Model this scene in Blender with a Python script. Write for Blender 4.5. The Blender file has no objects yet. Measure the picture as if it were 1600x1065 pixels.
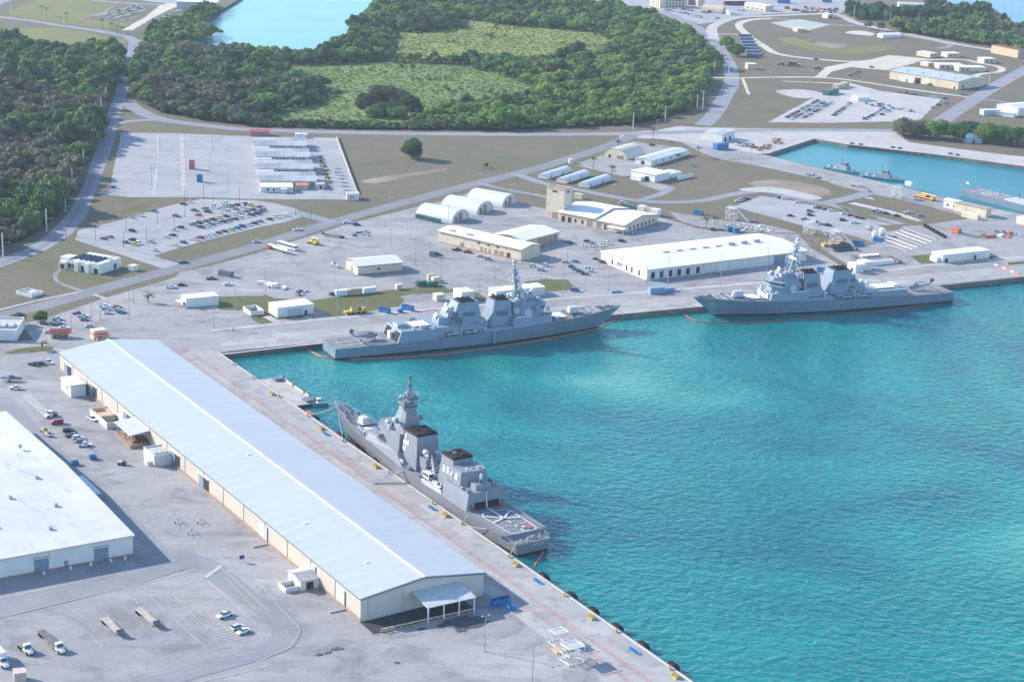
import bpy, bmesh, math, random
from mathutils import Vector, Matrix
from mathutils.geometry import tessellate_polygon
random.seed(7)
scene = bpy.context.scene
COL = scene.collection
R = math.radians

# ---------------------------------------------------------------- camera
CAM_H, PITCH, FPX, ROLL = 257.9, 0.28917, 2920.6, -0.03986
cam_data = bpy.data.cameras.new('camera')
cam_data.sensor_width = 36.0
cam_data.lens = FPX / 1600.0 * 36.0
cam_data.clip_start = 1.0
cam_data.clip_end = 60000.0
cam = bpy.data.objects.new('camera', cam_data)
COL.objects.link(cam)
cam.matrix_world = (Matrix.Translation((0, 0, CAM_H)) @ Matrix.Rotation(math.pi / 2 - PITCH, 4, 'X')
                    @ Matrix.Rotation(-ROLL, 4, 'Z'))
scene.camera = cam

# ---------------------------------------------------------------- sky, sun, exposure
SHADOW_AZ, SUN_EL = R(-21.0), R(27.0)
light_dir = Vector((math.cos(SHADOW_AZ) * math.cos(SUN_EL), math.sin(SHADOW_AZ) * math.cos(SUN_EL), -math.sin(SUN_EL)))
world = bpy.data.worlds.new('World')
scene.world = world
world.use_nodes = True
wn = world.node_tree
sky = wn.nodes.new('ShaderNodeTexSky')
sky.sky_type = 'NISHITA'
sky.sun_disc = False
sky.sun_elevation = SUN_EL
sky.sun_rotation = math.atan2(-light_dir.x, -light_dir.y)
sky.altitude = 200.0
sky.air_density = 1.0
sky.dust_density = 0.3
sky.ozone_density = 3.0
wn.links.new(sky.outputs[0], wn.nodes['Background'].inputs['Color'])
wn.nodes['Background'].inputs['Strength'].default_value = 0.15
sun_data = bpy.data.lights.new('sun', 'SUN')
sun_data.energy = 3.6
sun_data.angle = R(0.55)
sun_data.color = (1.0, 0.90, 0.78)
sun = bpy.data.objects.new('sun', sun_data)
COL.objects.link(sun)
sun.location = (-300, 300, 400)
sun.rotation_euler = light_dir.to_track_quat('-Z', 'Y').to_euler()
vs = scene.view_settings
vs.view_transform = 'Standard'
vs.look = 'None'
vs.exposure = 1.14
vs.gamma = 1.0
scene.cycles.max_bounces = 5
scene.cycles.diffuse_bounces = 2
scene.cycles.glossy_bounces = 2
scene.cycles.transmission_bounces = 3
scene.cycles.volume_bounces = 0
scene.cycles.transparent_max_bounces = 4
scene.cycles.caustics_reflective = False
scene.cycles.caustics_refractive = False

# ---------------------------------------------------------------- photograph pixel -> place on the ground
ZL = 2.5            # height of the land above the water
ZO = ZL + 0.05
_c, _s = math.cos(ROLL), math.sin(ROLL)
_cp, _sp = math.cos(PITCH), math.sin(PITCH)
def P(u, v, z=ZL):
    du, dv = u - 800.0, v - 532.5
    du, dv = _c * du - _s * dv, _s * du + _c * dv
    x, y = du / FPX, -dv / FPX
    den = _sp - y * _cp
    t = (CAM_H - z) / max(den, 0.012)
    return Vector((x * t, (_cp + y * _sp) * t, z))
def proj(p):
    d = Vector((p[0], p[1], p[2] - CAM_H))
    w = d.y * _cp - d.z * _sp
    du, dv = d.x / w * FPX, -(d.y * _sp + d.z * _cp) / w * FPX
    return 800 + _c * du + _s * dv, 532.5 - _s * du + _c * dv
def height(u, v, vt, z=ZL):
    b = P(u, v, z)
    lo, hi = 0.0, 120.0
    for i in range(40):
        m = (lo + hi) / 2
        if proj((b.x, b.y, z + m))[1] > vt: lo = m
        else: hi = m
    return lo
def azim(a, b, z=ZL):
    d = P(*b, z) - P(*a, z)
    return math.atan2(d.y, d.x)

# ---------------------------------------------------------------- materials
MATS = {}
def lin(c):
    return tuple(((x / 12.92) if x <= 0.04045 else ((x + 0.055) / 1.055) ** 2.4) for x in c)
def nodes(name):
    m = bpy.data.materials.new(name)
    m.use_nodes = True
    nt = m.node_tree
    return m, nt, nt.nodes['Principled BSDF']
def ramp(nt, fac, stops):
    r = nt.nodes.new('ShaderNodeValToRGB')
    e = r.color_ramp.elements
    while len(e) < len(stops): e.new(0.5)
    for i, (p, c) in enumerate(stops):
        e[i].position = p
        e[i].color = (c[0], c[1], c[2], 1.0) if not isinstance(c, (int, float)) else (c, c, c, 1.0)
    nt.links.new(fac, r.inputs[0])
    return r.outputs[0]
def noise(nt, scale, detail=3.0, rough=0.55, vec=None, sx=1, sy=1, sz=1, rot=0.0, dist=0.0):
    tc = nt.nodes.new('ShaderNodeTexCoord')
    mp = nt.nodes.new('ShaderNodeMapping')
    mp.inputs['Scale'].default_value = (sx, sy, sz)
    mp.inputs['Rotation'].default_value = (0, 0, rot)
    nt.links.new(tc.outputs['Object'], mp.inputs[0])
    n = nt.nodes.new('ShaderNodeTexNoise')
    n.inputs['Scale'].default_value = scale
    n.inputs['Detail'].default_value = detail
    n.inputs['Roughness'].default_value = rough
    n.inputs['Distortion'].default_value = dist
    nt.links.new(mp.outputs[0], n.inputs['Vector'])
    return n.outputs['Fac']
def mix(nt, fac, a, b, mode='MIX'):
    m = nt.nodes.new('ShaderNodeMix')
    m.data_type = 'RGBA'
    m.blend_type = mode
    if isinstance(fac, (int, float)): m.inputs[0].default_value = fac
    else: nt.links.new(fac, m.inputs[0])
    for k, x in ((6, a), (7, b)):
        if isinstance(x, tuple): m.inputs[k].default_value = (x[0], x[1], x[2], 1)
        else: nt.links.new(x, m.inputs[k])
    return m.outputs[2]
def plain(name, c, rough=0.6, metal=0.0, var=0.12, scale=0.6, spec=0.3):
    """one colour with slight blotches of wear"""
    if name in MATS: return MATS[name]
    m, nt, b = nodes(name)
    if var > 0:
        f = noise(nt, scale, 4)
        d = tuple(x * (1 - var) for x in c); l = tuple(min(1, x * (1 + var * 0.6)) for x in c)
        nt.links.new(ramp(nt, f, [(0.35, d), (0.65, l)]), b.inputs['Base Color'])
    else:
        b.inputs['Base Color'].default_value = (*c, 1)
    b.inputs['Roughness'].default_value = rough
    b.inputs['Metallic'].default_value = metal
    b.inputs['Specular IOR Level'].default_value = spec
    m.diffuse_color = (*c, 1)
    MATS[name] = m
    return m
def blotch(name, cols, scale, cols2=None, scale2=0.05, amt=0.6, fine=None, rough=0.85, stretch=(1, 1, 1), rot=0.0, bump=0.0, worn=0.0):
    """ground-like: ramp over noise, tinted by a second larger noise, plus fine grain"""
    m, nt, b = nodes(name)
    n = len(cols)
    c = ramp(nt, noise(nt, scale, 6, 0.62, sx=stretch[0], sy=stretch[1], rot=rot), [(0.3 + 0.4 * i / (n - 1), x) for i, x in enumerate(cols)])
    if cols2:
        n2 = len(cols2)
        c2 = ramp(nt, noise(nt, scale2, 5, 0.6, dist=0.6), [(0.32 + 0.36 * i / (n2 - 1), x) for i, x in enumerate(cols2)])
        c = mix(nt, amt, c, c2)
    if worn:
        s1 = ramp(nt, noise(nt, 0.042, 7, 0.68, dist=1.4), [(0.50, 0.0), (0.68, worn)])
        c = mix(nt, s1, c, tuple(x * 0.62 for x in cols[0]))
        s2 = ramp(nt, noise(nt, 0.05, 6, 0.65, sx=0.22, sy=1.0, rot=R(58), dist=0.5), [(0.54, 0.0), (0.70, worn)])
        c = mix(nt, s2, c, tuple(min(1, x * 1.2) for x in cols[-1]))
        s3 = ramp(nt, noise(nt, 0.11, 5, 0.7, sx=0.10, sy=1.0, rot=R(-33), dist=0.3), [(0.56, 0.0), (0.72, worn * 0.8)])
        c = mix(nt, s3, c, tuple(x * 0.68 for x in cols[0]))
        tc = nt.nodes.new('ShaderNodeTexCoord'); mp = nt.nodes.new('ShaderNodeMapping'); mp.inputs['Rotation'].default_value = (0, 0, R(-32.3))
        nt.links.new(tc.outputs['Object'], mp.inputs[0])
        bk = nt.nodes.new('ShaderNodeTexBrick'); bk.offset = 0.0
        for k, v in (('Scale', 1.0), ('Mortar Size', 0.09), ('Brick Width', 9.0), ('Row Height', 7.5), ('Bias', 0.0), ('Mortar Smooth', 0.3)): bk.inputs[k].default_value = v
        bk.inputs['Color1'].default_value = (0.94, 0.94, 0.94, 1); bk.inputs['Color2'].default_value = (1.04, 1.04, 1.04, 1); bk.inputs['Mortar'].default_value = (0.80, 0.80, 0.80, 1)
        nt.links.new(mp.outputs[0], bk.inputs['Vector'])
        c = mix(nt, 0.75, c, bk.outputs['Color'], 'MULTIPLY')
    if fine:
        f = ramp(nt, noise(nt, fine[0], 3, 0.6), [(0.3, 1 - fine[1]), (0.7, 1.0)])
        c = mix(nt, 1.0, c, f, 'MULTIPLY')
    nt.links.new(c, b.inputs['Base Color'])
    b.inputs['Roughness'].default_value = rough
    b.inputs['Specular IOR Level'].default_value = 0.15
    if bump:
        bp = nt.nodes.new('ShaderNodeBump')
        bp.inputs['Strength'].default_value = bump
        bp.inputs['Distance'].default_value = 0.5
        nt.links.new(noise(nt, 0.9, 4), bp.inputs['Height'])
        nt.links.new(bp.outputs[0], b.inputs['Normal'])
    MATS[name] = m
    return m

# ---------------------------------------------------------------- objects
def link(o, parent=None):
    COL.objects.link(o)
    if parent: o.parent = parent
    return o
def tag(o, label=None, cat=None, group=None, kind=None):
    if label: o['label'] = label
    if cat: o['category'] = cat
    if group: o['group'] = group
    if kind: o['kind'] = kind
    return o
def thing(name, label, cat, loc, rz=0.0, group=None):
    o = bpy.data.objects.new(name, None)
    o.empty_display_size = 0.5
    link(o)
    o.location = loc
    o.rotation_euler = (0, 0, rz)
    return tag(o, label, cat, group)
class MB:
    """collects shapes, then becomes one mesh object"""
    def __init__(s): s.v, s.f, s.m = [], [], []
    def add(s, vs, fs, mi=0):
        k = len(s.v)
        s.v += [tuple(x) for x in vs]
        s.f += [tuple(i + k for i in f) for f in fs]
        s.m += [mi] * len(fs)
        return s
    def box(s, x0, x1, y0, y1, z0, z1, mi=0):
        return s.add([(x0, y0, z0), (x1, y0, z0), (x1, y1, z0), (x0, y1, z0), (x0, y0, z1), (x1, y0, z1), (x1, y1, z1), (x0, y1, z1)],
                     [(0, 3, 2, 1), (4, 5, 6, 7), (0, 1, 5, 4), (1, 2, 6, 5), (2, 3, 7, 6), (3, 0, 4, 7)], mi)
    def hexa(s, a, b, mi=0):
        """a: four points below, b: four above, both counter-clockwise"""
        return s.add(list(a) + list(b), [(0, 3, 2, 1), (4, 5, 6, 7), (0, 1, 5, 4), (1, 2, 6, 5), (2, 3, 7, 6), (3, 0, 4, 7)], mi)
    def frus(s, x0, x1, w, z0, z1, fi=0, ri=0, si=0, mi=0, yc=0.0, w0=None):
        """block from x0 to x1, half-width w; the top is drawn in by fi (front), ri (rear), si (sides)"""
        a = [(x0, yc - w, z0), (x1, yc - w, z0), (x1, yc + w, z0), (x0, yc + w, z0)]
        t = [(x0 + ri, yc - w + si, z1), (x1 - fi, yc - w + si, z1), (x1 - fi, yc + w - si, z1), (x0 + ri, yc + w - si, z1)]
        return s.hexa(a, t, mi)
    def prism(s, pts, z0, z1, mi=0, scale_top=1.0, ctr=None):
        n = len(pts)
        if ctr is None: ctr = (sum(p[0] for p in pts) / n, sum(p[1] for p in pts) / n)
        lo = [(p[0], p[1], z0) for p in pts]
        hi = [(ctr[0] + (p[0] - ctr[0]) * scale_top, ctr[1] + (p[1] - ctr[1]) * scale_top, z1) for p in pts]
        return s.add(lo + hi, [tuple(range(n))[::-1], tuple(range(n, 2 * n))] + [(i, (i + 1) % n, n + (i + 1) % n, n + i) for i in range(n)], mi)
    def tube(s, a, b, r0, r1=None, n=6, mi=0):
        a, b = Vector(a), Vector(b)
        r1 = r0 if r1 is None else r1
        d = (b - a)
        if d.length < 1e-6: return s
        q = d.to_track_quat('Z', 'Y')
        ring = [q @ Vector((math.cos(2 * math.pi * i / n), math.sin(2 * math.pi * i / n), 0)) for i in range(n)]
        return s.add([a + r0 * x for x in ring] + [b + r1 * x for x in ring],
                     [tuple(range(n))[::-1], tuple(range(n, 2 * n))] + [(i, (i + 1) % n, n + (i + 1) % n, n + i) for i in range(n)], mi)
    def path(s, pts, r, n=5, mi=0):
        for a, b in zip(pts, pts[1:]): s.tube(a, b, r, r, n, mi)
        return s
    def ball(s, c, r, n=10, m=6, mi=0, sz=1.0):
        vs, fs = [], []
        for j in range(m + 1):
            th = math.pi * j / m
            for i in range(n):
                ph = 2 * math.pi * i / n
                vs.append((c[0] + r * math.sin(th) * math.cos(ph), c[1] + r * math.sin(th) * math.sin(ph), c[2] + r * sz * math.cos(th)))
        for j in range(m):
            for i in range(n):
                fs.append((j * n + i, (j + 1) * n + i, (j + 1) * n + (i + 1) % n, j * n + (i + 1) % n))
        return s.add(vs, fs, mi)
    def disc(s, c, nrm, r, th=0.1, n=8, mi=0):
        c, d = Vector(c), Vector(nrm).normalized()
        return s.tube(c - d * th / 2, c + d * th / 2, r, r, n, mi)
    def build(s, name, mats, parent=None, smooth=False, loc=None, rz=0.0):
        me = bpy.data.meshes.new(name)
        me.from_pydata(s.v, [], s.f)
        if not isinstance(mats, (list, tuple)): mats = [mats]
        for m in mats: me.materials.append(m)
        if len(mats) > 1: me.polygons.foreach_set('material_index', s.m)
        if smooth: me.polygons.foreach_set('use_smooth', [True] * len(s.f))
        me.update()
        o = bpy.data.objects.new(name, me)
        link(o, parent)
        if loc is not None: o.location = loc
        if rz: o.rotation_euler = (0, 0, rz)
        return o
def copy_tree(o, parent=None):
    c = o.copy()
    link(c, parent)
    for ch in o.children:
        copy_tree(ch, c)
    return c
ORD = ['', 'first', 'second', 'third', 'fourth', 'fifth', 'sixth', 'seventh', 'eighth', 'ninth', 'tenth', 'eleventh', 'twelfth', 'thirteenth', 'fourteenth',
       'fifteenth', 'sixteenth', 'seventeenth', 'eighteenth', 'nineteenth', 'twentieth', 'twenty-first', 'twenty-second', 'twenty-third', 'twenty-fourth',
       'twenty-fifth', 'twenty-sixth', 'twenty-seventh', 'twenty-eighth', 'twenty-ninth', 'thirtieth', 'thirty-first', 'thirty-second', 'thirty-third',
       'thirty-fourth', 'thirty-fifth', 'thirty-sixth', 'thirty-seventh', 'thirty-eighth', 'thirty-ninth', 'fortieth']
# ================================================================ materials of the setting
M_GRASS = blotch('dry_grass', [(0.145, 0.130, 0.092), (0.205, 0.178, 0.130), (0.178, 0.172, 0.102)], 0.035,
                 [(0.20, 0.155, 0.115), (0.165, 0.145, 0.10), (0.12, 0.14, 0.055)], 0.012, 0.55, fine=(0.5, 0.25), bump=0.4)
M_VERGE = blotch('green_verge', [(0.10, 0.11, 0.05), (0.13, 0.155, 0.05), (0.17, 0.15, 0.085)], 0.09, [(0.10, 0.13, 0.04), (0.17, 0.14, 0.09)], 0.02, 0.4, fine=(0.6, 0.25), bump=0.4)
M_CONC = blotch('concrete_yard', [(0.285, 0.28, 0.29), (0.345, 0.34, 0.34), (0.39, 0.385, 0.375)], 0.03,
                [(0.255, 0.26, 0.285), (0.335, 0.33, 0.335), (0.41, 0.40, 0.385)], 0.009, 0.5, fine=(0.7, 0.14), worn=0.75)
M_LOT = blotch('parking_concrete', [(0.32, 0.32, 0.33), (0.37, 0.37, 0.375), (0.40, 0.395, 0.395)], 0.05, [(0.33, 0.335, 0.36), (0.42, 0.42, 0.44)], 0.012, 0.5, fine=(0.8, 0.12), worn=0.4)
M_PALE = blotch('pale_concrete', [(0.42, 0.41, 0.40), (0.50, 0.48, 0.46), (0.54, 0.52, 0.50)], 0.06, [(0.40, 0.39, 0.39), (0.52, 0.50, 0.48)], 0.02, 0.5, fine=(0.8, 0.14), worn=0.45)
M_SAND = blotch('coral_sand', [(0.50, 0.45, 0.36), (0.60, 0.55, 0.46), (0.66, 0.61, 0.53)], 0.08, [(0.48, 0.43, 0.35), (0.62, 0.58, 0.50)], 0.02, 0.5, fine=(0.8, 0.15))
M_ROAD = blotch('worn_asphalt', [(0.225, 0.235, 0.27), (0.285, 0.295, 0.33), (0.33, 0.335, 0.36)], 0.06, [(0.22, 0.23, 0.27), (0.32, 0.325, 0.35)], 0.015, 0.5, fine=(0.8, 0.12))
M_DARKROAD = blotch('grey_asphalt', [(0.185, 0.19, 0.21), (0.235, 0.24, 0.26), (0.27, 0.275, 0.29)], 0.05, [(0.19, 0.195, 0.215), (0.27, 0.27, 0.28)], 0.015, 0.5, fine=(0.8, 0.12))
M_DIRT = blotch('bare_earth', [(0.22, 0.18, 0.13), (0.30, 0.24, 0.18), (0.36, 0.31, 0.25)], 0.06, [(0.20, 0.17, 0.13), (0.38, 0.34, 0.29)], 0.025, 0.5, fine=(0.7, 0.2))
M_RUBBLE = blotch('rubble', [(0.22, 0.21, 0.21), (0.34, 0.33, 0.34), (0.46, 0.44, 0.43)], 0.22, [(0.22, 0.215, 0.21), (0.42, 0.41, 0.41)], 0.05, 0.5, fine=(0.9, 0.3))
M_MARSH = blotch('marsh_grass', [(0.21, 0.265, 0.08), (0.27, 0.32, 0.10), (0.34, 0.37, 0.125)], 0.05, [(0.18, 0.25, 0.072), (0.26, 0.31, 0.10), (0.38, 0.40, 0.135)], 0.010, 0.6, fine=(0.35, 0.25), bump=0.5, stretch=(0.35, 1, 1))
M_MARSH2 = blotch('green_marsh_grass', [(0.15, 0.235, 0.07), (0.20, 0.285, 0.088), (0.25, 0.325, 0.11)], 0.05, [(0.13, 0.205, 0.062), (0.185, 0.25, 0.085), (0.26, 0.30, 0.115)], 0.010, 0.6, fine=(0.35, 0.25), bump=0.5, stretch=(0.35, 1, 1))
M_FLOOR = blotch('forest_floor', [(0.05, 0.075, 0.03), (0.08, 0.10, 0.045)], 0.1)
M_SEAWALL = blotch('seawall_concrete', [(0.10, 0.095, 0.09), (0.19, 0.18, 0.17), (0.27, 0.26, 0.25)], 0.25, [(0.10, 0.09, 0.085), (0.24, 0.22, 0.2)], 0.08, 0.5)
M_WHITE = plain('road_paint_white', (0.56, 0.56, 0.56), 0.7, var=0.2, scale=0.5)
M_YELLOW = plain('road_paint_yellow', (0.62, 0.47, 0.22), 0.7, var=0.2, scale=0.5)
M_RED = plain('faded_red_paint', (0.50, 0.16, 0.17), 0.7, var=0.2, scale=0.4)

def water_material():
    m, nt, b = nodes('harbour_water')
    big = ramp(nt, noise(nt, 0.0052, 5, 0.55, dist=1.2), [(0.36, (0.001, 0.122, 0.158)), (0.47, (0.003, 0.180, 0.190)), (0.57, (0.010, 0.232, 0.222)), (0.66, (0.045, 0.285, 0.255)), (0.78, (0.15, 0.355, 0.32))])
    tint = ramp(nt, noise(nt, 0.028, 4, 0.6, sx=0.5, rot=R(20)), [(0.35, 0.85), (0.65, 1.05)])
    c = mix(nt, 1.0, big, tint, 'MULTIPLY')
    nt.links.new(c, b.inputs['Base Color'])
    b.inputs['Roughness'].default_value = 0.16
    b.subsurface_method = 'BURLEY'
    b.inputs['Subsurface Weight'].default_value = 0.5
    b.inputs['Subsurface Radius'].default_value = (0.5, 1.0, 1.0)
    b.inputs['Subsurface Scale'].default_value = 14.0
    b.inputs['IOR'].default_value = 1.33
    b.inputs['Specular IOR Level'].default_value = 0.36
    w1 = noise(nt, 0.30, 1.5, 0.5, sx=0.9, sy=1.0, rot=R(12), dist=0.5)
    w2 = noise(nt, 0.75, 2, 0.5, sx=0.9, sy=1.0, rot=R(-14), dist=0.3)
    a = nt.nodes.new('ShaderNodeMath'); a.operation = 'MULTIPLY_ADD'
    nt.links.new(w2, a.inputs[0]); a.inputs[1].default_value = 0.25; nt.links.new(w1, a.inputs[2])
    bp = nt.nodes.new('ShaderNodeBump')
    bp.inputs['Strength'].default_value = 1.0
    bp.inputs['Distance'].default_value = 1.1
    nt.links.new(a.outputs[0], bp.inputs['Height'])
    nt.links.new(bp.outputs[0], b.inputs['Normal'])
    MATS['water'] = m
    return m
M_WATER = water_material()
def lagoon_material(name, c1, c2):
    m, nt, b = nodes(name)
    nt.links.new(ramp(nt, noise(nt, 0.004, 4, 0.5), [(0.35, c1), (0.65, c2)]), b.inputs['Base Color'])
    b.inputs['Roughness'].default_value = 0.25
    b.inputs['IOR'].default_value = 1.33
    b.inputs['Specular IOR Level'].default_value = 0.3
    bp = nt.nodes.new('ShaderNodeBump'); bp.inputs['Strength'].default_value = 0.5; bp.inputs['Distance'].default_value = 0.6
    nt.links.new(noise(nt, 0.25, 3), bp.inputs['Height'])
    nt.links.new(bp.outputs[0], b.inputs['Normal'])
    return m
M_LAGOON = lagoon_material('lagoon_water', (0.085, 0.345, 0.335), (0.14, 0.41, 0.39))
M_BASIN = lagoon_material('basin_water', (0.008, 0.165, 0.205), (0.018, 0.205, 0.245))
M_SEA = lagoon_material('open_sea', (0.04, 0.20, 0.32), (0.06, 0.24, 0.35))

# ================================================================ sheets on the ground
_layer = [0]
def smooth_loop(pts, closed=True, k=4):
    out, n = [], len(pts)
    for i in range(n if closed else n - 1):
        p0, p1, p2, p3 = (pts[(i - 1) % n], pts[i], pts[(i + 1) % n], pts[(i + 2) % n]) if closed else (pts[max(i - 1, 0)], pts[i], pts[i + 1], pts[min(i + 2, n - 1)])
        for j in range(k):
            t = j / k
            out.append(0.5 * ((2 * p1) + (p2 - p0) * t + (2 * p0 - 5 * p1 + 4 * p2 - p3) * t * t + (3 * p1 - p0 - 3 * p2 + p3) * t ** 3))
    if not closed: out.append(pts[-1])
    return out
def flat(name, pts, m, z=None, smooth=0, kind='structure'):
    """one sheet from ground points"""
    if z is None:
        _layer[0] += 1
        z = ZL + 0.004 * _layer[0] * 0.25 + 0.004
    if smooth: pts = smooth_loop([Vector((p.x, p.y, 0)) for p in pts], True, smooth)
    vs = [Vector((p.x, p.y, z)) for p in pts]
    tris = tessellate_polygon([vs])
    me = bpy.data.meshes.new(name)
    fs = []
    for t in tris:
        a, b, c = (vs[i] for i in t)
        fs.append(t if (b - a).cross(c - a).z > 0 else (t[0], t[2], t[1]))
    me.from_pydata([tuple(v) for v in vs], [], fs)
    me.materials.append(m)
    o = bpy.data.objects.new(name, me)
    link(o)
    o['kind'] = kind
    return o
def ragged(pts, amp, step=3.0):
    out = []
    for a, b in zip(pts, pts[1:] + pts[:1]):
        n = max(1, int((b - a).length / step)); d = (b - a).normalized()
        for i in range(n):
            p = a.lerp(b, i / n); k = amp * (random.random() - .5) * 2
            out.append(Vector((p.x - d.y * k, p.y + d.x * k, 0)))
    return out
RAGGED = {'dry_grass': .9, 'green_verge': .7, 'fresh_grass': 2.0, 'bare_earth': 1.2, 'rubble': 1.2, 'coral_sand': .9, 'parking_concrete': .3, 'pale_concrete': .6}
def sheet(name, px, m, z=None, smooth=0):
    pts = [Vector((P(*p).x, P(*p).y, 0)) for p in px]
    amp = RAGGED.get(m.name, 0)
    if amp:
        if smooth: pts = smooth_loop(pts, True, smooth)
        return flat(name, ragged(pts, amp), m, z, 0)
    return flat(name, pts, m, z, smooth)
def strip(name, px, width, m, z=None, k=5, world=False):
    """a road or line of even width along a course"""
    pts = px if world else [P(*p) for p in px]
    pts = [Vector((p.x, p.y, 0)) for p in pts]
    if k > 1 and len(pts) > 2: pts = smooth_loop(pts, False, k)
    L, Rr = [], []
    jag = {'coral_sand': .5, 'pale_concrete': .3}.get(m.name, 0) if width > 3 else 0
    for i, p in enumerate(pts):
        d = (pts[min(i + 1, len(pts) - 1)] - pts[max(i - 1, 0)]).normalized()
        n = Vector((-d.y, d.x, 0)) * (width / 2 + random.uniform(-jag, jag))
        L.append(p + n); Rr.append(p - n)
    if z is None:
        _layer[0] += 1
        z = ZL + 0.001 * _layer[0] + 0.004
    n = len(pts)
    me = bpy.data.meshes.new(name)
    me.from_pydata([(p.x, p.y, z) for p in L + Rr], [], [(n + i, n + i + 1, i + 1, i) for i in range(n - 1)])
    me.materials.append(m)
    o = bpy.data.objects.new(name, me)
    link(o)
    o['kind'] = 'structure'
    return o

# ---- water and land
far = 9000
flat('harbour_water', [Vector((-far, -3500, 0)), Vector((far, -3500, 0)), Vector((far, far, 0)), Vector((-far, far, 0))], M_WATER, 0.0)
# quay lines
QA = [(343, 551), (504, 533), (958, 491.5), (1060, 482.5), (1482, 444.5), (1600, 432.5)]          # far quay, left to right
qa0, qa1 = P(343, 551), P(1600, 432.5)
qd = (qa1 - qa0).normalized()
QB0, QB1 = P(343, 551), P(1083, 1065)                                                              # near pier edge
pd = (QB1 - QB0).normalized()
pn = Vector((-pd.y, pd.x, 0))                                                                      # towards the water
land = []
land += [QB1 + pd * 900, QB0]
land += [P(*p) for p in QA[1:]] + [qa1 + qd * 1500]
land += [qa1 + qd * 1500 + Vector((0, 60, 0))]
BN = [(1188, 240), (1276, 262), (1388, 287), (1510, 317), (1600, 335)]                             # basin, near side
BF = [(1272, 217), (1325, 226), (1400, 234), (1482, 244), (1600, 260)]                             # basin, far side
bn = [P(*p) for p in BN]; bf = [P(*p) for p in BF]
land += [bn[-1] + (bn[-1] - bn[0]).normalized() * 700] + bn[::-1] + [P(1200, 240)] + bf + [bf[-1] + (bf[-1] - bf[0]).normalized() * 1500]
land += [P(*p) for p in [(1900, 60), (1640, 47), (1590, 40), (1566, 24), (1552, 12), (1535, 15), (1490, 13), (1478, 2), (1474, -12), (1470, -120)]]
land += [P(*p) for p in [(985, -120), (965, -6), (946, 1.5), (870, 1), (780, 0.5), (640, -4), (600, -3), (590, 2), (562, 28), (545, 45), (540, 68), (492, 83), (400, 79), (310, 74), (262, 64), (290, 47), (318, 37), (352, 13), (380, -5), (400, -120)]]
land += [P(-900, -120), Vector((-2500, 1200, 0)), Vector((-2500, -1500, 0)), Vector((QB1.x + pd.x * 900 - 3, -1500, 0))]
# dry grassland
flat('ground', land, M_GRASS, ZL)
def water_patch(name, px, m):
    flat(name, [P(*p, 0.02) for p in px], m, 0.02)
# quay faces: a real wall down into the water
def quay_wall(name, pts, m, th=2.0):
    b = MB()
    for a, c in zip(pts, pts[1:]):
        d = (c - a).normalized(); n = Vector((d.y, -d.x, 0))
        b.hexa([(a.x, a.y, -6), (a.x + n.x * .35, a.y + n.y * .35, -6), (c.x + n.x * .35, c.y + n.y * .35, -6), (c.x, c.y, -6)],
               [(a.x, a.y, ZL + .12), (a.x + n.x * .35, a.y + n.y * .35, ZL + .12), (c.x + n.x * .35, c.y + n.y * .35, ZL + .12), (c.x, c.y, ZL + .12)])
    o = b.build(name, m)
    o['kind'] = 'structure'
    return o
quay_wall('quay_wall', [QB0] + [P(*p) for p in QA[1:]] + [qa1 + qd * 1500], M_SEAWALL)
quay_wall('quay_wall', [QB1 + pd * 900, QB0], M_SEAWALL)
quay_wall('basin_wall', [P(1200, 240)] + bf + [bf[-1] + (bf[-1] - bf[0]).normalized() * 1500], M_SEAWALL)
quay_wall('basin_wall', [bn[-1] + (bn[-1] - bn[0]).normalized() * 700] + bn[::-1] + [P(1200, 240)], M_SEAWALL)
# shallow lagoon, basin and open sea lie in the same water, each with its own bottom colour
flat('lagoon_water', [P(*p, 0) for p in [(200, 90), (640, 90), (640, 30), (960, 20), (985, -125), (396, -125), (230, 30)]], M_LAGOON, 0.015)
flat('basin_water', [P(*p, 0) for p in [(1170, 246), (1272, 210), (1700, 265)]] + [P(1700, 300, 0) + Vector((700, 0, 0)), P(1650, 352, 0)], M_BASIN, 0.015)
flat('open_sea', [P(*p, 0) for p in [(1440, 50), (1440, -130), (2400, -130), (2400, 62), (1700, 62)]], M_SEA, 0.015)

# ---- pavements
def loc(*a): return list(a)
sheet('concrete_yard', [(-120, 548), (-20, 536), (20, 534), (52, 531), (34, 506), (75, 496), (162, 466), (272, 434), (282, 425), (330, 415), (400, 396), (480, 370), (522, 357), (545, 349), (580, 341), (640, 326),
    (690, 314), (720, 305), (738, 300), (775, 305), (809, 317), (840, 324), (880, 330), (960, 330), (1025, 338), (1065, 349), (1090, 357), (1150, 364), (1248, 366), (1268, 388), (1330, 424), (1365, 426), (1400, 420), (1640, 400), (1700, 394),
    (1700, 423), (1600, 432.5), (1482, 444.5), (1060, 482.5), (958, 491.5), (504, 533), (343, 551), (1083, 1065), (1160, 1118), (-400, 1118), (-400, 700)], M_CONC)
sheet('concrete_yard', [(1440, 352), (1515, 341), (1560, 336), (1700, 360), (1700, 396), (1640, 402), (1400, 422), (1365, 428), (1330, 417), (1282, 387), (1320, 376), (1345, 371), (1380, 362), (1415, 353)], M_CONC)
sheet('concrete_yard', [(1060, 220), (1120, 230), (1188, 240), (1276, 262), (1388, 287), (1510, 317), (1600, 335), (1660, 349), (1660, 372), (1560, 340), (1515, 342), (1487, 332), (1425, 316), (1362, 303), (1320, 293), (1280, 280), (1217, 266), (1172, 257), (1130, 250), (1097, 239)], M_CONC)
sheet('parking_lot', [(190, 207), (265, 208), (390, 213), (525, 215.5), (545, 266), (558, 312), (400, 311), (312, 308), (200, 308), (150, 302), (160, 296), (186, 300), (172, 296), (177, 266)], M_LOT)
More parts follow.
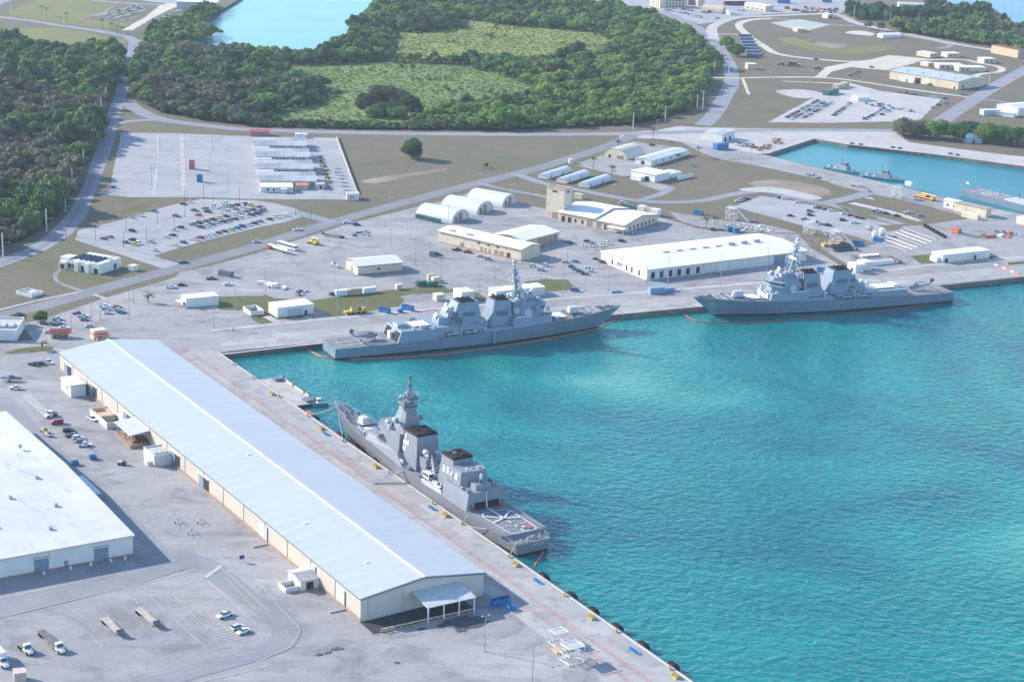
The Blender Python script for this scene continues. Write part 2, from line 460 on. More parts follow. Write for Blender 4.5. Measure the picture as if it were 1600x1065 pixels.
sheet('parking_lot', [(122, 360), (140, 355), (200, 341), (275, 318), (312, 311), (400, 313), (430, 318), (462, 326), (476, 337), (450, 346), (400, 356), (312, 378), (240, 399), (252, 404), (278, 411), (285, 419), (252, 419), (180, 395), (118, 375)], M_LOT)
sheet('parking_lot', [(1147, 323), (1167, 314), (1189, 306), (1216, 309), (1267, 320), (1324, 334), (1370, 345), (1400, 352), (1415, 353), (1380, 362), (1345, 371), (1335, 374), (1296, 364), (1252, 352)], M_LOT)
sheet('car_lot', [(1200, 191), (1282, 147), (1320, 127), (1337, 132), (1375, 142), (1472, 155), (1437, 187), (1390, 190), (1297, 192)], M_PALE)
sheet('concrete_pad', [(895, 257), (947, 241), (965, 228), (990, 221), (1050, 229), (1078, 238), (1060, 250), (1010, 262), (979, 277)], M_CONC)
sheet('concrete_pad', [(997, 287), (1010, 283), (1052, 292), (1040, 300), (1028, 297)], M_CONC)
sheet('paved_yard', [(935, -30), (960, 4), (1060, 28), (1092, 38), (1115, 35), (1145, 27), (1200, 22), (1250, 20), (1312, 22), (1325, 12), (1320, -30)], M_LOT)
sheet('paved_yard', [(-40, -30), (22, -2), (-10, 14), (-60, 20)], M_ROAD)
sheet('paved_yard', [(185, 4), (160, 24), (132, 27), (165, 8)], M_ROAD)
sheet('paved_yard', [(205, -2), (300, -6), (320, 4), (275, 7), (235, 3)], M_LOT)
# junction and gravel by the basin
sheet('gravel_yard', [(960, 222), (975, 207), (1030, 203), (1060, 197), (1090, 199), (1200, 201), (1300, 203), (1400, 206), (1420, 222), (1500, 233), (1640, 250), (1640, 265), (1600, 260), (1482, 244), (1325, 226), (1272, 217), (1200, 240.5), (1188, 240), (1120, 231), (1060, 221), (1030, 217), (990, 216), (975, 222)], M_PALE)
# ---- roads
sheet('road', [(202, 60), (198, 85), (190, 107), (180, 146), (163, 188), (150, 232), (138, 266), (125, 300), (107, 332), (75, 366), (37, 391), (-30, 414), (-30, 428), (0, 418), (72, 391), (112, 366), (136, 335), (148, 302), (162, 266), (175, 232), (185, 188), (199, 146), (206, 107), (217, 85), (220, 66)], M_ROAD)
strip('road', [(-40, 24), (0, 27), (50, 33), (100, 41), (150, 48), (200, 58), (212, 68)], 12, M_ROAD)
strip('road', [(210, 64), (235, 63), (262, 64)], 9, M_ROAD)
strip('road', [(130, -2), (180, 4), (265, 8), (305, 9)], 11, M_ROAD)
sheet('coral_road', [(189, 48), (208, 47), (240, 28), (272, 12), (290, 6), (262, 5), (248, 10), (225, 28)], M_SAND)
strip('road', [(196, 155), (212, 170), (250, 186), (325, 196.5), (400, 203), (600, 208), (800, 210), (975, 209), (1090, 206), (1200, 203.5), (1400, 204), (1480, 206)], 13, M_ROAD)
strip('road', [(178, 194), (205, 189), (250, 187)], 8, M_ROAD)
strip('road', [(-60, 511), (0, 494), (80, 474), (130, 459), (180, 445), (255, 425), (300, 413), (400, 385), (467, 364), (525, 346), (600, 325), (700, 298), (800, 273), (850, 260), (950, 228), (990, 211)], 11.5, M_DARKROAD)
strip('road', [(458, 331), (490, 339), (520, 348)], 9, M_ROAD)
strip('road', [(806, 272), (852, 287), (907, 297), (955, 307), (1000, 313.5), (1050, 316), (1100, 313), (1142, 304), (1180, 299), (1205, 300.5), (1242, 309), (1280, 317), (1307, 322), (1345, 334), (1382, 343), (1410, 351)], 8, M_ROAD)
strip('road', [(748, 286), (790, 296), (840, 305), (872, 312)], 5, M_ROAD)
strip('road', [(1000, 313), (1035, 302), (1050, 293)], 6, M_ROAD)
strip('road', [(1286, 318), (1320, 311), (1365, 299)], 10, M_ROAD)
strip('road', [(1098, 196), (1115, 180), (1132, 152), (1142, 132), (1142, 110), (1132, 87), (1117, 65), (1095, 47), (1065, 32), (1035, 18)], 14, M_ROAD)
strip('road', [(1116, 62), (1112, 46), (1122, 37), (1150, 28), (1200, 25), (1275, 22), (1312, 24), (1335, 35), (1375, 45), (1425, 55), (1500, 70), (1562, 80), (1640, 95)], 12, M_PALE)
strip('road', [(1200, 28), (1260, 33), (1300, 39), (1345, 40)], 8, M_ROAD)
strip('road', [(1375, 50), (1450, 62), (1485, 71), (1465, 76)], 8, M_ROAD)
strip('coral_path', [(1205, 29), (1175, 31), (1157, 36), (1156, 44), (1175, 60), (1200, 77), (1215, 84), (1250, 90), (1320, 96), (1360, 95), (1395, 87)], 9, M_SAND)
sheet('coral_path', [(1272, 122), (1290, 105), (1330, 97), (1375, 92), (1400, 87), (1450, 92), (1425, 100), (1385, 110), (1350, 107), (1330, 105), (1300, 112), (1288, 122)], M_SAND)
strip('coral_path', [(1100, 121), (1150, 122), (1200, 121), (1270, 121), (1325, 125), (1425, 140), (1515, 152)], 6, M_SAND)
strip('coral_path', [(1222, 127), (1270, 129), (1320, 131)], 4, M_SAND)
strip('coral_path', [(1440, 94), (1500, 93), (1532, 99), (1562, 105), (1562, 112), (1532, 116), (1515, 123)], 7, M_SAND)
strip('road', [(1640, 92), (1600, 110), (1550, 138), (1515, 160), (1470, 190), (1448, 205)], 15, M_ROAD)
strip('road', [(1530, 155), (1560, 158), (1600, 166)], 6, M_ROAD)
strip('coral_path', [(1110, 53), (1150, 54), (1160, 56)], 4, M_SAND)
strip('coral_path', [(1330, 317), (1390, 331), (1440, 345)], 7, M_PALE)
strip('coral_path', [(1352, 308), (1400, 320), (1450, 334)], 4, M_PALE)
strip('gravel_track', [(1160, 122), (1170, 148)], 3, M_SAND)
sheet('tennis_court', [(1203, 36), (1250, 30), (1297, 39), (1265, 47.5), (1235, 45)], blotch('pale_court', [(0.36, 0.40, 0.36), (0.43, 0.46, 0.42)], 0.05))
sheet('bare_earth', [(1270, 69), (1290, 66), (1320, 70), (1318, 75), (1285, 74)], M_DIRT, smooth=4)
sheet('bare_earth', [(1320, 51), (1340, 48), (1365, 52), (1362, 56), (1335, 54)], M_SAND, smooth=4)
sheet('bare_earth', [(1170, 286), (1200, 281), (1235, 283), (1275, 290), (1300, 300), (1285, 307), (1240, 300), (1190, 294)], M_DIRT, smooth=4)
sheet('gravel_patch', [(1155, 295), (1205, 292), (1250, 300), (1285, 309), (1265, 312), (1215, 302), (1170, 299)], M_PALE, smooth=3)
sheet('bare_earth', [(533, 484), (560, 475), (600, 470), (617, 474), (605, 480), (560, 486)], M_DIRT, smooth=4)
sheet('gravel_patch', [(1045, 330), (1080, 336), (1130, 344), (1200, 352), (1245, 364), (1150, 361), (1090, 353), (1060, 343)], M_RUBBLE, smooth=2)
sheet('gravel_patch', [(1212, 142), (1250, 140), (1285, 146), (1262, 154), (1230, 150)], M_PALE, smooth=3)
sheet('bare_earth', [(560, 284), (600, 276), (660, 268), (698, 263), (690, 268), (640, 276), (590, 286)], M_DIRT, smooth=3)
sheet('rubble_ground', [(640, 461), (695, 430), (740, 424), (800, 440), (812, 452), (760, 452), (728, 446), (700, 452)], M_RUBBLE)
sheet('rubble_ground', [(624, 396), (636, 398), (672, 393), (700, 404), (672, 414), (650, 415)], M_RUBBLE)
# ---- green islands in the paving
def grass(px, m=None, smooth=0): return sheet('grass_verge', px, m or M_VERGE, smooth=smooth)
grass([(341, 463), (408, 462), (414, 460), (428, 466), (480, 470), (512, 466), (560, 459), (625, 451), (690, 446), (702, 452), (728, 447), (735, 452), (765, 468), (752, 470), (725, 456), (640, 460), (625, 463), (632, 470), (622, 479), (580, 485), (540, 492), (508, 495), (497, 490), (470, 495), (432, 500), (408, 507), (391, 496), (384, 485), (341, 484)])
grass([(821, 440), (852, 436), (886, 437), (902, 450), (897, 453), (852, 455), (806, 452)])
grass([(1422, 400), (1465, 396), (1463, 411), (1440, 412)])
grass([(1546, 395), (1560, 401), (1546, 405)])
grass([(9, 550), (30, 545), (72, 540), (83, 543), (76, 547), (20, 553)], smooth=2)
grass([(1300, 362), (1325, 366), (1370, 380), (1350, 384), (1330, 380)], M_GRASS)
grass([(1372, 352), (1415, 350), (1405, 358), (1385, 362)], M_GRASS)
grass([(1310, 321), (1345, 331), (1372, 340), (1368, 343), (1340, 336), (1318, 328)], M_GRASS)
grass([(1360, 308), (1395, 312), (1440, 324), (1500, 336), (1510, 343), (1445, 346), (1400, 330)], M_GRASS)
sheet('grass_field', [(140, 347), (150, 318), (165, 308), (235, 310), (310, 312), (275, 319), (235, 327), (180, 345), (140, 356)], M_GRASS)
sheet('grass_field', [(185, 329), (232, 316), (240, 321), (195, 337)], M_VERGE)
M_LUSH = blotch('fresh_grass', [(0.15, 0.17, 0.06), (0.21, 0.225, 0.085), (0.24, 0.235, 0.10)], 0.03, [(0.17, 0.19, 0.06), (0.25, 0.22, 0.12)], 0.01, 0.5, fine=(0.5, 0.2), bump=0.4)
sheet('grass_field', [(10, 21), (35, 8), (80, -6), (135, 1), (180, 6), (160, 20), (130, 27), (150, 33), (205, 37), (185, 45), (110, 38), (40, 29)], M_LUSH)
sheet('grass_field', [(20, 56), (30, 44), (90, 44), (150, 54), (196, 64), (196, 76), (150, 72), (100, 66), (60, 62)], M_LUSH)
sheet('grass_field', [(1215, 60), (1250, 61), (1300, 76), (1370, 72), (1395, 76), (1345, 84), (1290, 82), (1240, 72)], M_LUSH, smooth=3)
# ---- footpaths and pale bands
strip('pale_band', [(283, 210), (286, 260), (287, 306)], 3.0, M_PALE, k=1)
strip('pale_band', [(247, 209), (246, 256), (240, 306)], 1.5, M_PALE, k=1)
strip('footpath', [(97, 420), (86, 430), (92, 441), (117, 451), (130, 455)], 2.2, M_CONC)
strip('footpath', [(146, 460), (166, 467)], 2.6, M_PALE, k=1)
strip('footpath', [(-20, 489), (40, 474), (80, 465), (122, 456)], 2.0, M_PALE)
strip('footpath', [(416, 494), (436, 505)], 4.5, M_PALE, k=1)
strip('footpath', [(479, 494), (488, 502)], 3.0, M_PALE, k=1)
strip('footpath', [(491, 486), (508, 500)], 8, M_CONC, k=1)
strip('pale_band', [(330, 516), (380, 511.5), (504, 499), (700, 481), (887, 466), (1000, 457), (1200, 440.5), (1362, 426), (1462, 413.5), (1600, 402)], 3.4, M_PALE)
strip('pale_band', [(345, 553.5), (504, 535.6)], 1.6, M_PALE, k=1)
# near pier: apron slabs, red crane rails, quay kerb
# ================================================================ vegetation
def leaf_material(name, c, dark=0.45, var=0.3, trans=0.35):
    m, nt, b = nodes(name)
    oi = nt.nodes.new('ShaderNodeObjectInfo')
    lo = tuple(x * (1 - var) for x in c); hi = (min(1, c[0] * (1 + var * 1.3)), min(1, c[1] * (1 + var)), c[2] * (1 + var * 0.5))
    a = ramp(nt, oi.outputs['Random'], [(0.0, lo), (0.5, c), (1.0, hi)])
    f = ramp(nt, noise(nt, 0.55, 3), [(0.3, 0.75), (0.7, 1.15)])
    a = mix(nt, 1.0, a, f, 'MULTIPLY')
    nt.links.new(a, b.inputs['Base Color'])
    b.inputs['Roughness'].default_value = 0.6
    b.inputs['Specular IOR Level'].default_value = 0.2
    tr = nt.nodes.new('ShaderNodeBsdfTranslucent')
    nt.links.new(a, tr.inputs['Color'])
    ms = nt.nodes.new('ShaderNodeMixShader')
    ms.inputs[0].default_value = trans
    out = nt.nodes['Material Output']
    nt.links.new(b.outputs[0], ms.inputs[1]); nt.links.new(tr.outputs[0], ms.inputs[2])
    nt.links.new(ms.outputs[0], out.inputs['Surface'])
    MATS[name] = m
    return m
M_LEAF = leaf_material('leaf_green', (0.120, 0.222, 0.066))
M_LEAF_BRIGHT = leaf_material('leaf_bright_green', (0.200, 0.310, 0.080))
M_LEAF_DARK = leaf_material('leaf_dark_green', (0.066, 0.142, 0.062))
M_LEAF_GREY = leaf_material('leaf_grey_brown', (0.145, 0.145, 0.092), trans=0.12)
M_LEAF_PINE = leaf_material('leaf_ironwood', (0.100, 0.150, 0.082))
M_LEAF_PALM = leaf_material('leaf_palm', (0.10, 0.125, 0.045))
M_BARK = plain('bark', (0.12, 0.10, 0.08), 0.9, scale=2.0)
M_REDLEAF = leaf_material('leaf_reddish', (0.13, 0.055, 0.045))

def leaf_cloud(rng, lobes, per, size, flat_bias=0.5, up=0.25):
    """leaf-sized faces over the shells of several lobes"""
    b = MB()
    for (cx, cy, cz, r) in lobes:
        n = int(per * r * r)
        for i in range(n):
            while True:
                d = Vector((rng.gauss(0, 1), rng.gauss(0, 1), rng.gauss(0, 1))).normalized()
                if d.z > -0.45 or rng.random() < 0.25: break
            rr = r * (0.72 + 0.36 * rng.random())
            p = Vector((cx + d.x * rr, cy + d.y * rr, cz + d.z * rr * 0.85))
            nrm = (d * flat_bias + Vector((rng.uniform(-1, 1), rng.uniform(-1, 1), rng.uniform(-1, 1) + up)) * (1 - flat_bias)).normalized()
            q = nrm.to_track_quat('Z', 'Y')
            a = rng.uniform(0, 6.28); s = size * rng.uniform(0.6, 1.3)
            e1 = q @ Vector((math.cos(a), math.sin(a), 0)) * s
            e2 = q @ Vector((-math.sin(a), math.cos(a), 0)) * s * rng.uniform(0.55, 0.9)
            b.add([p - e1, p - e2 * 0.9, p + e1, p + e2 * 0.9], [(0, 1, 2, 3)])
    return b
def crown_lobes(rng, R_, H, n, lo=0.42):
    out = [(0, 0, H * (0.62 if lo > .4 else .5), R_ * 0.62)]
    for i in range(n):
        a = 6.283 * i / n + rng.uniform(-.4, .4)
        rr = R_ * rng.uniform(0.42, 0.68)
        out.append((math.cos(a) * rr, math.sin(a) * rr, H * rng.uniform(lo, 0.72), R_ * rng.uniform(0.32, 0.5)))
    for i in range(max(2, n // 3)):
        a = rng.uniform(0, 6.283); rr = R_ * rng.uniform(0.1, 0.4)
        out.append((math.cos(a) * rr, math.sin(a) * rr, H * rng.uniform(0.7, 0.86), R_ * rng.uniform(0.25, 0.36)))
    return out
def core(b, lobes, k=0.74):
    for (x, y, z, r) in lobes: b.ball((x, y, z), r * k, 7, 4, 0, 0.85)
    return b
def trunk_mb(rng, H, r, lobes, th=0.55):
    b = MB()
    b.tube((0, 0, -0.3), (rng.uniform(-.2, .2), rng.uniform(-.2, .2), H * th * 0.6), r, r * 0.7, 7)
    for (x, y, z, q) in lobes[1:]:
        b.tube((0, 0, H * th * rng.uniform(0.35, 0.6)), (x * 0.9, y * 0.9, z), r * 0.5, r * 0.12, 5)
    return b
protos = bpy.data.collections.new('tree_kinds')
def proto(name, mb, m):
    me = bpy.data.meshes.new(name)
    me.from_pydata(mb.v, [], mb.f)
    me.materials.append(m)
    o = bpy.data.objects.new(name, me)
    protos.objects.link(o)
    return o
rng = random.Random(3)
KIND_ORDER = []
for i, (m, n, R_, H, per, size) in enumerate([
        (M_LEAF, 7, 4.6, 8.5, 26, 0.55), (M_LEAF, 6, 4.0, 7.5, 28, 0.5), (M_LEAF_DARK, 7, 4.8, 9.0, 26, 0.55), (M_LEAF_DARK, 6, 4.2, 7.5, 26, 0.5),
        (M_LEAF_BRIGHT, 7, 4.4, 8.0, 28, 0.5), (M_LEAF_BRIGHT, 6, 3.8, 6.5, 28, 0.5), (M_LEAF_GREY, 8, 4.6, 8.5, 24, 0.5), (M_LEAF_GREY, 6, 4.0, 7.0, 24, 0.45)]):
    lb = crown_lobes(rng, R_, H, n)
    b = leaf_cloud(rng, lb, per, size, 0.55)
    core(b, lb, 0.78)
    proto('kind_%02d' % i, b, m)
# low shrub and reed tuft
lb = [(0, 0, .6, 1.3), (1.2, .4, .5, .9), (-1, .6, .5, 1.0), (.2, -1.1, .4, .9)]
proto('kind_08', core(leaf_cloud(rng, lb, 26, 0.4), lb, .75), M_LEAF)
proto('kind_09', core(leaf_cloud(rng, lb, 26, 0.4), lb, .75), M_LEAF_GREY)
b = MB()
for i in range(60):
    a = rng.uniform(0, 6.28); r = rng.uniform(0, 1.6); h = rng.uniform(0.5, 1.3)
    x, y = math.cos(a) * r, math.sin(a) * r
    dx, dy = rng.uniform(-.5, .5), rng.uniform(-.5, .5); t = rng.uniform(0, 3.14); wx, wy = math.cos(t) * .10, math.sin(t) * .10
    b.add([(x - wx, y - wy, 0), (x + wx, y + wy, 0), (x + dx + wx * .4, y + dy + wy * .4, h), (x + dx - wx * .4, y + dy - wy * .4, h)], [(0, 1, 2, 3)])
proto('kind_10', b, leaf_material('marsh_reed', (0.25, 0.30, 0.095), trans=0.3))
proto('kind_11', b, leaf_material('green_marsh_reed', (0.175, 0.245, 0.082), trans=0.3))

def gn_scatter():
    ng = bpy.data.node_groups.new('scatter', 'GeometryNodeTree')
    ng.interface.new_socket('Geometry', in_out='INPUT', socket_type='NodeSocketGeometry')
    ng.interface.new_socket('Geometry', in_out='OUTPUT', socket_type='NodeSocketGeometry')
    N = ng.nodes
    gi, go = N.new('NodeGroupInput'), N.new('NodeGroupOutput')
    ci = N.new('GeometryNodeCollectionInfo')
    ci.inputs['Collection'].default_value = protos
    ci.inputs['Separate Children'].default_value = True
    ci.inputs['Reset Children'].default_value = True
    iop = N.new('GeometryNodeInstanceOnPoints')
    iop.inputs['Pick Instance'].default_value = True
    def attr(nm, t):
        a = N.new('GeometryNodeInputNamedAttribute'); a.data_type = t
        a.inputs['Name'].default_value = nm
        return a.outputs['Attribute']
    L = ng.links.new
    L(gi.outputs[0], iop.inputs['Points'])
    L(ci.outputs[0], iop.inputs['Instance'])
    L(attr('kind_index', 'INT'), iop.inputs['Instance Index'])
    cx = N.new('ShaderNodeCombineXYZ')
    L(attr('turn', 'FLOAT'), cx.inputs['Z'])
    L(cx.outputs[0], iop.inputs['Rotation'])
    L(attr('size', 'FLOAT_VECTOR'), iop.inputs['Scale'])
    L(iop.outputs[0], go.inputs[0])
    return ng
SCATTER = gn_scatter()
def scatter(name, pts, label):
    me = bpy.data.meshes.new(name)
    me.from_pydata([(p[0], p[1], p[2]) for p in pts], [], [])
    for nm, t in (('kind_index', 'INT'), ('turn', 'FLOAT')): me.attributes.new(nm, t, 'POINT')
    me.attributes.new('size', 'FLOAT_VECTOR', 'POINT')
    me.attributes['kind_index'].data.foreach_set('value', [p[3] for p in pts])
    me.attributes['turn'].data.foreach_set('value', [p[4] for p in pts])
    me.attributes['size'].data.foreach_set('vector', [c for p in pts for c in (p[5], p[5], p[6])])
    o = bpy.data.objects.new(name, me)
    link(o)
    md = o.modifiers.new('scatter', 'NODES')
    md.node_group = SCATTER
    return tag(o, label, None, None, 'stuff')
def inside(x, y, poly):
    r = False
    j = len(poly) - 1
    for i in range(len(poly)):
        xi, yi = poly[i]; xj, yj = poly[j]
        if (yi > y) != (yj > y) and x < (xj - xi) * (y - yi) / (yj - yi) + xi: r = not r
        j = i
    return r
def wpoly(px): return [(P(*p).x, P(*p).y) for p in px]
from mathutils import noise as mnoise
def nz(x, y, s, o=0.0): return mnoise.noise(Vector((x * s + o, y * s - o, o * 0.37)))
def plant(name, label, px, holes, step, chooser, seed=1, smin=0.75, smax=1.25, swell=False):
    rg = random.Random(seed)
    poly = wpoly(px); hs = [wpoly(h) for h in holes]
    x0, x1 = min(p[0] for p in poly), max(p[0] for p in poly); y0, y1 = min(p[1] for p in poly), max(p[1] for p in poly)
    pts = []
    y = y0
    while y < y1:
        x = x0
        while x < x1:
            px_, py_ = x + rg.uniform(-.5, .5) * step, y + rg.uniform(-.5, .5) * step
            if inside(px_, py_, poly) and not any(inside(px_, py_, h) for h in hs):
                k = chooser(px_, py_, rg)
                if k is not None:
                    s = (smin + (smax - smin) * rg.random() ** 1.6) * k[1]
                    if swell: s *= 0.82 + 0.75 * max(0.0, nz(px_, py_, 0.028, 3.0) + 0.25)
                    pts.append((px_, py_, ZL, k[0], rg.uniform(0, 6.28), s, s * rg.uniform(0.7, 1.15) * k[2]))
            x += step
        y += step
    return scatter(name, pts, label)
C1 = [(606, 58), (612, 45), (640, 52), (700, 46), (712, 30), (760, 34), (800, 40), (880, 46), (950, 53), (965, 68), (945, 84), (900, 92), (800, 97), (725, 98), (640, 96), (600, 94), (603, 75)]
C2 = [(420, 104), (470, 102), (525, 100), (600, 96), (725, 101), (800, 119), (850, 140), (840, 158), (780, 164), (700, 166), (672, 178), (668, 196), (560, 198.5), (470, 197), (405, 191), (400, 182), (440, 172), (500, 160), (512, 146), (470, 126)]
PINES = [(553, 168), (560, 152), (580, 140), (610, 138), (640, 146), (656, 160), (640, 176), (600, 182), (565, 180)]
F1 = [(-140, 66), (20, 72), (60, 80), (100, 82), (150, 86), (190, 90), (188, 106), (176, 143), (158, 186), (145, 230), (131, 266), (118, 298), (98, 328), (68, 356), (28, 378), (-140, 420)]
F2 = [(222, 76), (262, 68), (310, 78), (400, 83), (492, 88), (545, 72), (550, 50), (566, 32), (594, 7), (640, 2), (780, 6), (870, 7), (950, 8), (990, 20), (1025, 30), (1060, 45), (1098, 70), (1120, 95), (1122, 108), (1106, 122), (1098, 150), (1075, 174), (1025, 188), (975, 196), (800, 203.5), (600, 202), (400, 196.5), (325, 189), (255, 177), (215, 158), (208, 142), (210, 108)]
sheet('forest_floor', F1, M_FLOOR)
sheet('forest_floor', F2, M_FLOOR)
sheet('marsh_meadow', C1, M_MARSH, smooth=3)
sheet('marsh_meadow', C2, M_MARSH2, smooth=3)
def choose_left(x, y, rg):
    u, v = proj((x, y, ZL))
    g = nz(x, y, 0.012, 4.0) + (v - 190) / 260.0 - u / 700.0 + 0.1
    if g > 0.12 + rg.uniform(-.12, .12): return (rg.choice((6, 7, 6)), 1.0, 1.0)
    d = nz(x, y, 0.02, 9.0)
    return (rg.choice((2, 3, 2, 0)) if d < 0.15 else rg.choice((0, 1, 4)), 1.05, 1.0)
def choose_main(x, y, rg):
    u, v = proj((x, y, ZL))
    g = nz(x, y, 0.010, 2.0) + max(0, (v - 165) / 70.0) * 0.42 - max(0, (u - 700) / 900)
    if u < 420 and v > 110: g += 0.12
    hs = 0.55 if (v > 187 and 380 < u < 720) else 1.0
    if g > 0.34 + rg.uniform(-.1, .1): return (rg.choice((6, 7, 6, 3)), hs, 0.95)
    d = nz(x, y, 0.014, 7.0) + max(0, (u - 640) / 900.0) + max(0, (600 - u) * (90 - v)) / 30000.0
    if d > 0.22 + rg.uniform(-.12, .12): return (rg.choice((4, 5, 0, 4)), 0.95 * hs, 0.95)
    if d < -0.12: return (rg.choice((2, 3, 0)), 1.05 * hs, 1.0)
    return (rg.choice((0, 1, 2)), hs, 0.95)
plant('forest', 'dense dark evergreen wood along the road at the left edge', F1, [], 4.8, choose_left, 11, 0.55, 1.7, True)
plant('forest', 'wide green wood around the marsh clearings in the background', F2, [C1, C2], 5.0, choose_main, 12, 0.5, 1.65, True)
def choose_marsh(x, y, rg, reed=10):
    d = nz(x, y, 0.03, 5.0)
    if d > 0.42 and rg.random() < 0.22: return (rg.choice((8, 8, 9)), 0.8, 0.6)
    if d > 0.05 and rg.random() < 0.02: return (9, .7, .5)
    return (reed, 1.2, 0.6) if rg.random() < 0.6 else None
def edge_scrub(name, label, px, seed):
    poly = wpoly(px)
    def ch(x, y, rg):
        e = 7 + 9 * abs(nz(x, y, 0.04, 6.0)) * 2
        near = any(not inside(x + dx * e, y + dy * e, poly) for dx, dy in ((1, 0), (-1, 0), (0, 1), (0, -1)))
        if near and rg.random() < 0.5: return (rg.choice((0, 1, 2, 4, 5, 6, 3)), rg.uniform(.35, .75), .85)
        if nz(x, y, 0.022, 8.0) > 0.33 and rg.random() < 0.2: return (rg.choice((0, 1, 3, 4)), rg.uniform(.25, .55), .8)
        return None
    plant(name, label, px, [], 4.2, ch, seed, .8, 1.1)
edge_scrub('scrub', 'mixed low scrub creeping into the upper clearing', C1, 26); edge_scrub('scrub', 'mixed low scrub creeping into the lower clearing', C2, 27)
plant('reeds', 'pale marsh reeds in the sunlit upper clearing of the wood', C1, [], 3.4, choose_marsh, 21, 0.7, 1.3)
plant('reeds', 'green marsh reeds in the lower clearing behind the barracks', C2, [PINES], 3.4, lambda x, y, rg: choose_marsh(x, y, rg, 11), 22, 0.7, 1.3)
plant('hedge', 'low dark hedge between the lower clearing and the curved road', [(395, 193), (470, 197), (560, 198.5), (670, 196.5), (720, 190), (800, 197), (800, 204.5), (600, 203), (400, 198.5)], [], 3.4, lambda x, y, rg: (rg.choice((6, 7, 3, 2, 1)), 0.6, 0.95), 24, 0.7, 1.1)
F3 = [(228, 58), (265, 66), (318, 63), (346, 54), (322, 44), (314, 38), (346, 20), (332, 13), (300, 17), (285, 33), (262, 40), (236, 48)]
plant('mangrove', 'round mangrove thicket on the lagoon shore at the top left', F3, [], 6.0, lambda x, y, rg: (rg.choice((0, 4, 4, 1, 2)), 1.0, 1.0), 31)
F4 = [(1345, 44), (1385, 50), (1400, 43), (1470, 40), (1540, 36), (1570, 40), (1600, 52), (1660, 58), (1660, 96), (1562, 76), (1500, 66), (1440, 56), (1395, 50)]
plant('shore_wood', 'mixed green wood between the far road and the sea', F4, [], 7.0, lambda x, y, rg: (rg.choice((0, 4, 1, 2, 5, 6)), 1.25, 1.2), 32)
F4b = [(1322, 26), (1345, 33), (1400, 30), (1470, 27), (1545, 24), (1545, 15), (1490, 17), (1400, 22), (1330, 18)]
plant('shore_wood', 'dark tree belt on the spit across the far inlet', F4b, [], 7.5, lambda x, y, rg: (rg.choice((2, 3, 2, 0)), 1.1, 1.25), 33)
flat('inlet_water', [P(*p) for p in [(1385, 36), (1402, 31), (1440, 29), (1468, 27), (1472, 31), (1420, 36), (1396, 40)]], M_SEA, ZL + 0.09)
# ================================================================ buildings
def corrugated(name, c, scale=2.0, axis='X', rough=0.5, var=0.06, stain=None):
    m, nt, b = nodes(name)
    tc = nt.nodes.new('ShaderNodeTexCoord')
    w = nt.nodes.new('ShaderNodeTexWave'); w.wave_type = 'BANDS'; w.bands_direction = axis
    w.inputs['Scale'].default_value = scale
    nt.links.new(tc.outputs['Object'], w.inputs['Vector'])
    f = noise(nt, 0.05, 5, 0.6)
    lo = tuple(x * (1 - var * 1.6) for x in c)
    col = ramp(nt, f, [(0.35, lo), (0.62, c)])
    if stain:
        s = ramp(nt, noise(nt, 0.16, 6, 0.7, sx=stain[1], sy=stain[2]), [(0.56, 0.0), (0.72, 1.0)])
        mm = nt.nodes.new('ShaderNodeMath'); mm.operation = 'MULTIPLY'; mm.inputs[1].default_value = stain[3]
        nt.links.new(s, mm.inputs[0])
        col = mix(nt, mm.outputs[0], col, stain[0])
    nt.links.new(col, b.inputs['Base Color'])
    bp = nt.nodes.new('ShaderNodeBump'); bp.inputs['Strength'].default_value = 0.25; bp.inputs['Distance'].default_value = 0.05
    nt.links.new(w.outputs['Fac'], bp.inputs['Height']); nt.links.new(bp.outputs[0], b.inputs['Normal'])
    b.inputs['Roughness'].default_value = rough
    b.inputs['Specular IOR Level'].default_value = 0.35
    MATS[name] = m
    return m
M_ROOF_BLUE = corrugated('pale_blue_metal_roof', (0.45, 0.49, 0.515), 1.2, 'Y', 0.42, 0.06, ((0.36, 0.39, 0.41), 3.0, 0.12, 0.4))
M_ROOF_WHITE = corrugated('white_roof', (0.62, 0.62, 0.615), 0.5, 'X', 0.6, 0.1, ((0.33, 0.31, 0.30), 1.2, 0.3, 0.75))
M_ROOF_CLEAN = corrugated('clean_white_roof', (0.74, 0.74, 0.74), 0.5, 'X', 0.55, 0.03)
M_ROOF_GREY = corrugated('weathered_white_roof', (0.56, 0.56, 0.57), 0.8, 'X', 0.6, 0.25, ((0.28, 0.265, 0.26), 0.8, 2.0, 0.85))
M_WALL_CREAM = corrugated('cream_metal_wall', (0.54, 0.485, 0.41), 1.6, 'Y', 0.6, 0.06, ((0.46, 0.39, 0.30), 1.2, 1.2, 0.35))
M_WALL_PALE = corrugated('pale_metal_wall', (0.57, 0.545, 0.485), 1.6, 'X', 0.6, 0.05, ((0.48, 0.46, 0.42), 1.2, 1.2, 0.3))
M_WALL_WHITE = plain('white_wall', (0.70, 0.695, 0.66), 0.75, var=0.08, scale=0.25)
M_WALL_BEIGE = plain('beige_wall', (0.64, 0.55, 0.42), 0.75, var=0.1, scale=0.25)
M_WALL_TAN = plain('tan_wall', (0.52, 0.42, 0.30), 0.8, var=0.12, scale=0.3)
M_WALL_GREY = plain('grey_wall', (0.47, 0.48, 0.48), 0.75, var=0.1, scale=0.3)
M_TRIM_DARK = plain('dark_trim', (0.14, 0.18, 0.24), 0.5, var=0.1)
M_TRIM_BROWN = plain('brown_trim', (0.36, 0.22, 0.17), 0.7, var=0.15)
M_RIDGE = plain('ridge_cap', (0.86, 0.86, 0.85), 0.5, var=0.05)
M_DARK = plain('dark_opening', (0.03, 0.035, 0.045), 0.6, var=0.2)
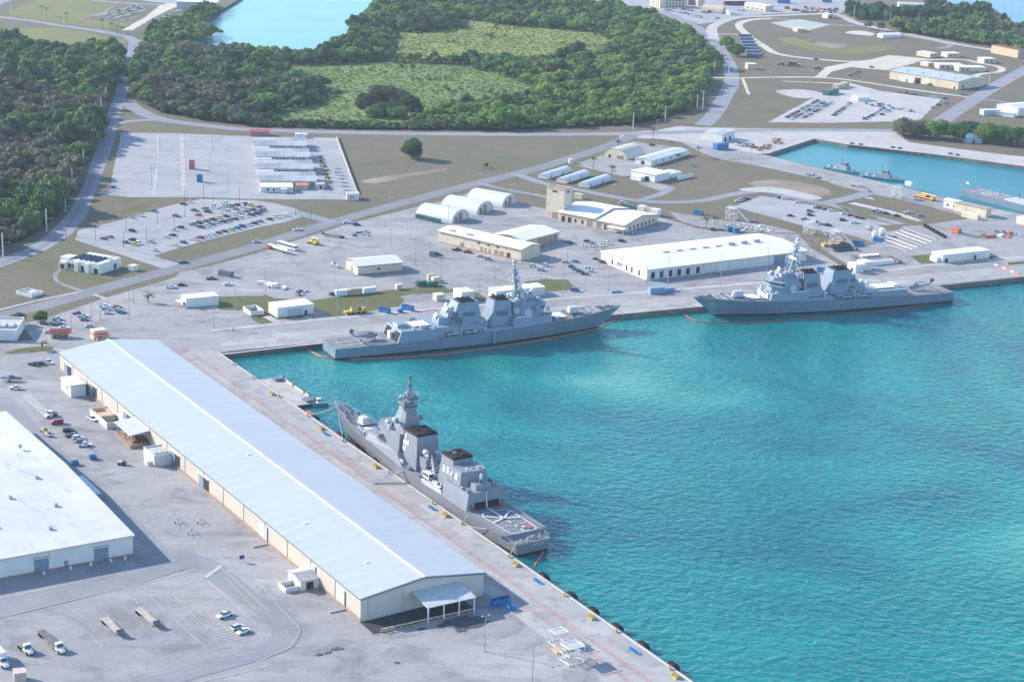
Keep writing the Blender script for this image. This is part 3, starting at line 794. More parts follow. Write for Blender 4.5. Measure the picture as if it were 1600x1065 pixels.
M_DOOR_BLUE = plain('blue_grey_door', (0.20, 0.27, 0.36), 0.55, var=0.12)
M_DOOR_PALE = plain('pale_door', (0.55, 0.58, 0.60), 0.55, var=0.1)
M_DOOR_ROSE = plain('brown_rose_door', (0.38, 0.25, 0.22), 0.6, var=0.15)
M_GLASS = plain('dark_glass', (0.03, 0.05, 0.08), 0.1, var=0.2, spec=0.6)
M_REDROOF = plain('red_tile_roof', (0.42, 0.10, 0.07), 0.7, var=0.2, scale=1.5)
M_PANEL = plain('solar_panel', (0.03, 0.04, 0.075), 0.2, var=0.2, spec=0.6)
M_STEEL = plain('galvanised_steel', (0.42, 0.43, 0.44), 0.45, 0.4, var=0.15)
M_WSTEEL = plain('white_steel', (0.78, 0.78, 0.77), 0.5, var=0.08)
M_RUST = plain('rusty_steel', (0.24, 0.10, 0.06), 0.85, var=0.3, scale=1.5)
M_CONCW = plain('concrete_wall', (0.40, 0.385, 0.36), 0.85, var=0.2, scale=0.4)
M_REDCURB = plain('red_brown_curb', (0.36, 0.24, 0.185), 0.8, var=0.2)
M_ASPHALT = blotch('ramp_asphalt', [(0.045, 0.047, 0.05), (0.07, 0.072, 0.075)], 0.3)

def opening(root, wall, L, W, t, w, z0, z1, m, name='window', proud=0.07):
    """a door or window leaf set on one of the four walls; t is the distance along that wall"""
    b = MB()
    if wall == 'f': b.box(t, t + w, -proud, 0.05, z0, z1)
    elif wall == 'b': b.box(t, t + w, W - .05, W + proud, z0, z1)
    elif wall == 'l': b.box(-proud, 0.05, t, t + w, z0, z1)
    else: b.box(L - .05, L + proud, t, t + w, z0, z1)
    o = b.build(name, m, root)
    if w >= 1.9 and wall in 'fl':
        e = MB()
        for (a0, a1, c0, c1) in ((t - .14, t, z0, z1 + .14), (t + w, t + w + .14, z0, z1 + .14), (t, t + w, z1, z1 + .14)):
            if wall == 'f': e.box(a0, a1, -proud - .08, 0.04, c0, c1)
            else: e.box(-proud - .08, 0.04, a0, a1, c0, c1)
        e.build('frame', M_TRIM_BROWN if name == 'door' else M_WALL_GREY, o)
    return o
def building(name, label, cat, A, L, W, az, h, roof='gable', ridge='x', rise=1.2, wall=None, rm=None, over=0.35, eave=None, group=None, loc=None, z=ZL):
    """A: photograph pixel of the corner nearest the camera; x runs along the right-hand wall, y along the left-hand one"""
    wall = wall or M_WALL_WHITE; rm = rm or M_ROOF_CLEAN
    o = P(*A) if loc is None else loc
    root = thing(name, label, cat, (o.x, o.y, z), R(az), group)
    b = MB()
    th = 0.25
    if roof == 'gable' and ridge == 'x':
        b.add([(0, 0, 0), (L, 0, 0), (L, W, 0), (0, W, 0), (0, 0, h), (L, 0, h), (L, W, h), (0, W, h), (0, W / 2, h + rise), (L, W / 2, h + rise)],
              [(0, 1, 5, 4), (2, 3, 7, 6), (1, 2, 6, 9, 5), (3, 0, 4, 8, 7)])
    elif roof == 'gable':
        b.add([(0, 0, 0), (L, 0, 0), (L, W, 0), (0, W, 0), (0, 0, h), (L, 0, h), (L, W, h), (0, W, h), (L / 2, 0, h + rise), (L / 2, W, h + rise)],
              [(0, 1, 5, 8, 4), (2, 3, 7, 9, 6), (1, 2, 6, 5), (3, 0, 4, 7)])
    else:
        b.box(0, L, 0, W, 0, h)
    b.build('wall', wall, root)
    r = MB()
    e = over
    if roof == 'gable':
        if ridge == 'x':
            k = rise * e / (W / 2)
            for s in (0, 1):
                ya, yb = (-e, W / 2) if s == 0 else (W / 2, W + e)
                za, zb = (h - k, h + rise) if s == 0 else (h + rise, h - k)
                r = MB()
                r.hexa([(-e, ya, za + .02), (L + e, ya, za + .02), (L + e, yb, zb + .02), (-e, yb, zb + .02)], [(-e, ya, za + th), (L + e, ya, za + th), (L + e, yb, zb + th), (-e, yb, zb + th)])
                r.build('roof_slope', rm, root)
        else:
            k = rise * e / (L / 2)
            for s in (0, 1):
                xa, xb = (-e, L / 2) if s == 0 else (L / 2, L + e)
                za, zb = (h - k, h + rise) if s == 0 else (h + rise, h - k)
                r = MB()
                r.hexa([(xa, -e, za + .02), (xb, -e, zb + .02), (xb, W + e, zb + .02), (xa, W + e, za + .02)], [(xa, -e, za + th), (xb, -e, zb + th), (xb, W + e, zb + th), (xa, W + e, za + th)])
                r.build('roof_slope', rm, root)
    elif roof == 'flat':
        r.box(-e, L + e, -e, W + e, h, h + th)
        r.build('roof', rm, root)
    elif roof == 'mono':
        r.hexa([(-e, -e, h - .1), (L + e, -e, h - .1), (L + e, W + e, h + rise), (-e, W + e, h + rise)], [(-e, -e, h + th), (L + e, -e, h + th), (L + e, W + e, h + rise + th), (-e, W + e, h + rise + th)])
        r.build('roof', rm, root)
    elif roof == 'parapet':
        for x0, x1, y0, y1 in ((-.02, L + .02, -.02, .3), (-.02, L + .02, W - .3, W + .02), (-.02, .3, .3, W - .3), (L - .3, L + .02, .3, W - .3)):
            MB().box(x0, x1, y0, y1, h - .01, h + rise).build('parapet', wall, root)
        MB().box(.3, L - .3, .3, W - .3, h + .01, h + .08).build('roof', rm, root)
    if eave:
        tb = MB()
        if roof == 'gable' and ridge == 'x':
            tb.box(-e, L + e, -e - .06, -e, h - .35, h + .1)
            tb.hexa([(-e - .06, -e, h - .35), (-e, -e, h - .35), (-e, W / 2, h + rise - .35), (-e - .06, W / 2, h + rise - .35)], [(-e - .06, -e, h + .2), (-e, -e, h + .2), (-e, W / 2, h + rise + .2), (-e - .06, W / 2, h + rise + .2)])
            tb.hexa([(-e - .06, W / 2, h + rise - .35), (-e, W / 2, h + rise - .35), (-e, W + e, h - .35), (-e - .06, W + e, h - .35)], [(-e - .06, W / 2, h + rise + .2), (-e, W / 2, h + rise + .2), (-e, W + e, h + .2), (-e - .06, W + e, h + .2)])
        elif roof == 'gable':
            tb.box(-e - .06, -e, -e, W + e, h - .35, h + .1)
            for x0, z0, x1, z1 in ((-e, h, L / 2, h + rise), (L / 2, h + rise, L + e, h)):
                tb.hexa([(x0, -e - .06, z0 - .35), (x1, -e - .06, z1 - .35), (x1, -e, z1 - .35), (x0, -e, z0 - .35)], [(x0, -e - .06, z0 + .2), (x1, -e - .06, z1 + .2), (x1, -e, z1 + .2), (x0, -e, z0 + .2)])
        else:
            tb.box(-e - .02, L + e + .02, -e - .06, -e, h - .25, h + .28)
            tb.box(-e - .06, -e, -e - .02, W + e, h - .25, h + .28)
        tb.build('fascia', eave, root)
    root['dims'] = (L, W, h)
    return root
def op(root, wall, t, w, z0, z1, m, name='window', n=1, step=0.0):
    L, W, h = root['dims']
    for i in range(n): opening(root, wall, L, W, t + i * step, w, z0, z1, m, name)
AZ = 32.3
# ---- the long pier warehouse
wh = building('pier_warehouse', 'very long pale blue gabled warehouse along the near pier', 'warehouse', (564, 971), 45.0, 290.0, AZ, 7.9, 'gable', 'y', 3.0, M_WALL_PALE, M_ROOF_BLUE, 0.5, M_TRIM_DARK)
MB().box(22.2, 22.8, -.6, 290.6, 11.1, 11.42).build('ridge_cap', M_RIDGE, wh)
def sheet_material():
    m, nt, b = nodes('roof_sheet_metal')
    oi = nt.nodes.new('ShaderNodeObjectInfo')
    a = ramp(nt, oi.outputs['Random'], [(0.0, (.440, .472, .49)), (1.0, (.458, .49, .507))])
    s_ = ramp(nt, noise(nt, 0.2, 6, 0.7, sx=0.12, sy=2.0), [(0.45, 1.0), (0.75, 0.8)])
    nt.links.new(mix(nt, 1.0, a, s_, 'MULTIPLY'), b.inputs['Base Color'])
    b.inputs['Roughness'].default_value = .42
    return m
M_SHEET = sheet_material()
sheets = []
for sd in (0, 1):
    xa, xb, za, zb = (-.5, 22.35, 8.10, 11.13) if sd == 0 else (22.65, 45.5, 11.13, 8.10)
    b = MB().hexa([(xa, .05, za), (xb, .05, zb), (xb, 7.265, zb), (xa, 7.265, za)], [(xa, .05, za + .07), (xb, .05, zb + .07), (xb, 7.265, zb + .07), (xa, 7.265, za + .07)])
    sheets.append(bpy.data.meshes.new('roof_sheet')); sheets[-1].from_pydata(b.v, [], b.f); sheets[-1].materials.append(M_SHEET)
for i in range(40):
    for me_ in sheets:
        q_ = bpy.data.objects.new('roof_sheet', me_); link(q_, wh); q_.location = (0, i * 7.27 - .3, 0)
npan = 16
for i in range(npan):
    y0 = 290.0 * i / npan; y1 = 290.0 * (i + 1) / npan
    MB().box(-.12, 0.02, y0 + .12, y1 - .12, 1.1, 7.35).build('wall_panel', M_WALL_CREAM, wh)
    MB().box(-.22, 0.02, y1 - .22, y1 + .1, 0.1, 7.6).build('downpipe', M_TRIM_DARK, wh)
MB().box(-.3, 0.0, 0, 290, 0, 1.0).build('plinth', M_REDCURB, wh)
for y in (11.5, 33.0, 71.0):
    d = MB().box(-.2, 0.0, y, y + 6.0, 0.4, 5.9).build('door', M_DOOR_PALE, wh)
    MB().box(-6.0, -.25, y - 1.5, y - 1.1, 0, 0.5).build('curb', M_SAND, wh)
    MB().box(-.4, -.2, y - 1.0, y - .6, 0.4, 6.2).build('door_post', M_TRIM_DARK, d)
for y in (122.0, 150.0, 201.0, 242.0, 274.0):
    d = MB().box(-.2, 0.0, y, y + 4.6, 0.2, 5.4).build('door', M_DARK, wh)
    MB().box(-.36, -.21, y + 4.7, y + 9.0, 0.2, 5.6).build('sliding_door', M_DOOR_BLUE, d)
    MB().box(-.5, 0.0, y - .4, y + 9.2, 5.65, 6.0).build('door_track', M_WALL_BEIGE, d)
# camera-side gable: canopy, ramp, drain pipes
for x in (2.4, 14.6, 33.5): MB().box(x, x + .35, -.3, 0, 1.0, 7.4).build('drain_pipe', M_WALL_GREY, wh)
cano = MB().hexa([(18, -10.5, 5.1), (36, -10.5, 5.1), (36, -.05, 6.6), (18, -.05, 6.6)], [(18, -10.5, 5.4), (36, -10.5, 5.4), (36, -.05, 6.9), (18, -.05, 6.9)]).build('canopy', plain('canopy_metal', (0.52, 0.54, 0.53), 0.55), wh)
for x in (18.5, 24.2, 29.8, 35.4): MB().box(x, x + .35, -10.2, -9.85, 0, 5.15).build('canopy_post', M_WSTEEL, cano)
rmp = MB().hexa([(-.5, -9.7, 0.02), (36, -9.7, 0.02), (36, -.32, 0.02), (-.5, -.32, 0.02)], [(-.5, -9.7, 0.06), (36, -9.7, 1.1), (36, -.32, 1.1), (-.5, -.32, 0.06)]).build('ramp', M_ASPHALT, wh)
for i in range(15):
    x = 2.0 + i * 2.25
    MB().box(x, x + .5, -10.05, -9.72, 0, 1.5).build('rail_post', M_REDCURB, rmp)
    MB().box(x + .5, x + 2.25, -10.0, -9.77, 1.05, 1.4).build('rail', M_WALL_BEIGE, rmp)
    MB().box(x + .5, x + 2.25, -9.99, -9.78, 0.0, 0.45).build('rail_base', M_REDCURB, rmp)
for (y, x) in ((128, 18), (60, 9), (20, 12)):
    MB().box(x, x + 1.6, y, y + 1.2, 7.9 + x / 22.5 * 3 + .2, 7.9 + x / 22.5 * 3 + .7).build('roof_vent', M_ROOF_CLEAN, wh)
# huts against its long wall
hut = building('guard_hut', 'small flat white hut beside the first doorway of the pier warehouse', 'hut', (111, 621), 6.5, 12.5, AZ, 5.2, 'flat', wall=M_WALL_WHITE, eave=M_WALL_BEIGE)
op(hut, 'l', 4, 1.6, 2.6, 3.6, M_DARK)
def open_pen(name, label, cat, A, L, W, az, h, m, th=0.35, gap=None):
    o = P(*A); r = thing(name, label, cat, (o.x, o.y, ZL), R(az))
    for k, (x0, x1, y0, y1) in enumerate(((0, L, 0, th), (0, L, W - th, W), (0, th, th, W - th), (L - th, L, th, W - th))):
        if gap == k: x1 = x0 + (x1 - x0) * .3
        MB().box(x0, x1, y0, y1, 0, h).build('wall', m, r)
    return r
pen = open_pen('walled_pen', 'low cream walled pen beside the pier warehouse wall', 'pen', (167, 670), 8.0, 20.0, AZ, 2.6, M_WALL_WHITE)
MB().box(1, 7, 9, 18, 0, 2.4).build('tank', M_WALL_TAN, pen)
MB().box(.8, 5, 15, 19, 2.5, 2.7).build('lid', M_RUST, pen)
sh = thing('loading_canopy', 'pale grey canopy over a loading dock at the long warehouse', 'canopy', P(206, 699), R(AZ))
MB().hexa([(-1, -1, 5.2), (12.3, -1, 6.6), (12.3, 17, 6.6), (-1, 17, 5.2)], [(-1, -1, 5.5), (12.3, -1, 6.9), (12.3, 17, 6.9), (-1, 17, 5.5)]).build('roof', plain('canopy_metal', (0.55, 0.55, 0.5), .55), sh)
for x, y in ((0, 0), (0, 8), (0, 15.5), (11, 0)): MB().box(x, x + .4, y, y + .4, 0, 5.3 + x * .1).build('post', M_STEEL, sh)
MB().box(-1, 12, -1, 16, 0, 1.2).build('dock', M_REDCURB, sh)
for i in range(4): MB().box(1 + i * 2.6, 2.6 + i * 2.6, 1, 6, 1.25, 2.2).build('pallet', M_RUST, sh)
h2 = building('equipment_hut', 'cream hut with cluttered roof halfway along the pier warehouse', 'hut', (241, 729), 9.0, 11.0, AZ, 4.0, 'parapet', rise=.6, wall=M_WALL_WHITE, rm=M_ROOF_GREY)
for i in range(4): MB().box(1.2 + i * 1.9, 2.4 + i * 1.9, 2, 8, 4.05, 4.7).build('rooftop_unit', M_WALL_GREY, h2)
MB().box(-2, 0, 2, 5.5, 0, 1.8).build('tank', M_WALL_WHITE, h2)
h3 = building('pump_house', 'small white gabled pump house standing out in the yard', 'hut', (470, 923), 7.0, 9.5, AZ, 3.4, 'gable', 'x', 1.0, M_WALL_WHITE, M_ROOF_GREY, .5)
op(h3, 'f', 2, 2.4, .1, 2.6, M_DARK, 'door')
open_pen('walled_pen', 'low white walled pen beside the small gabled pump house', 'pen', (446, 926), 8, 5.5, AZ, 1.6, M_WALL_WHITE)
# ---- white-roofed warehouse at the lower left
o = P(208, 866); ax = Vector((math.cos(R(AZ)), math.sin(R(AZ)), 0))
wl = building('white_roofed_warehouse', 'big white-roofed warehouse cut off by the left edge', 'warehouse', None, 120, 142, AZ, 7.1, 'gable', 'x', 2.0, M_WALL_WHITE, M_ROOF_WHITE, .6, M_WALL_BEIGE, loc=o - ax * 120)
for t in (86.0, 106.5):
    op(wl, 'f', t, 4.6, .3, 5.0, M_DOOR_BLUE, 'door')
    MB().box(t - .4, t + 5.2, -1.2, -.07, 5.05, 5.4).build('door_hood', M_DOOR_PALE, wl)
op(wl, 'f', 96, 1.3, .2, 2.5, M_DOOR_BLUE, 'door')
MB().box(0, 120, -.16, 0, 0, .5).build('plinth', M_REDCURB, wl)
for (x, y) in ((80, 24), (96, 15), (104, 33), (92, 46), (106, 60), (88, 75), (110, 92)):
    MB().box(x, x + 1.2, y, y + 1.2, 7.1 + y / 71 * 2, 7.1 + y / 71 * 2 + 1.3).build('roof_vent', M_STEEL, wl)
for x in (88, 97, 104, 111, 116): MB().box(x, x + .7, -2.6, -1.9, 0, .9).build('bollard', M_WSTEEL, wl)
MB().hexa([(120.7, 50, 3.6), (127, 50, 3.3), (127, 70, 3.3), (120.7, 70, 3.6)], [(120.7, 50, 3.9), (127, 50, 3.6), (127, 70, 3.6), (120.7, 70, 3.9)]).build('side_canopy', M_DOOR_PALE, wl)
# ---- white warehouse above the right-hand destroyer
wr = building('white_warehouse', 'long low white-roofed warehouse behind the quay at right', 'warehouse', (1011, 438), 112, 45, 32.0, 5.9, 'gable', 'x', 1.8, M_WALL_WHITE, M_ROOF_CLEAN, .5, M_WALL_BEIGE)
op(wr, 'f', 2.5, 2.3, .6, 4.2, M_DARK, 'window', 5, 5.9)
op(wr, 'f', 33.0, 2.3, .6, 4.2, M_DARK, 'window')
op(wr, 'f', 88, 7.8, .1, 5.0, M_DOOR_BLUE, 'door')
op(wr, 'l', 14, 1.4, .8, 3.9, M_DARK, 'window', 2, 5.0)
op(wr, 'l', 24, 2.2, 1.6, 3.9, M_DOOR_ROSE, 'window', 2, 3.0)
op(wr, 'l', 33, 1.4, .8, 3.9, M_DARK, 'window', 1)
op(wr, 'l', 7, 1.4, .8, 3.9, M_DARK, 'window', 1)
for i in range(8):
    MB().box(26 + i * 9.2, 30.5 + i * 9.2, 21.8, 23.2, 7.9, 8.2 + (1.0 if i > 4 else .2)).build('roof_vent', M_STEEL, wr)
for i in range(11): MB().box(10 + i * 9.2, 10.25 + i * 9.2, -.2, 0, .2, 5.5).build('wall_joint', M_WALL_BEIGE, wr)
# ---- fire station, L-shaped
fs = building('fire_station', 'cream hall with white roof, front wing of the L-shaped station', 'building', (814, 408), 17, 61, 52, 6.6, 'gable', 'y', 1.6, M_WALL_BEIGE, M_ROOF_CLEAN, .7, M_TRIM_BROWN)
op(fs, 'l', 8, 2.2, .1, 3.0, M_DARK, 'door'); op(fs, 'l', 13, 2.2, .1, 3.0, M_DOOR_ROSE, 'door', 2, 4.0)
op(fs, 'l', 22, 1.6, .1, 2.8, M_DOOR_ROSE, 'door', 3, 3.0); op(fs, 'l', 42, 2.2, .1, 2.8, M_DOOR_ROSE, 'door')
op(fs, 'l', 16, 1.8, 4.4, 5.3, M_DARK, 'window', 3, 7.0)
MB().box(-.14, 0, 0, 61, 0, .5).build('plinth', M_TRIM_BROWN, fs)
for y in (38, 51): MB().box(2.5, 5.0, y, y + 4.5, 7.1, 7.7).build('red_roof_vent', plain('red_box', (.55, .10, .08), .6), fs)
fs2 = building('fire_station_garage', 'white-roofed garage wing of the L-shaped station with bay doors', 'building', (818, 391), 33, 22, 52, 5.6, 'gable', 'x', 1.6, M_WALL_BEIGE, M_ROOF_CLEAN, .7, M_TRIM_BROWN)
op(fs2, 'f', 13, 3.6, .1, 4.4, M_DOOR_ROSE, 'door', 4, 4.9)
# ---- tower building
tw = building('training_tower', 'tall plain cream tower block beside the low white-roofed hall', 'tower', (880, 344), 8.5, 13, 56, 18.6, 'parapet', rise=.7, wall=M_WALL_BEIGE, rm=M_ROOF_CLEAN)
op(tw, 'l', 4.5, 3.4, .1, 3.8, M_DOOR_ROSE, 'door')
op(tw, 'l', 5, 3.6, 16.4, 17.6, M_DARK); op(tw, 'f', 2.5, 3.2, 16.4, 17.6, M_DARK)
for t, zz in ((11.5, 8), (2, 7), (10, 2)): op(tw, 'l', t, .7, zz, zz + .5, M_DARK)
MB().box(-.2, 8.7, -.2, 13.2, 18.55, 18.9).build('cornice', M_TRIM_BROWN, tw)
la = building('low_hall', 'low white-roofed hall end with canopy, right of the cream tower', 'building', (975, 364), 40, 21, 56, 4.6, 'gable', 'y', 3.0, M_WALL_BEIGE, M_ROOF_CLEAN, .6, M_TRIM_BROWN)
op(la, 'f', 6, 1.6, .8, 2.8, M_DARK, 'window', 7, 4.6); op(la, 'l', 12, 2.0, .1, 2.8, M_DARK, 'door'); op(la, 'l', 17, 2.5, .1, 3.2, M_DOOR_ROSE, 'door')
MB().box(-5, 2, -2.5, 10, 2.9, 3.2).build('canopy', M_ROOF_CLEAN, la)
for x, y in ((-4.6, -2), (-4.6, 4), (-4.6, 9.4), (1.4, -2)): MB().box(x, x + .4, y, y + .4, 0, 2.9).build('canopy_post', M_WALL_GREY, la)
q = P(975, 364) + Vector((math.cos(R(146)), math.sin(R(146)), 0)) * 21.1
lb_ = building('low_hall', 'low hall adjoining the cream tower, its roof one step higher', 'building', None, 40, 26, 56, 5.3, 'gable', 'y', 3.2, M_WALL_BEIGE, M_ROOF_CLEAN, .6, M_TRIM_BROWN, loc=q)
op(lb_, 'l', 2, 3.2, .1, 3.6, M_DOOR_ROSE, 'door'); op(lb_, 'l', 8, 1.4, .8, 3.0, M_DARK, 'window', 2, 5); op(lb_, 'l', 17, 2.2, .1, 3.2, M_DARK, 'door', 2, 4.5)
for x, y in ((8, 6), (14, 12), (10, 18), (25, 9)): MB().box(x, x + 1, y, y + 1, 6.4, 7.4).build('roof_vent', M_STEEL, lb_)
# ---- Quonset huts
def quonset(name, label, A, L, W, az, hh, m, endm, doorm, group=None, door=True, axis='y'):
    o = P(*A); r = thing(name, label, 'hut', (o.x, o.y, ZL), R(az), group)
    n = 16
    sec = [(L / 2 - L / 2 * math.cos(math.pi * i / n), hh * math.sin(math.pi * i / n) ** .9) for i in range(n + 1)]
    b = MB()
    def pt(s, y): return (s[0], y, s[1]) if axis == 'y' else (y, s[0], s[1])
    b.add([pt(s, 0) for s in sec] + [pt(s, W) for s in sec], [(i, i + 1, n + 2 + i, n + 1 + i) for i in range(n)])
    b.build('shell', m, r, smooth=True)
    for y in (.25, W - .25):
        e = MB(); e.add([pt(s, y) for s in sec], [tuple(range(n + 1))]); e.build('end_wall', endm, r)
    if door:
        bx = (lambda a, c, z0, z1: MB().box(a, c, .05, .3, z0, z1)) if axis == 'y' else (lambda a, c, z0, z1: MB().box(.05, .3, a, c, z0, z1))
        bx(L * .40, L * .60, 0, hh * .72).build('door', doorm, r)
        bx(L * .22, L * .29, .2, hh * .45).build('door', M_DARK, r)
    return r
M_QUON = corrugated('quonset_metal', (0.60, 0.64, 0.68), 1.0, 'Y', 0.45, 0.06)
M_QEND = plain('quonset_end', (0.60, 0.585, 0.56), 0.7)
for i, (A, w) in enumerate((((706, 349), 'nearest of the three arched huts by the diagonal road'), ((745, 335.5), 'middle one of the three arched huts by the diagonal road'), ((784.5, 324), 'farthest of the three arched huts by the diagonal road'))):
    qh = quonset('arched_hut', 'pale metal ' + w, A, 18.5, 27, 58, 7.0, M_QUON, M_QEND, M_DOOR_ROSE, 'arched metal huts')
def quonset2():
    o = P(979, 250.5)
    r = thing('arched_hut', 'cream arched hut on the pad below the road junction', 'hut', (o.x, o.y, ZL), R(58))
    m = corrugated('cream_quonset', (.58, .55, .47), 1.0, 'X', .5)
    n, W, L, hh = 16, 20.0, 28.0, 7.2
    sec = [(W / 2 - W / 2 * math.cos(math.pi * i / n), hh * math.sin(math.pi * i / n) ** .9) for i in range(n + 1)]
    MB().add([(0, s[0], s[1]) for s in sec] + [(L, s[0], s[1]) for s in sec], [(i + 1, i, n + 1 + i, n + 2 + i) for i in range(n)]).build('shell', m, r, smooth=True)
    for x in (.25, L - .25): MB().add([(x, s[0], s[1]) for s in sec], [tuple(range(n + 1))]).build('end_wall', M_WALL_BEIGE, r)
    MB().box(.05, .3, 3, 8, 0, 2.6).build('door', M_TRIM_BROWN, r); MB().box(.05, .3, 13.5, 15, .1, 2.4).build('door', M_DARK, r)
    return r
quonset2()
# ---- sheds along the quay
s7 = building('cream_shed', 'cream gabled shed with brown trim alone in the open yard', 'shed', (559, 430), 26, 16.5, 28, 4.9, 'gable', 'x', 1.9, M_WALL_BEIGE, M_ROOF_CLEAN, .5, M_TRIM_BROWN)
op(s7, 'f', 11.5, 1.6, 2.0, 3.1, M_DARK); op(s7, 'l', 7, 2.4, .1, 3.0, M_DOOR_ROSE, 'door'); MB().box(-.12, 26.1, -.14, 0, 0, .5).build('plinth', M_TRIM_BROWN, s7)
s8 = building('white_shed', 'white flat-roofed shed with large roller door near the pier corner', 'shed', (433.5, 496.5), 19.5, 11, 31, 4.9, 'flat', wall=M_WALL_WHITE, over=.15)
op(s8, 'f', 6, 7, .1, 3.3, M_DOOR_PALE, 'door'); MB().box(5.4, 13.6, -1.0, -.08, 3.35, 3.6).build('door_hood', M_WALL_GREY, s8); op(s8, 'f', 14.5, 1.4, .1, 2.3, M_DARK, 'door')
s9 = building('white_shed', 'low white flat-roofed shed left of the walled pen', 'shed', (290.5, 480.5), 17, 8, 28, 4.4, 'flat', wall=M_WALL_WHITE, over=.15)
op(s9, 'l', 2, 2, .1, 2.6, M_DARK, 'door'); MB().box(5.5, 5.8, -.1, 0, .3, 4.2).build('wall_joint', M_WALL_GREY, s9)
MB().box(-3.5, 0, 1, 6, 2.6, 2.8).build('lean_to', M_ROOF_CLEAN, s9); MB().box(-3.3, -3.1, 1.2, 1.4, 0, 2.6).build('post', M_STEEL, s9); MB().box(-3.3, -3.1, 5.6, 5.8, 0, 2.6).build('post', M_STEEL, s9)
open_pen('walled_pen', 'open white block-walled pen beside the white roller-door shed', 'pen', (392, 493.5), 7, 10.5, 30, 2.3, M_WALL_WHITE, gap=2)
sA = building('white_shed', 'long white flat-roofed shed directly behind the middle destroyer', 'shed', (775, 468), 29, 8.5, 29, 4.1, 'flat', wall=M_WALL_WHITE, over=.15)
op(sA, 'l', 2.5, 2, .1, 2.4, M_DARK, 'door')
s17 = building('white_shed', 'long white flat-roofed shed by the quay at the far right', 'shed', (1472, 411), 35.5, 9.5, 29, 4.6, 'flat', wall=M_WALL_WHITE, over=.15)
op(s17, 'f', 2, 2, .1, 2.4, M_DARK, 'door'); op(s17, 'f', 24, 1.6, .1, 2.6, M_DARK, 'door'); MB().box(-2.5, 0, 2, 8, 0, 3.0).build('porch', M_WALL_WHITE, s17)
s18 = building('white_hut', 'white box hut behind the aft end of the middle destroyer', 'hut', (721, 471), 7.5, 9, 31, 4.6, 'flat', wall=M_WALL_WHITE, over=.1); op(s18, 'f', 1, 1.2, .1, 2.4, M_DARK, 'door')
building('white_hut', 'tiny cream cube hut on the pad behind the middle destroyer', 'hut', (682, 471), 4.6, 4.2, 31, 3.2, 'flat', wall=M_WALL_BEIGE, over=.1)
for i, (A, t) in enumerate((((1336, 427), 'left one of two tall white huts behind the right destroyer'), ((1350, 423), 'right one of two tall white huts behind the right destroyer'))):
    hh = building('white_hut', t, 'hut', A, 6, 7, 30, 4.6, 'flat', wall=M_WALL_WHITE, over=.1); op(hh, 'l', 2, 1.6, .1, 2.6, M_DARK, 'door')
# ---- solar building
sb = building('solar_roofed_building', 'white block building with solar panels, on the grass at left', 'building', (155, 429), 19, 21, 65, 4.6, 'parapet', rise=.8, wall=M_WALL_WHITE, rm=M_ROOF_CLEAN)
op(sb, 'l', 1.0, 2.2, .1, 2.8, M_DARK, 'door'); op(sb, 'l', 10, 1.8, .1, 3.0, M_DARK, 'door'); op(sb, 'l', 15.2, 2.2, .8, 3.4, M_GLASS, 'window', 2, 2.8); op(sb, 'f', 12.5, 2, .4, 3.2, M_GLASS)
for i in range(5):
    y = 3.4 + i * 3.3
    MB().hexa([(2, y, 5.5), (12.5, y, 5.5), (12.5, y + 1.9, 6.3), (2, y + 1.9, 6.3)], [(2, y, 5.6), (12.5, y, 5.6), (12.5, y + 1.9, 6.4), (2, y + 1.9, 6.4)]).build('solar_panel', M_PANEL, sb)
MB().box(13.2, 15.8, 3, 18, 4.9, 6.2).build('upper_wall', M_WALL_WHITE, sb)
MB().box(2, 9, 21.02, 27, 0, 5.6).build('rear_block', M_WALL_WHITE, sb)
MB().box(-1.5, 1.98, 21.02, 25, 0, 4.0).build('porch', M_WALL_WHITE, sb)
MB().box(-1.57, -1.45, 21.6, 24.3, .2, 2.8).build('porch_opening', M_DARK, sb)
for y in (6.0, 13.0): MB().box(-1.2, 0, y, y + 2.5, 0, 4.9).build('pilaster', M_WALL_WHITE, sb)
ut = thing('utility_box', 'small white block shelter on the grass right of the solar building', 'hut', P(208, 422), R(60)); MB().box(-2, 2, -1.6, 1.6, 0, 2.6).build('body', M_WALL_WHITE, ut); MB().box(-2.2, 2.2, -1.8, 1.8, 2.6, 2.85).build('roof', M_ROOF_CLEAN, ut)
tp = open_pen('walled_pen', 'low white generator enclosure on the grass at the left edge', 'pen', (50, 465), 8, 11, 60, 1.7, M_WALL_WHITE)
MB().box(2, 5.5, 2, 5, 0, 2.0).build('generator', M_WALL_WHITE, tp); MB().box(2, 5, 6.5, 9, 0, 1.6).build('transformer', plain('sage_green', (.30, .38, .32), .6), tp)
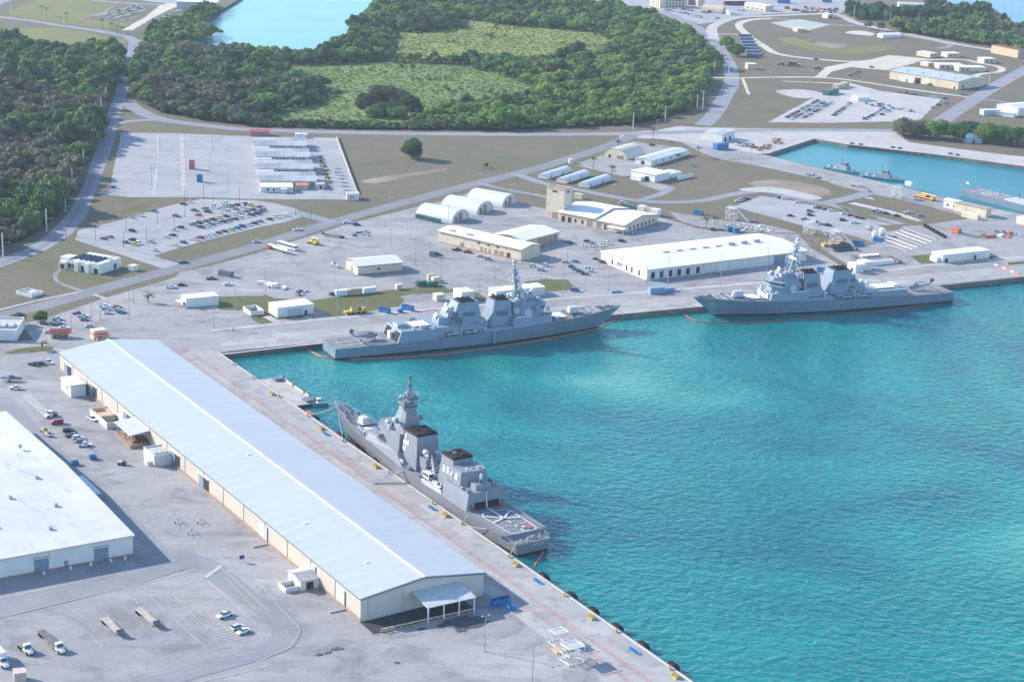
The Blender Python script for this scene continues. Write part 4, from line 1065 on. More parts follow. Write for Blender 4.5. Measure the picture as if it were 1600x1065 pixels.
# ---- barracks
rows = [((398, 235.2), 'rearmost'), ((400.5, 253), 'second from rear'), ((403, 272), 'third from rear'), ((405.5, 291.5), 'frontmost')]
for k, (A, w) in enumerate(rows):
    bk = building('barracks_block', w + ' barracks block with twin weathered white gables, in the walled lot', 'building', A, 36.5, 24.5, 9.5, 3.7, 'none', wall=M_WALL_GREY, group='barracks blocks')
    for (y0, y1) in ((0, 12), (12.5, 24.5)):
        for s in (0, 1):
            ya, yb = (y0 - .4, (y0 + y1) / 2) if s == 0 else ((y0 + y1) / 2, y1 + (.2 if y0 == 0 else .4))
            za, zb = (3.65, 6.0) if s == 0 else (6.0, 3.65)
            MB().hexa([(-.5, ya, za), (37, ya, za), (37, yb, zb), (-.5, yb, zb)], [(-.5, ya, za + .22), (37, ya, za + .22), (37, yb, zb + .22), (-.5, yb, zb + .22)]).build('roof_slope', M_ROOF_GREY, bk)
        for x in (0.05, 36.45): MB().add([(x, y0, 3.6), (x, y1, 3.6), (x, (y0 + y1) / 2, 6.0)], [(0, 1, 2)]).build('gable', M_WALL_WHITE, bk)
    if k < 3:
        op(bk, 'f', 13.5, 1.3, 1.1, 2.7, M_DARK, 'window', 4, 2.4); op(bk, 'f', 24.5, 1.3, 1.1, 2.7, M_DARK, 'window', 4, 2.4)
        MB().box(0.2, 10, -7, -.45, 0, 3.3).build('annex', M_WALL_GREY, bk); MB().box(-.1, 10.3, -7.3, -.45, 3.3, 3.5).build('annex_roof', M_ROOF_GREY, bk)
    else:
        op(bk, 'f', 33.2, 1.2, 1.2, 2.6, M_DARK, 'window', 1)
lo = building('low_office', 'low pale office with small porch in front of the barracks', 'building', (407, 300.5), 20.5, 13, 9.5, 3.3, 'flat', wall=M_WALL_WHITE, rm=plain('cream_roof', (.70, .68, .55), .7))
op(lo, 'f', 4, 1.3, 1.0, 2.4, M_DARK, 'window', 2, 3.8); MB().box(13, 16.5, -3.4, -.05, 0, 2.8).build('porch', M_DOOR_PALE, lo); MB().box(12.7, 16.8, -3.7, -.05, 2.8, 3.0).build('porch_roof', M_ROOF_CLEAN, lo)
building('store_hut', 'tan hut with reddish roof in front of the barracks', 'hut', (463, 296.5), 7.5, 8, 9.5, 2.8, 'gable', 'x', .8, M_WALL_TAN, plain('faded_red_roof', (.55, .26, .2), .7), .4)
x = building('store_hut', 'small grey hut between barracks and palm row', 'hut', (494, 295.5), 5.5, 7, 9.5, 3.0, 'flat', wall=M_WALL_GREY, rm=M_ROOF_GREY); op(x, 'f', 2.3, 1.3, .1, 2.2, M_DARK, 'door')
x = building('gate_hut', 'white gate hut at the right corner of the barracks lot', 'hut', (542, 312.5), 7.6, 8, 9.5, 3.6, 'flat', wall=M_WALL_WHITE, rm=M_WALL_GREY); op(x, 'f', 2, .9, 1.3, 2.3, M_DARK, 'window', 2, 1.6)
building('red_roofed_shelter', 'long shelter with red roof behind the rear barracks', 'shelter', (391, 213.5), 14, 9, 9.5, 3.2, 'gable', 'x', 1.2, M_TRIM_BROWN, plain('dull_red_roof', (.40, .09, .10), .6), .6)
for (u, v, t) in ((462, 215.5, 'left of two pale sheds behind the barracks, near the road'), (471, 216, 'right of two pale sheds behind the barracks, near the road')): building('store_hut', t, 'hut', (u, v), 4, 4, 9.5, 2.8, 'flat', wall=M_WALL_WHITE)
wallo = MB(); a_, b_ = P(526, 216), P(558, 303); d_ = (b_ - a_).normalized(); n_ = Vector((-d_.y, d_.x, 0)) * .3
wallo.hexa([tuple(a_ - n_), tuple(b_ - n_), tuple(b_ + n_), tuple(a_ + n_)], [tuple(v + Vector((0, 0, 1.6))) for v in (a_ - n_, b_ - n_, b_ + n_, a_ + n_)])
tag(wallo.build('boundary_wall', M_CONCW), 'grey concrete boundary wall along the right side of the barracks lot', 'wall')
# ---- long trailers, shed and annexes up the slope
for A, t in (((856, 281), 'leftmost of three long white barrel-roofed trailers'), ((885, 287.3), 'middle of three long white barrel-roofed trailers'), ((919, 294.5), 'rightmost of three long white barrel-roofed trailers')):
    o = P(*A); r = thing('long_trailer', t + ' beside the tower road', 'trailer', (o.x, o.y, ZL), R(60), 'barrel-roofed trailers')
    MB().box(0, 33, 0, 7.5, .3, 2.6).build('wall', M_WALL_WHITE, r)
    n = 8; sec = [(-.3 + 8.1 * i / n, 2.55 + 1.5 * math.sin(math.pi * i / n)) for i in range(n + 1)]
    MB().add([(-.3, s[0], s[1]) for s in sec] + [(33.3, s[0], s[1]) for s in sec], [(i + 1, i, n + 1 + i, n + 2 + i) for i in range(n)] + [tuple(range(n + 1)), tuple(range(2 * n + 1, n, -1))]).build('roof', M_QUON, r)
    for q_ in (4, 20): MB().box(q_, q_ + 1.2, -.06, 0, .4, 2.3).build('door', M_DARK, r)
ls = building('long_shed', 'long white shed right of the cream arched hut', 'shed', (1017.5, 259), 54, 13, 57, 3.6, 'gable', 'x', 1.3, M_WALL_WHITE, M_QUON, .5)
op(ls, 'f', 6, 1.4, .8, 2.2, M_DARK, 'window', 4, 11); op(ls, 'l', 6, 2.2, .1, 2.6, M_DARK, 'door')
sm = building('plant_building', 'white flat-roofed plant building with walled yard, left of the earth field', 'building', (1023, 285), 17, 20, 50, 5.0, 'flat', wall=M_WALL_WHITE, over=.6); op(sm, 'l', 5, 3, .1, 3, M_DARK, 'door')
MB().box(18.5, 36, -6, -5.6, 0, 2.6).build('yard_wall', M_WALL_WHITE, sm); MB().box(20, 33, 1, 12, 0, 3.2).build('tank_block', M_DOOR_PALE, sm); MB().box(-5, -.1, 8, 17, 0, 2.8).build('annex', M_WALL_WHITE, sm)
# ---- around the basin and far right
g1 = building('grey_store', 'pale grey store with blue shaded end beside the salvage yard', 'building', (1128, 222.5), 22, 15, 58, 6.2, 'flat', wall=M_WALL_WHITE, rm=M_ROOF_GREY, over=.2); op(g1, 'f', 4, 3, .1, 3, M_DARK, 'door', 2, 8)
fr = building('motor_pool_hall', 'large pale blue-roofed hall beside the far right car lot', 'building', (1496.5, 140.5), 44, 76, 45, 7.6, 'gable', 'y', 2.0, M_WALL_BEIGE, M_ROOF_BLUE, .6)
op(fr, 'l', 41, 6.5, .1, 5.0, M_DARK, 'door'); op(fr, 'l', 3, 1.6, .1, 2.5, M_DARK, 'door'); op(fr, 'f', 7, 2, .1, 4, M_DARK, 'door'); op(fr, 'f', 14, 1.8, 4.5, 5.6, M_DARK, 'window', 2, 12)
MB().box(-3.5, -.1, 46, 53, 0, 3.2).build('side_shed', M_WALL_WHITE, fr); MB().box(-3.5, -.1, 55, 62, 0, 3.2).build('side_shed', M_WALL_WHITE, fr); MB().box(-6, -.1, 30, 36, 2.2, 2.5).build('canopy', M_ROOF_CLEAN, fr)
for y in (10, 25, 45, 62):
    for x in (8, 34): MB().box(x, x + 2.4, y, y + 1.2, 8.2, 9.3).build('roof_vent', M_STEEL, fr)
for i, (A, L, W, az, h, t) in enumerate((((1453, 90.5), 12, 18, 40, 4.2, 'cream trailer hut nearest the coral path bend'), ((1480, 90), 16, 12, 20, 4.0, 'cream trailer hut second along the coral path loop'), ((1537, 99), 14, 12, 20, 4.4, 'cream trailer hut on the right of the coral loop'),
        ((1467, 108), 26, 14, 10, 4.2, 'long cream trailer hut inside the coral loop'), ((1498, 112), 28, 14, 10, 4.2, 'cream trailer hut at the lower side of the coral loop'), ((1450, 104.5), 8, 10, 40, 3.6, 'smallest cream trailer hut beside the blue-roofed hall'))):
    b_ = building('trailer_hut', t, 'hut', A, L, W, az, h, 'flat', wall=M_WALL_BEIGE, over=.2); op(b_, 'f', 3, 2, 1.2, 2.8, M_DARK, 'window', 2, 5)
rb = building('rust_roofed_store', 'tan store with rusty roof at the right edge by the shore wood', 'building', (1590, 91), 12, 40, 30, 8.5, 'flat', wall=M_WALL_TAN, rm=M_RUST)
w1 = building('white_hall', 'white hall cut off by the right edge of the view', 'building', (1590, 182), 40, 24, 35, 6.5, 'gable', 'x', 1.5, M_WALL_WHITE, M_QUON)
building('white_trailer', 'white trailer hut below the white hall at the right edge', 'hut', (1584, 184), 8, 28, 58, 3.2, 'flat', wall=M_WALL_WHITE)
building('silver_trailer', 'pale blue metal trailer on the grass right of the diagonal road', 'trailer', (1537, 180.5), 16, 7, 18, 4.2, 'flat', wall=plain('silver_blue', (.42, .52, .60), .45), rm=M_QUON)
x = building('blue_grey_shed', 'blue-grey gabled shed under the trees beyond the basin', 'shed', (1510, 224), 13, 10, 10, 5.0, 'gable', 'x', 2.0, plain('blue_grey_siding', (.36, .45, .55), .7), plain('blue_grey_roof', (.45, .52, .60), .6)); op(x, 'f', 5, 1.8, .1, 2.6, M_DARK, 'door')
x = building('basin_office', 'cream portable office with brown roof on the basin quay', 'building', (1540, 340), 6, 24, 44, 5.6, 'flat', wall=M_WALL_BEIGE, rm=plain('brown_flat_roof', (.38, .33, .28), .8), over=.5)
building('cream_container', 'cream storage container in front of the portable office', 'container', (1527, 344), 3, 12, 44, 3.0, 'flat', wall=M_WALL_BEIGE, over=.02)
x = building('white_cabin', 'white cabin with two round windows on the basin quay', 'cabin', (1496, 328.5), 7, 11, 44, 4.8, 'gable', 'y', 1.0, M_WALL_WHITE, M_ROOF_CLEAN); op(x, 'l', 2, 1.6, 1.4, 2.8, M_DARK, 'window', 2, 5)
building('white_cabin', 'small white cabin cut by the right edge above the barriers', 'cabin', (1600, 352), 12, 7, 30, 4.0, 'flat', wall=M_WALL_BEIGE)
x = building('pickup_shelter', 'white-topped small hut beside the coral road fork', 'hut', (1168, 108.5), 9, 8, 12, 5.0, 'flat', wall=M_WALL_BEIGE, rm=M_ROOF_CLEAN)
x = building('beige_hut', 'small beige hut beside the tennis court', 'hut', (1246, 50.5), 10, 12, 20, 3.4, 'flat', wall=M_WALL_TAN, rm=M_WALL_BEIGE)
x = building('yellow_pavilion', 'cream roofed open pavilion above the tennis court', 'pavilion', (1293, 29.5), 9, 12, 25, 4.6, 'gable', 'y', 1.0, M_WALL_BEIGE, plain('cream_roof2', (.76, .66, .45), .7)); op(x, 'f', 1.5, 5, .4, 2.6, M_DARK)
# top of the picture
x = building('barracks_hall', 'multi-storey cream building at the top centre', 'building', (1031, 12.5), 38, 26, 25, 10.5, 'flat', wall=M_WALL_BEIGE)
for s in range(3): op(x, 'f', 8, 2.4, 1.2 + s * 3.2, 2.8 + s * 3.2, M_DARK, 'window', 6, 4.6)
for s in range(3): op(x, 'l', 3, 2.4, 1.2 + s * 3.2, 2.8 + s * 3.2, M_DARK, 'window', 4, 5.0)
x = building('brown_hall', 'brown-fronted building at the top beside the arched tan hut', 'building', (1075, 8), 12, 22, 25, 9, 'flat', wall=M_TRIM_BROWN); building('cream_block', 'narrow cream block between brown building and arched hut', 'building', (1090, 9.5), 10, 22, 25, 8.5, 'flat', wall=M_WALL_BEIGE)
def tan_hut():
    o = P(1112, 21)
    r = thing('arched_hut', 'tan arched hut beside the top parking area', 'hut', (o.x, o.y, ZL), R(-20))
    n, W, L, hh = 14, 16.0, 26.0, 9.0
    sec = [(W / 2 - W / 2 * math.cos(math.pi * i / n), hh * math.sin(math.pi * i / n)) for i in range(n + 1)]
    m = plain('tan_fabric', (.62, .50, .36), .8)
    MB().add([(-L / 2, s[0], s[1]) for s in sec] + [(L / 2, s[0], s[1]) for s in sec], [(i + 1, i, n + 1 + i, n + 2 + i) for i in range(n)]).build('shell', m, r, smooth=True)
    for x in (-L / 2 + .2, L / 2 - .2): MB().add([(x, s[0], s[1]) for s in sec], [tuple(range(n + 1))]).build('end_wall', m, r)
    MB().box(-5, -1, -.3, 1, 0, 3).build('door', M_DARK, r)
tan_hut()
x = building('white_tent', 'white peaked tent right of the tan arched hut', 'tent', (1140, 24), 10, 12, 25, 3.0, 'gable', 'x', 3.0, M_WALL_WHITE, M_ROOF_CLEAN)
x = building('beige_hall', 'beige long building at the top beside the round road', 'building', (1196, 18), 14, 36, 40, 6.5, 'flat', wall=M_WALL_BEIGE); op(x, 'l', 4, 4, 1, 2, M_DARK, 'window', 4, 8)
for k in range(5):
    b_ = building('dark_garage', ORD[k + 1] + ' from the left of five dark red garages at the top', 'garage', (1132 + k * 6.6, 8.5), 4.6, 8, 8, 5.2, 'flat', wall=plain('dark_red_wall', (.16, .06, .06), .7), rm=M_WALL_GREY, group='dark garages')
x = building('white_roofed_store', 'white-roofed grey store above the mangroves at top left', 'building', (276, 14), 45, 30, 5, 8, 'flat', wall=M_WALL_GREY, rm=M_ROOF_CLEAN)
x = building('shore_house', 'low pale house among trees at the top right shore', 'house', (1405, 13), 45, 22, -4, 5, 'gable', 'x', 2.0, M_WALL_BEIGE, M_WALL_GREY)
# left edge building with parapet, and red-roofed kiosks
x = building('parapet_building', 'white parapet building cut off by the left edge', 'building', None, 26, 22, 5, 4.2, 'parapet', rise=1.0, wall=M_WALL_WHITE, rm=M_WALL_GREY, loc=P(26, 533) - Vector((26, 1.5, 0)))
for i in range(3): MB().box(14 + i * 3.5, 16.5 + i * 3.5, 6, 12, 4.3, 5.4).build('rooftop_unit', M_WALL_GREY, x)
ks = thing('bus_shelter', 'cream shelter with red tiled roof in the small car park', 'shelter', P(94, 527), R(14))
for x0 in (-4.2, 3.4): MB().box(x0, x0 + .9, -1.5, 1.8, 0, 2.6).build('wall', M_WALL_BEIGE, ks)
MB().box(-4.2, 4.3, 1.5, 1.8, 0, 2.6).build('back_wall', M_WALL_BEIGE, ks)
MB().hexa([(-4.8, -2.2, 2.5), (4.9, -2.2, 2.5), (4.9, 0.2, 4.0), (-4.8, 0.2, 4.0)], [(-4.8, -2.2, 2.75), (4.9, -2.2, 2.75), (4.9, 0.2, 4.25), (-4.8, 0.2, 4.25)]).build('roof_slope', M_REDROOF, ks)
MB().hexa([(-4.8, .2, 4.0), (4.9, .2, 4.0), (4.9, 2.6, 2.5), (-4.8, 2.6, 2.5)], [(-4.8, .2, 4.25), (4.9, .2, 4.25), (4.9, 2.6, 2.75), (-4.8, 2.6, 2.75)]).build('roof_slope', M_REDROOF, ks)
MB().box(-3, 3, .5, 1.2, 0, .5).build('bench', M_CONCW, ks)
kg = thing('gate_kiosk', 'cream gate kiosk with red roof just behind the long warehouse', 'kiosk', P(154, 528), R(32))
MB().box(-3.2, 3.2, -2.6, 2.6, 0, 3.2).build('wall', M_WALL_BEIGE, kg); MB().box(-3.6, 3.6, -6.6, 1.5, 2.55, 2.9).build('roof', M_REDROOF, kg); MB().box(-3.2, 3.2, -2.5, 2.6, 3.2, 4.4).build('upper_wall', M_WALL_BEIGE, kg)
for x0 in (-3.0, 2.6): MB().box(x0, x0 + .4, -6.2, -5.8, 0, 2.6).build('post', M_WALL_BEIGE, kg)
MB().box(-1, 1, -2.68, -2.55, .9, 2.2).build('window', M_GLASS, kg)
# ================================================================ warships
def hull_paint(name, c, rust):
    m, nt, b = nodes(name)
    a = ramp(nt, noise(nt, .12, 4), [(.35, tuple(x * .92 for x in c)), (.65, tuple(x * 1.05 for x in c))])
    st = ramp(nt, noise(nt, .9, 5, .7, sz=.08), [(.58, 0.0), (.8, .5)])
    a = mix(nt, st, a, tuple(x * .68 for x in c))
    rs = ramp(nt, noise(nt, .35, 6, .75, sz=.25), [(.68, 0.0), (.76, rust)])
    nt.links.new(mix(nt, rs, a, (.22, .14, .10)), b.inputs['Base Color'])
    b.inputs['Roughness'].default_value = .5; b.inputs['Specular IOR Level'].default_value = .3
    return m
M_HULL = hull_paint('haze_grey_paint', (0.185, 0.25, 0.325), .55)
M_SUPER = plain('superstructure_grey', (0.235, 0.30, 0.37), 0.5, var=0.06, scale=0.2)
M_DECK = plain('deck_grey', (0.215, 0.22, 0.235), 0.8, var=0.15, scale=0.2)
M_BOOT = plain('boot_topping', (0.02, 0.022, 0.03), 0.6, var=0.1)
M_HULLJ = hull_paint('jmsdf_grey_paint', (0.205, 0.215, 0.24), .2)
M_SUPERJ = plain('jmsdf_super_grey', (0.235, 0.255, 0.295), 0.5, var=0.06, scale=0.2)
M_DECKJ = plain('jmsdf_deck_grey', (0.19, 0.20, 0.225), 0.8, var=0.12, scale=0.2)
M_VENT = plain('louvre_blue_grey', (0.12, 0.16, 0.20), 0.7, var=0.1)
M_LGREY = plain('light_grey_panel', (0.48, 0.51, 0.54), 0.5, var=0.05)
M_BLACK = plain('soot_black', (0.018, 0.018, 0.02), 0.8, var=0.2)
M_WPAINT = plain('white_deck_paint', (0.72, 0.73, 0.74), 0.6, var=0.12)
M_RUBBER = plain('black_rubber', (0.025, 0.025, 0.028), 0.75, var=0.2)
M_ORANGE = plain('orange_float', (0.60, 0.17, 0.09), 0.6, var=0.15)
M_ROPE = plain('mooring_rope', (0.55, 0.55, 0.52), 0.8, var=0.1)
M_NUM = plain('hull_number_paint', (0.42, 0.47, 0.53), 0.6, var=0.05)
M_REDP = plain('red_paint', (0.55, 0.07, 0.07), 0.6, var=0.1)

def sstep(a, b, x):
    t = min(1.0, max(0.0, (x - a) / (b - a)))
    return t * t * (3 - 2 * t)
def lerp_tab(tab, x):
    for (x0, y0), (x1, y1) in zip(tab, tab[1:]):
        if x <= x1: return y0 + (y1 - y0) * max(0, (x - x0)) / (x1 - x0)
    return tab[-1][1]
class Ship:
    """x runs from the stern (0) to the bow (L), y to port, z up from the water"""
    def __init__(s, name, label, cat, stern, bow, L, zs=5.5, zb=10.5):
        a, b = P(*stern, zs), P(*bow, zb)
        d = (b - a); d.z = 0
        s.az = math.atan2(d.y, d.x)
        mid = (a + b) / 2
        u = Vector((math.cos(s.az), math.sin(s.az), 0))
        o = mid - u * L / 2
        s.o, s.u, s.L = Vector((o.x, o.y, 0)), u, L
        s.n = Vector((-u.y, u.x, 0))
        s.root = thing(name, label, cat, (o.x, o.y, 0.0), s.az)
    def w(s, x, y, z): return s.o + s.u * x + s.n * y + Vector((0, 0, z))
    wx = wz = None
    def part(s, name, mb, m, parent=None, smooth=False):
        if s.wx: mb.v = [(lerp_tab(s.wx, v[0]), v[1], v[2] if v[2] < s.wz[0] else s.wz[0] + (v[2] - s.wz[0]) * s.wz[1]) for v in mb.v]
        return mb.build(name, m, parent or s.root, smooth)
def hull(S, wl, dk, dz, rake, mh, md, mb_, kn=0.55, nst=36, boot=0.9):
    """wl, dk, dz: tables of half-beam at the water, half-beam at deck and deck height over x/L"""
    L = S.L
    secs = []
    for i in range(nst + 1):
        t = i / nst
        t = t if t < .8 else .8 + (t - .8)
        bw, bd, z1 = lerp_tab(wl, t), lerp_tab(dk, t), lerp_tab(dz, t)
        xr = (L - rake) * t
        row = []
        for z in (-3.0, 0.0, boot, z1 * kn, z1):
            f = max(0, z) / z1
            x = xr + rake * f * sstep(0.55, 1.0, t) ** 1.0
            if t < .02: x = xr - f * 1.0 * 0
            k = f ** 0.8
            bb = bw * (0.9 if z < 0 else 1.0) * (1 - k) + bd * k
            row.append((x, bb, z))
        secs.append(row)
    for nm, (r0, r1), m in (('boot_topping', (0, 2), mb_), ('hull', (2, 4), mh)):
        b = MB()
        for s in (-1, 1):
            for i in range(nst):
                for j in range(r0, r1):
                    q = [secs[i][j], secs[i + 1][j], secs[i + 1][j + 1], secs[i][j + 1]]
                    q = [(p[0], s * p[1], p[2]) for p in q]
                    b.add(q if s < 0 else q[::-1], [(0, 1, 2, 3)])
        for j in range(r0, r1):
            b.add([(secs[0][j][0], secs[0][j][1], secs[0][j][2]), (secs[0][j][0], -secs[0][j][1], secs[0][j][2]), (secs[0][j + 1][0], -secs[0][j + 1][1], secs[0][j + 1][2]), (secs[0][j + 1][0], secs[0][j + 1][1], secs[0][j + 1][2])], [(0, 1, 2, 3)])
        S.part(nm, b, m)
    b = MB()
    for i in range(nst):
        p, q = secs[i][4], secs[i + 1][4]
        b.add([(p[0], -p[1], p[2]), (q[0], -q[1], q[2]), (q[0], q[1], q[2]), (p[0], p[1], p[2])], [(0, 1, 2, 3)])
    S.part('deck', b, md)
    return secs
def deck_at(dz, L): return lambda x: lerp_tab(dz, x / L)
def rails(S, dk, dz, x0, x1, n=26):
    """guard rail: stanchions and wires along both deck edges"""
    L = S.L
    for s in (-1, 1):
        b = MB(); pts = []
        for i in range(n + 1):
            x = x0 + (x1 - x0) * i / n
            y = s * (lerp_tab(dk, x / L) - .12); z = lerp_tab(dz, x / L)
            b.tube((x, y, z), (x, y, z + 1.05), .045, n=4); pts.append((x, y, z))
        for h in (.55, 1.05):
            b.path([(p[0], p[1], p[2] + h) for p in pts], .03, 3)
        S.part('guard_rail', b, M_LGREY)
def vls(S, x0, x1, w, z, m=None):
    p = S.part('missile_deck', MB().box(x0, x1, -w, w, z, z + .55), M_DECK)
    nx, ny = max(3, int((x1 - x0) / 1.25)), 8
    b = MB()
    for i in range(nx):
        for j in range(ny):
            xx = x0 + .2 + (x1 - x0 - .4) * i / nx; yy = -w + .2 + (2 * w - .4) * j / ny
            b.box(xx + .06, xx + (x1 - x0 - .4) / nx - .06, yy + .06, yy + (2 * w - .4) / ny - .06, z + .55, z + .66)
    S.part('hatch_grid', b, M_WPAINT, p)
def gun(S, x, z, m):
    b = MB()
    b.prism([(x - 3.2, -1.7), (x + 1.6, -1.9), (x + 2.4, -.9), (x + 2.4, .9), (x + 1.6, 1.9), (x - 3.2, 1.7)], z + .4, z + 3.2, 0, .78, (x - 1.0, 0))
    g = S.part('gun_turret', b, m)
    S.part('gun_base', MB().tube((x - .5, 0, z), (x - .5, 0, z + .45), 2.3, n=14), M_DECK, g)
    S.part('gun_barrel', MB().tube((x + 1.4, 0, z + 1.9), (x + 7.6, 0, z + 2.5), .2, .13, 8), M_VENT, g)
def dome(S, c, r, m=None): S.part('radar_dome', MB().tube((c[0], c[1], c[2] - r * 1.5), (c[0], c[1], c[2] - r * .5), r * .55, n=8).ball(c, r, 12, 8), m or M_LGREY, smooth=True)
def dish(S, c, d, r, m=None):
    d = Vector(d).normalized(); c = Vector(c)
    b = MB().tube(c - d * .8, c + d * .25, r * .45, r, 12); b.tube((c.x, c.y, c.z - r * 1.25), (c.x, c.y, c.z - .2), .5, .4, 8); b.disc(c + d * .3, d, r, .12, 14)
    S.part('illuminator_dish', b, m or M_WPAINT)
def boat(S, x0, x1, y, z, m):
    L = x1 - x0
    b = MB(); n = 9; pr = []
    for i in range(n + 1):
        t = i / n; w = 1.15 * (1 - max(0, (t - .55) / .45) ** 2.2)
        pr.append((x0 + L * t, w, .75 + .25 * t * t))
    for s in (-1, 1):
        for p, q in zip(pr, pr[1:]): b.tube((p[0], y + s * p[1], z + p[2]), (q[0], y + s * q[1], z + q[2]), .3, .3 if q[1] > .1 else .15, 7)
    b.add([(p[0], y - p[1], z + p[2] - .1) for p in pr] + [(p[0], y + p[1], z + p[2] - .1) for p in pr] + [(p[0], y, z + .05) for p in pr],
          [(i, i + 1, n + 2 + i, n + 1 + i) for i in range(n)] + [(i + 1, i, 2 * n + 2 + i, 2 * n + 3 + i) for i in range(n)] + [(n + 1 + i, n + 2 + i, 2 * n + 3 + i, 2 * n + 2 + i) for i in range(n)])
    r = S.part('inflatable_boat', b, m)
    S.part('console', MB().box(x0 + L * .35, x0 + L * .5, y - .4, y + .4, z + .7, z + 1.7).box(x0 - .1, x0 + .45, y - .35, y + .35, z + .5, z + 1.5), M_VENT, r)
    S.part('boat_cradle', MB().box(x0 + L * .2, x0 + L * .24, y - 1.0, y + 1.0, z - .6, z + .3).box(x0 + L * .7, x0 + L * .74, y - 1.0, y + 1.0, z - .6, z + .3), M_STEEL, r)
def frus(S, name, m, x0, x1, w, z0, z1, fi=0, ri=0, si=0, yc=0.0, parent=None):
    return S.part(name, MB().frus(x0, x1, w, z0, z1, fi, ri, si, 0, yc), m, parent)
def louvres(S, stack, xs, y, z0, z1, w, side, tilt):
    for x in xs:
        b = MB(); yy = side * y
        b.hexa([(x, yy, z0), (x + w, yy, z0), (x + w, yy + side * .12, z0), (x, yy + side * .12, z0)], [(x, yy - side * tilt * (z1 - z0), z1), (x + w, yy - side * tilt * (z1 - z0), z1), (x + w, yy + side * (.12 - tilt * (z1 - z0)), z1), (x, yy + side * (.12 - tilt * (z1 - z0)), z1)])
        S.part('air_intake', b, M_VENT, stack)
def text_on(S, txt, p, ux, uz, size, m):
    c = bpy.data.curves.new('hull_number', 'FONT'); c.body = txt; c.size = size; c.extrude = .02; c.align_x = 'CENTER'; c.align_y = 'CENTER'
    c.materials.append(m)
    o = bpy.data.objects.new('hull_number', c); link(o, S.root)
    ux, uz = Vector(ux).normalized(), Vector(uz).normalized(); n = ux.cross(uz)
    uz = n.cross(ux)
    M = Matrix((ux, uz, n)).transposed().to_4x4(); M.translation = Vector(p)
    me = bpy.data.meshes.new_from_object(o)
    bpy.data.objects.remove(o); me.materials.clear(); me.materials.append(m)
    o = bpy.data.objects.new('hull_number', me); link(o, S.root)
    o.matrix_local = M
    return o

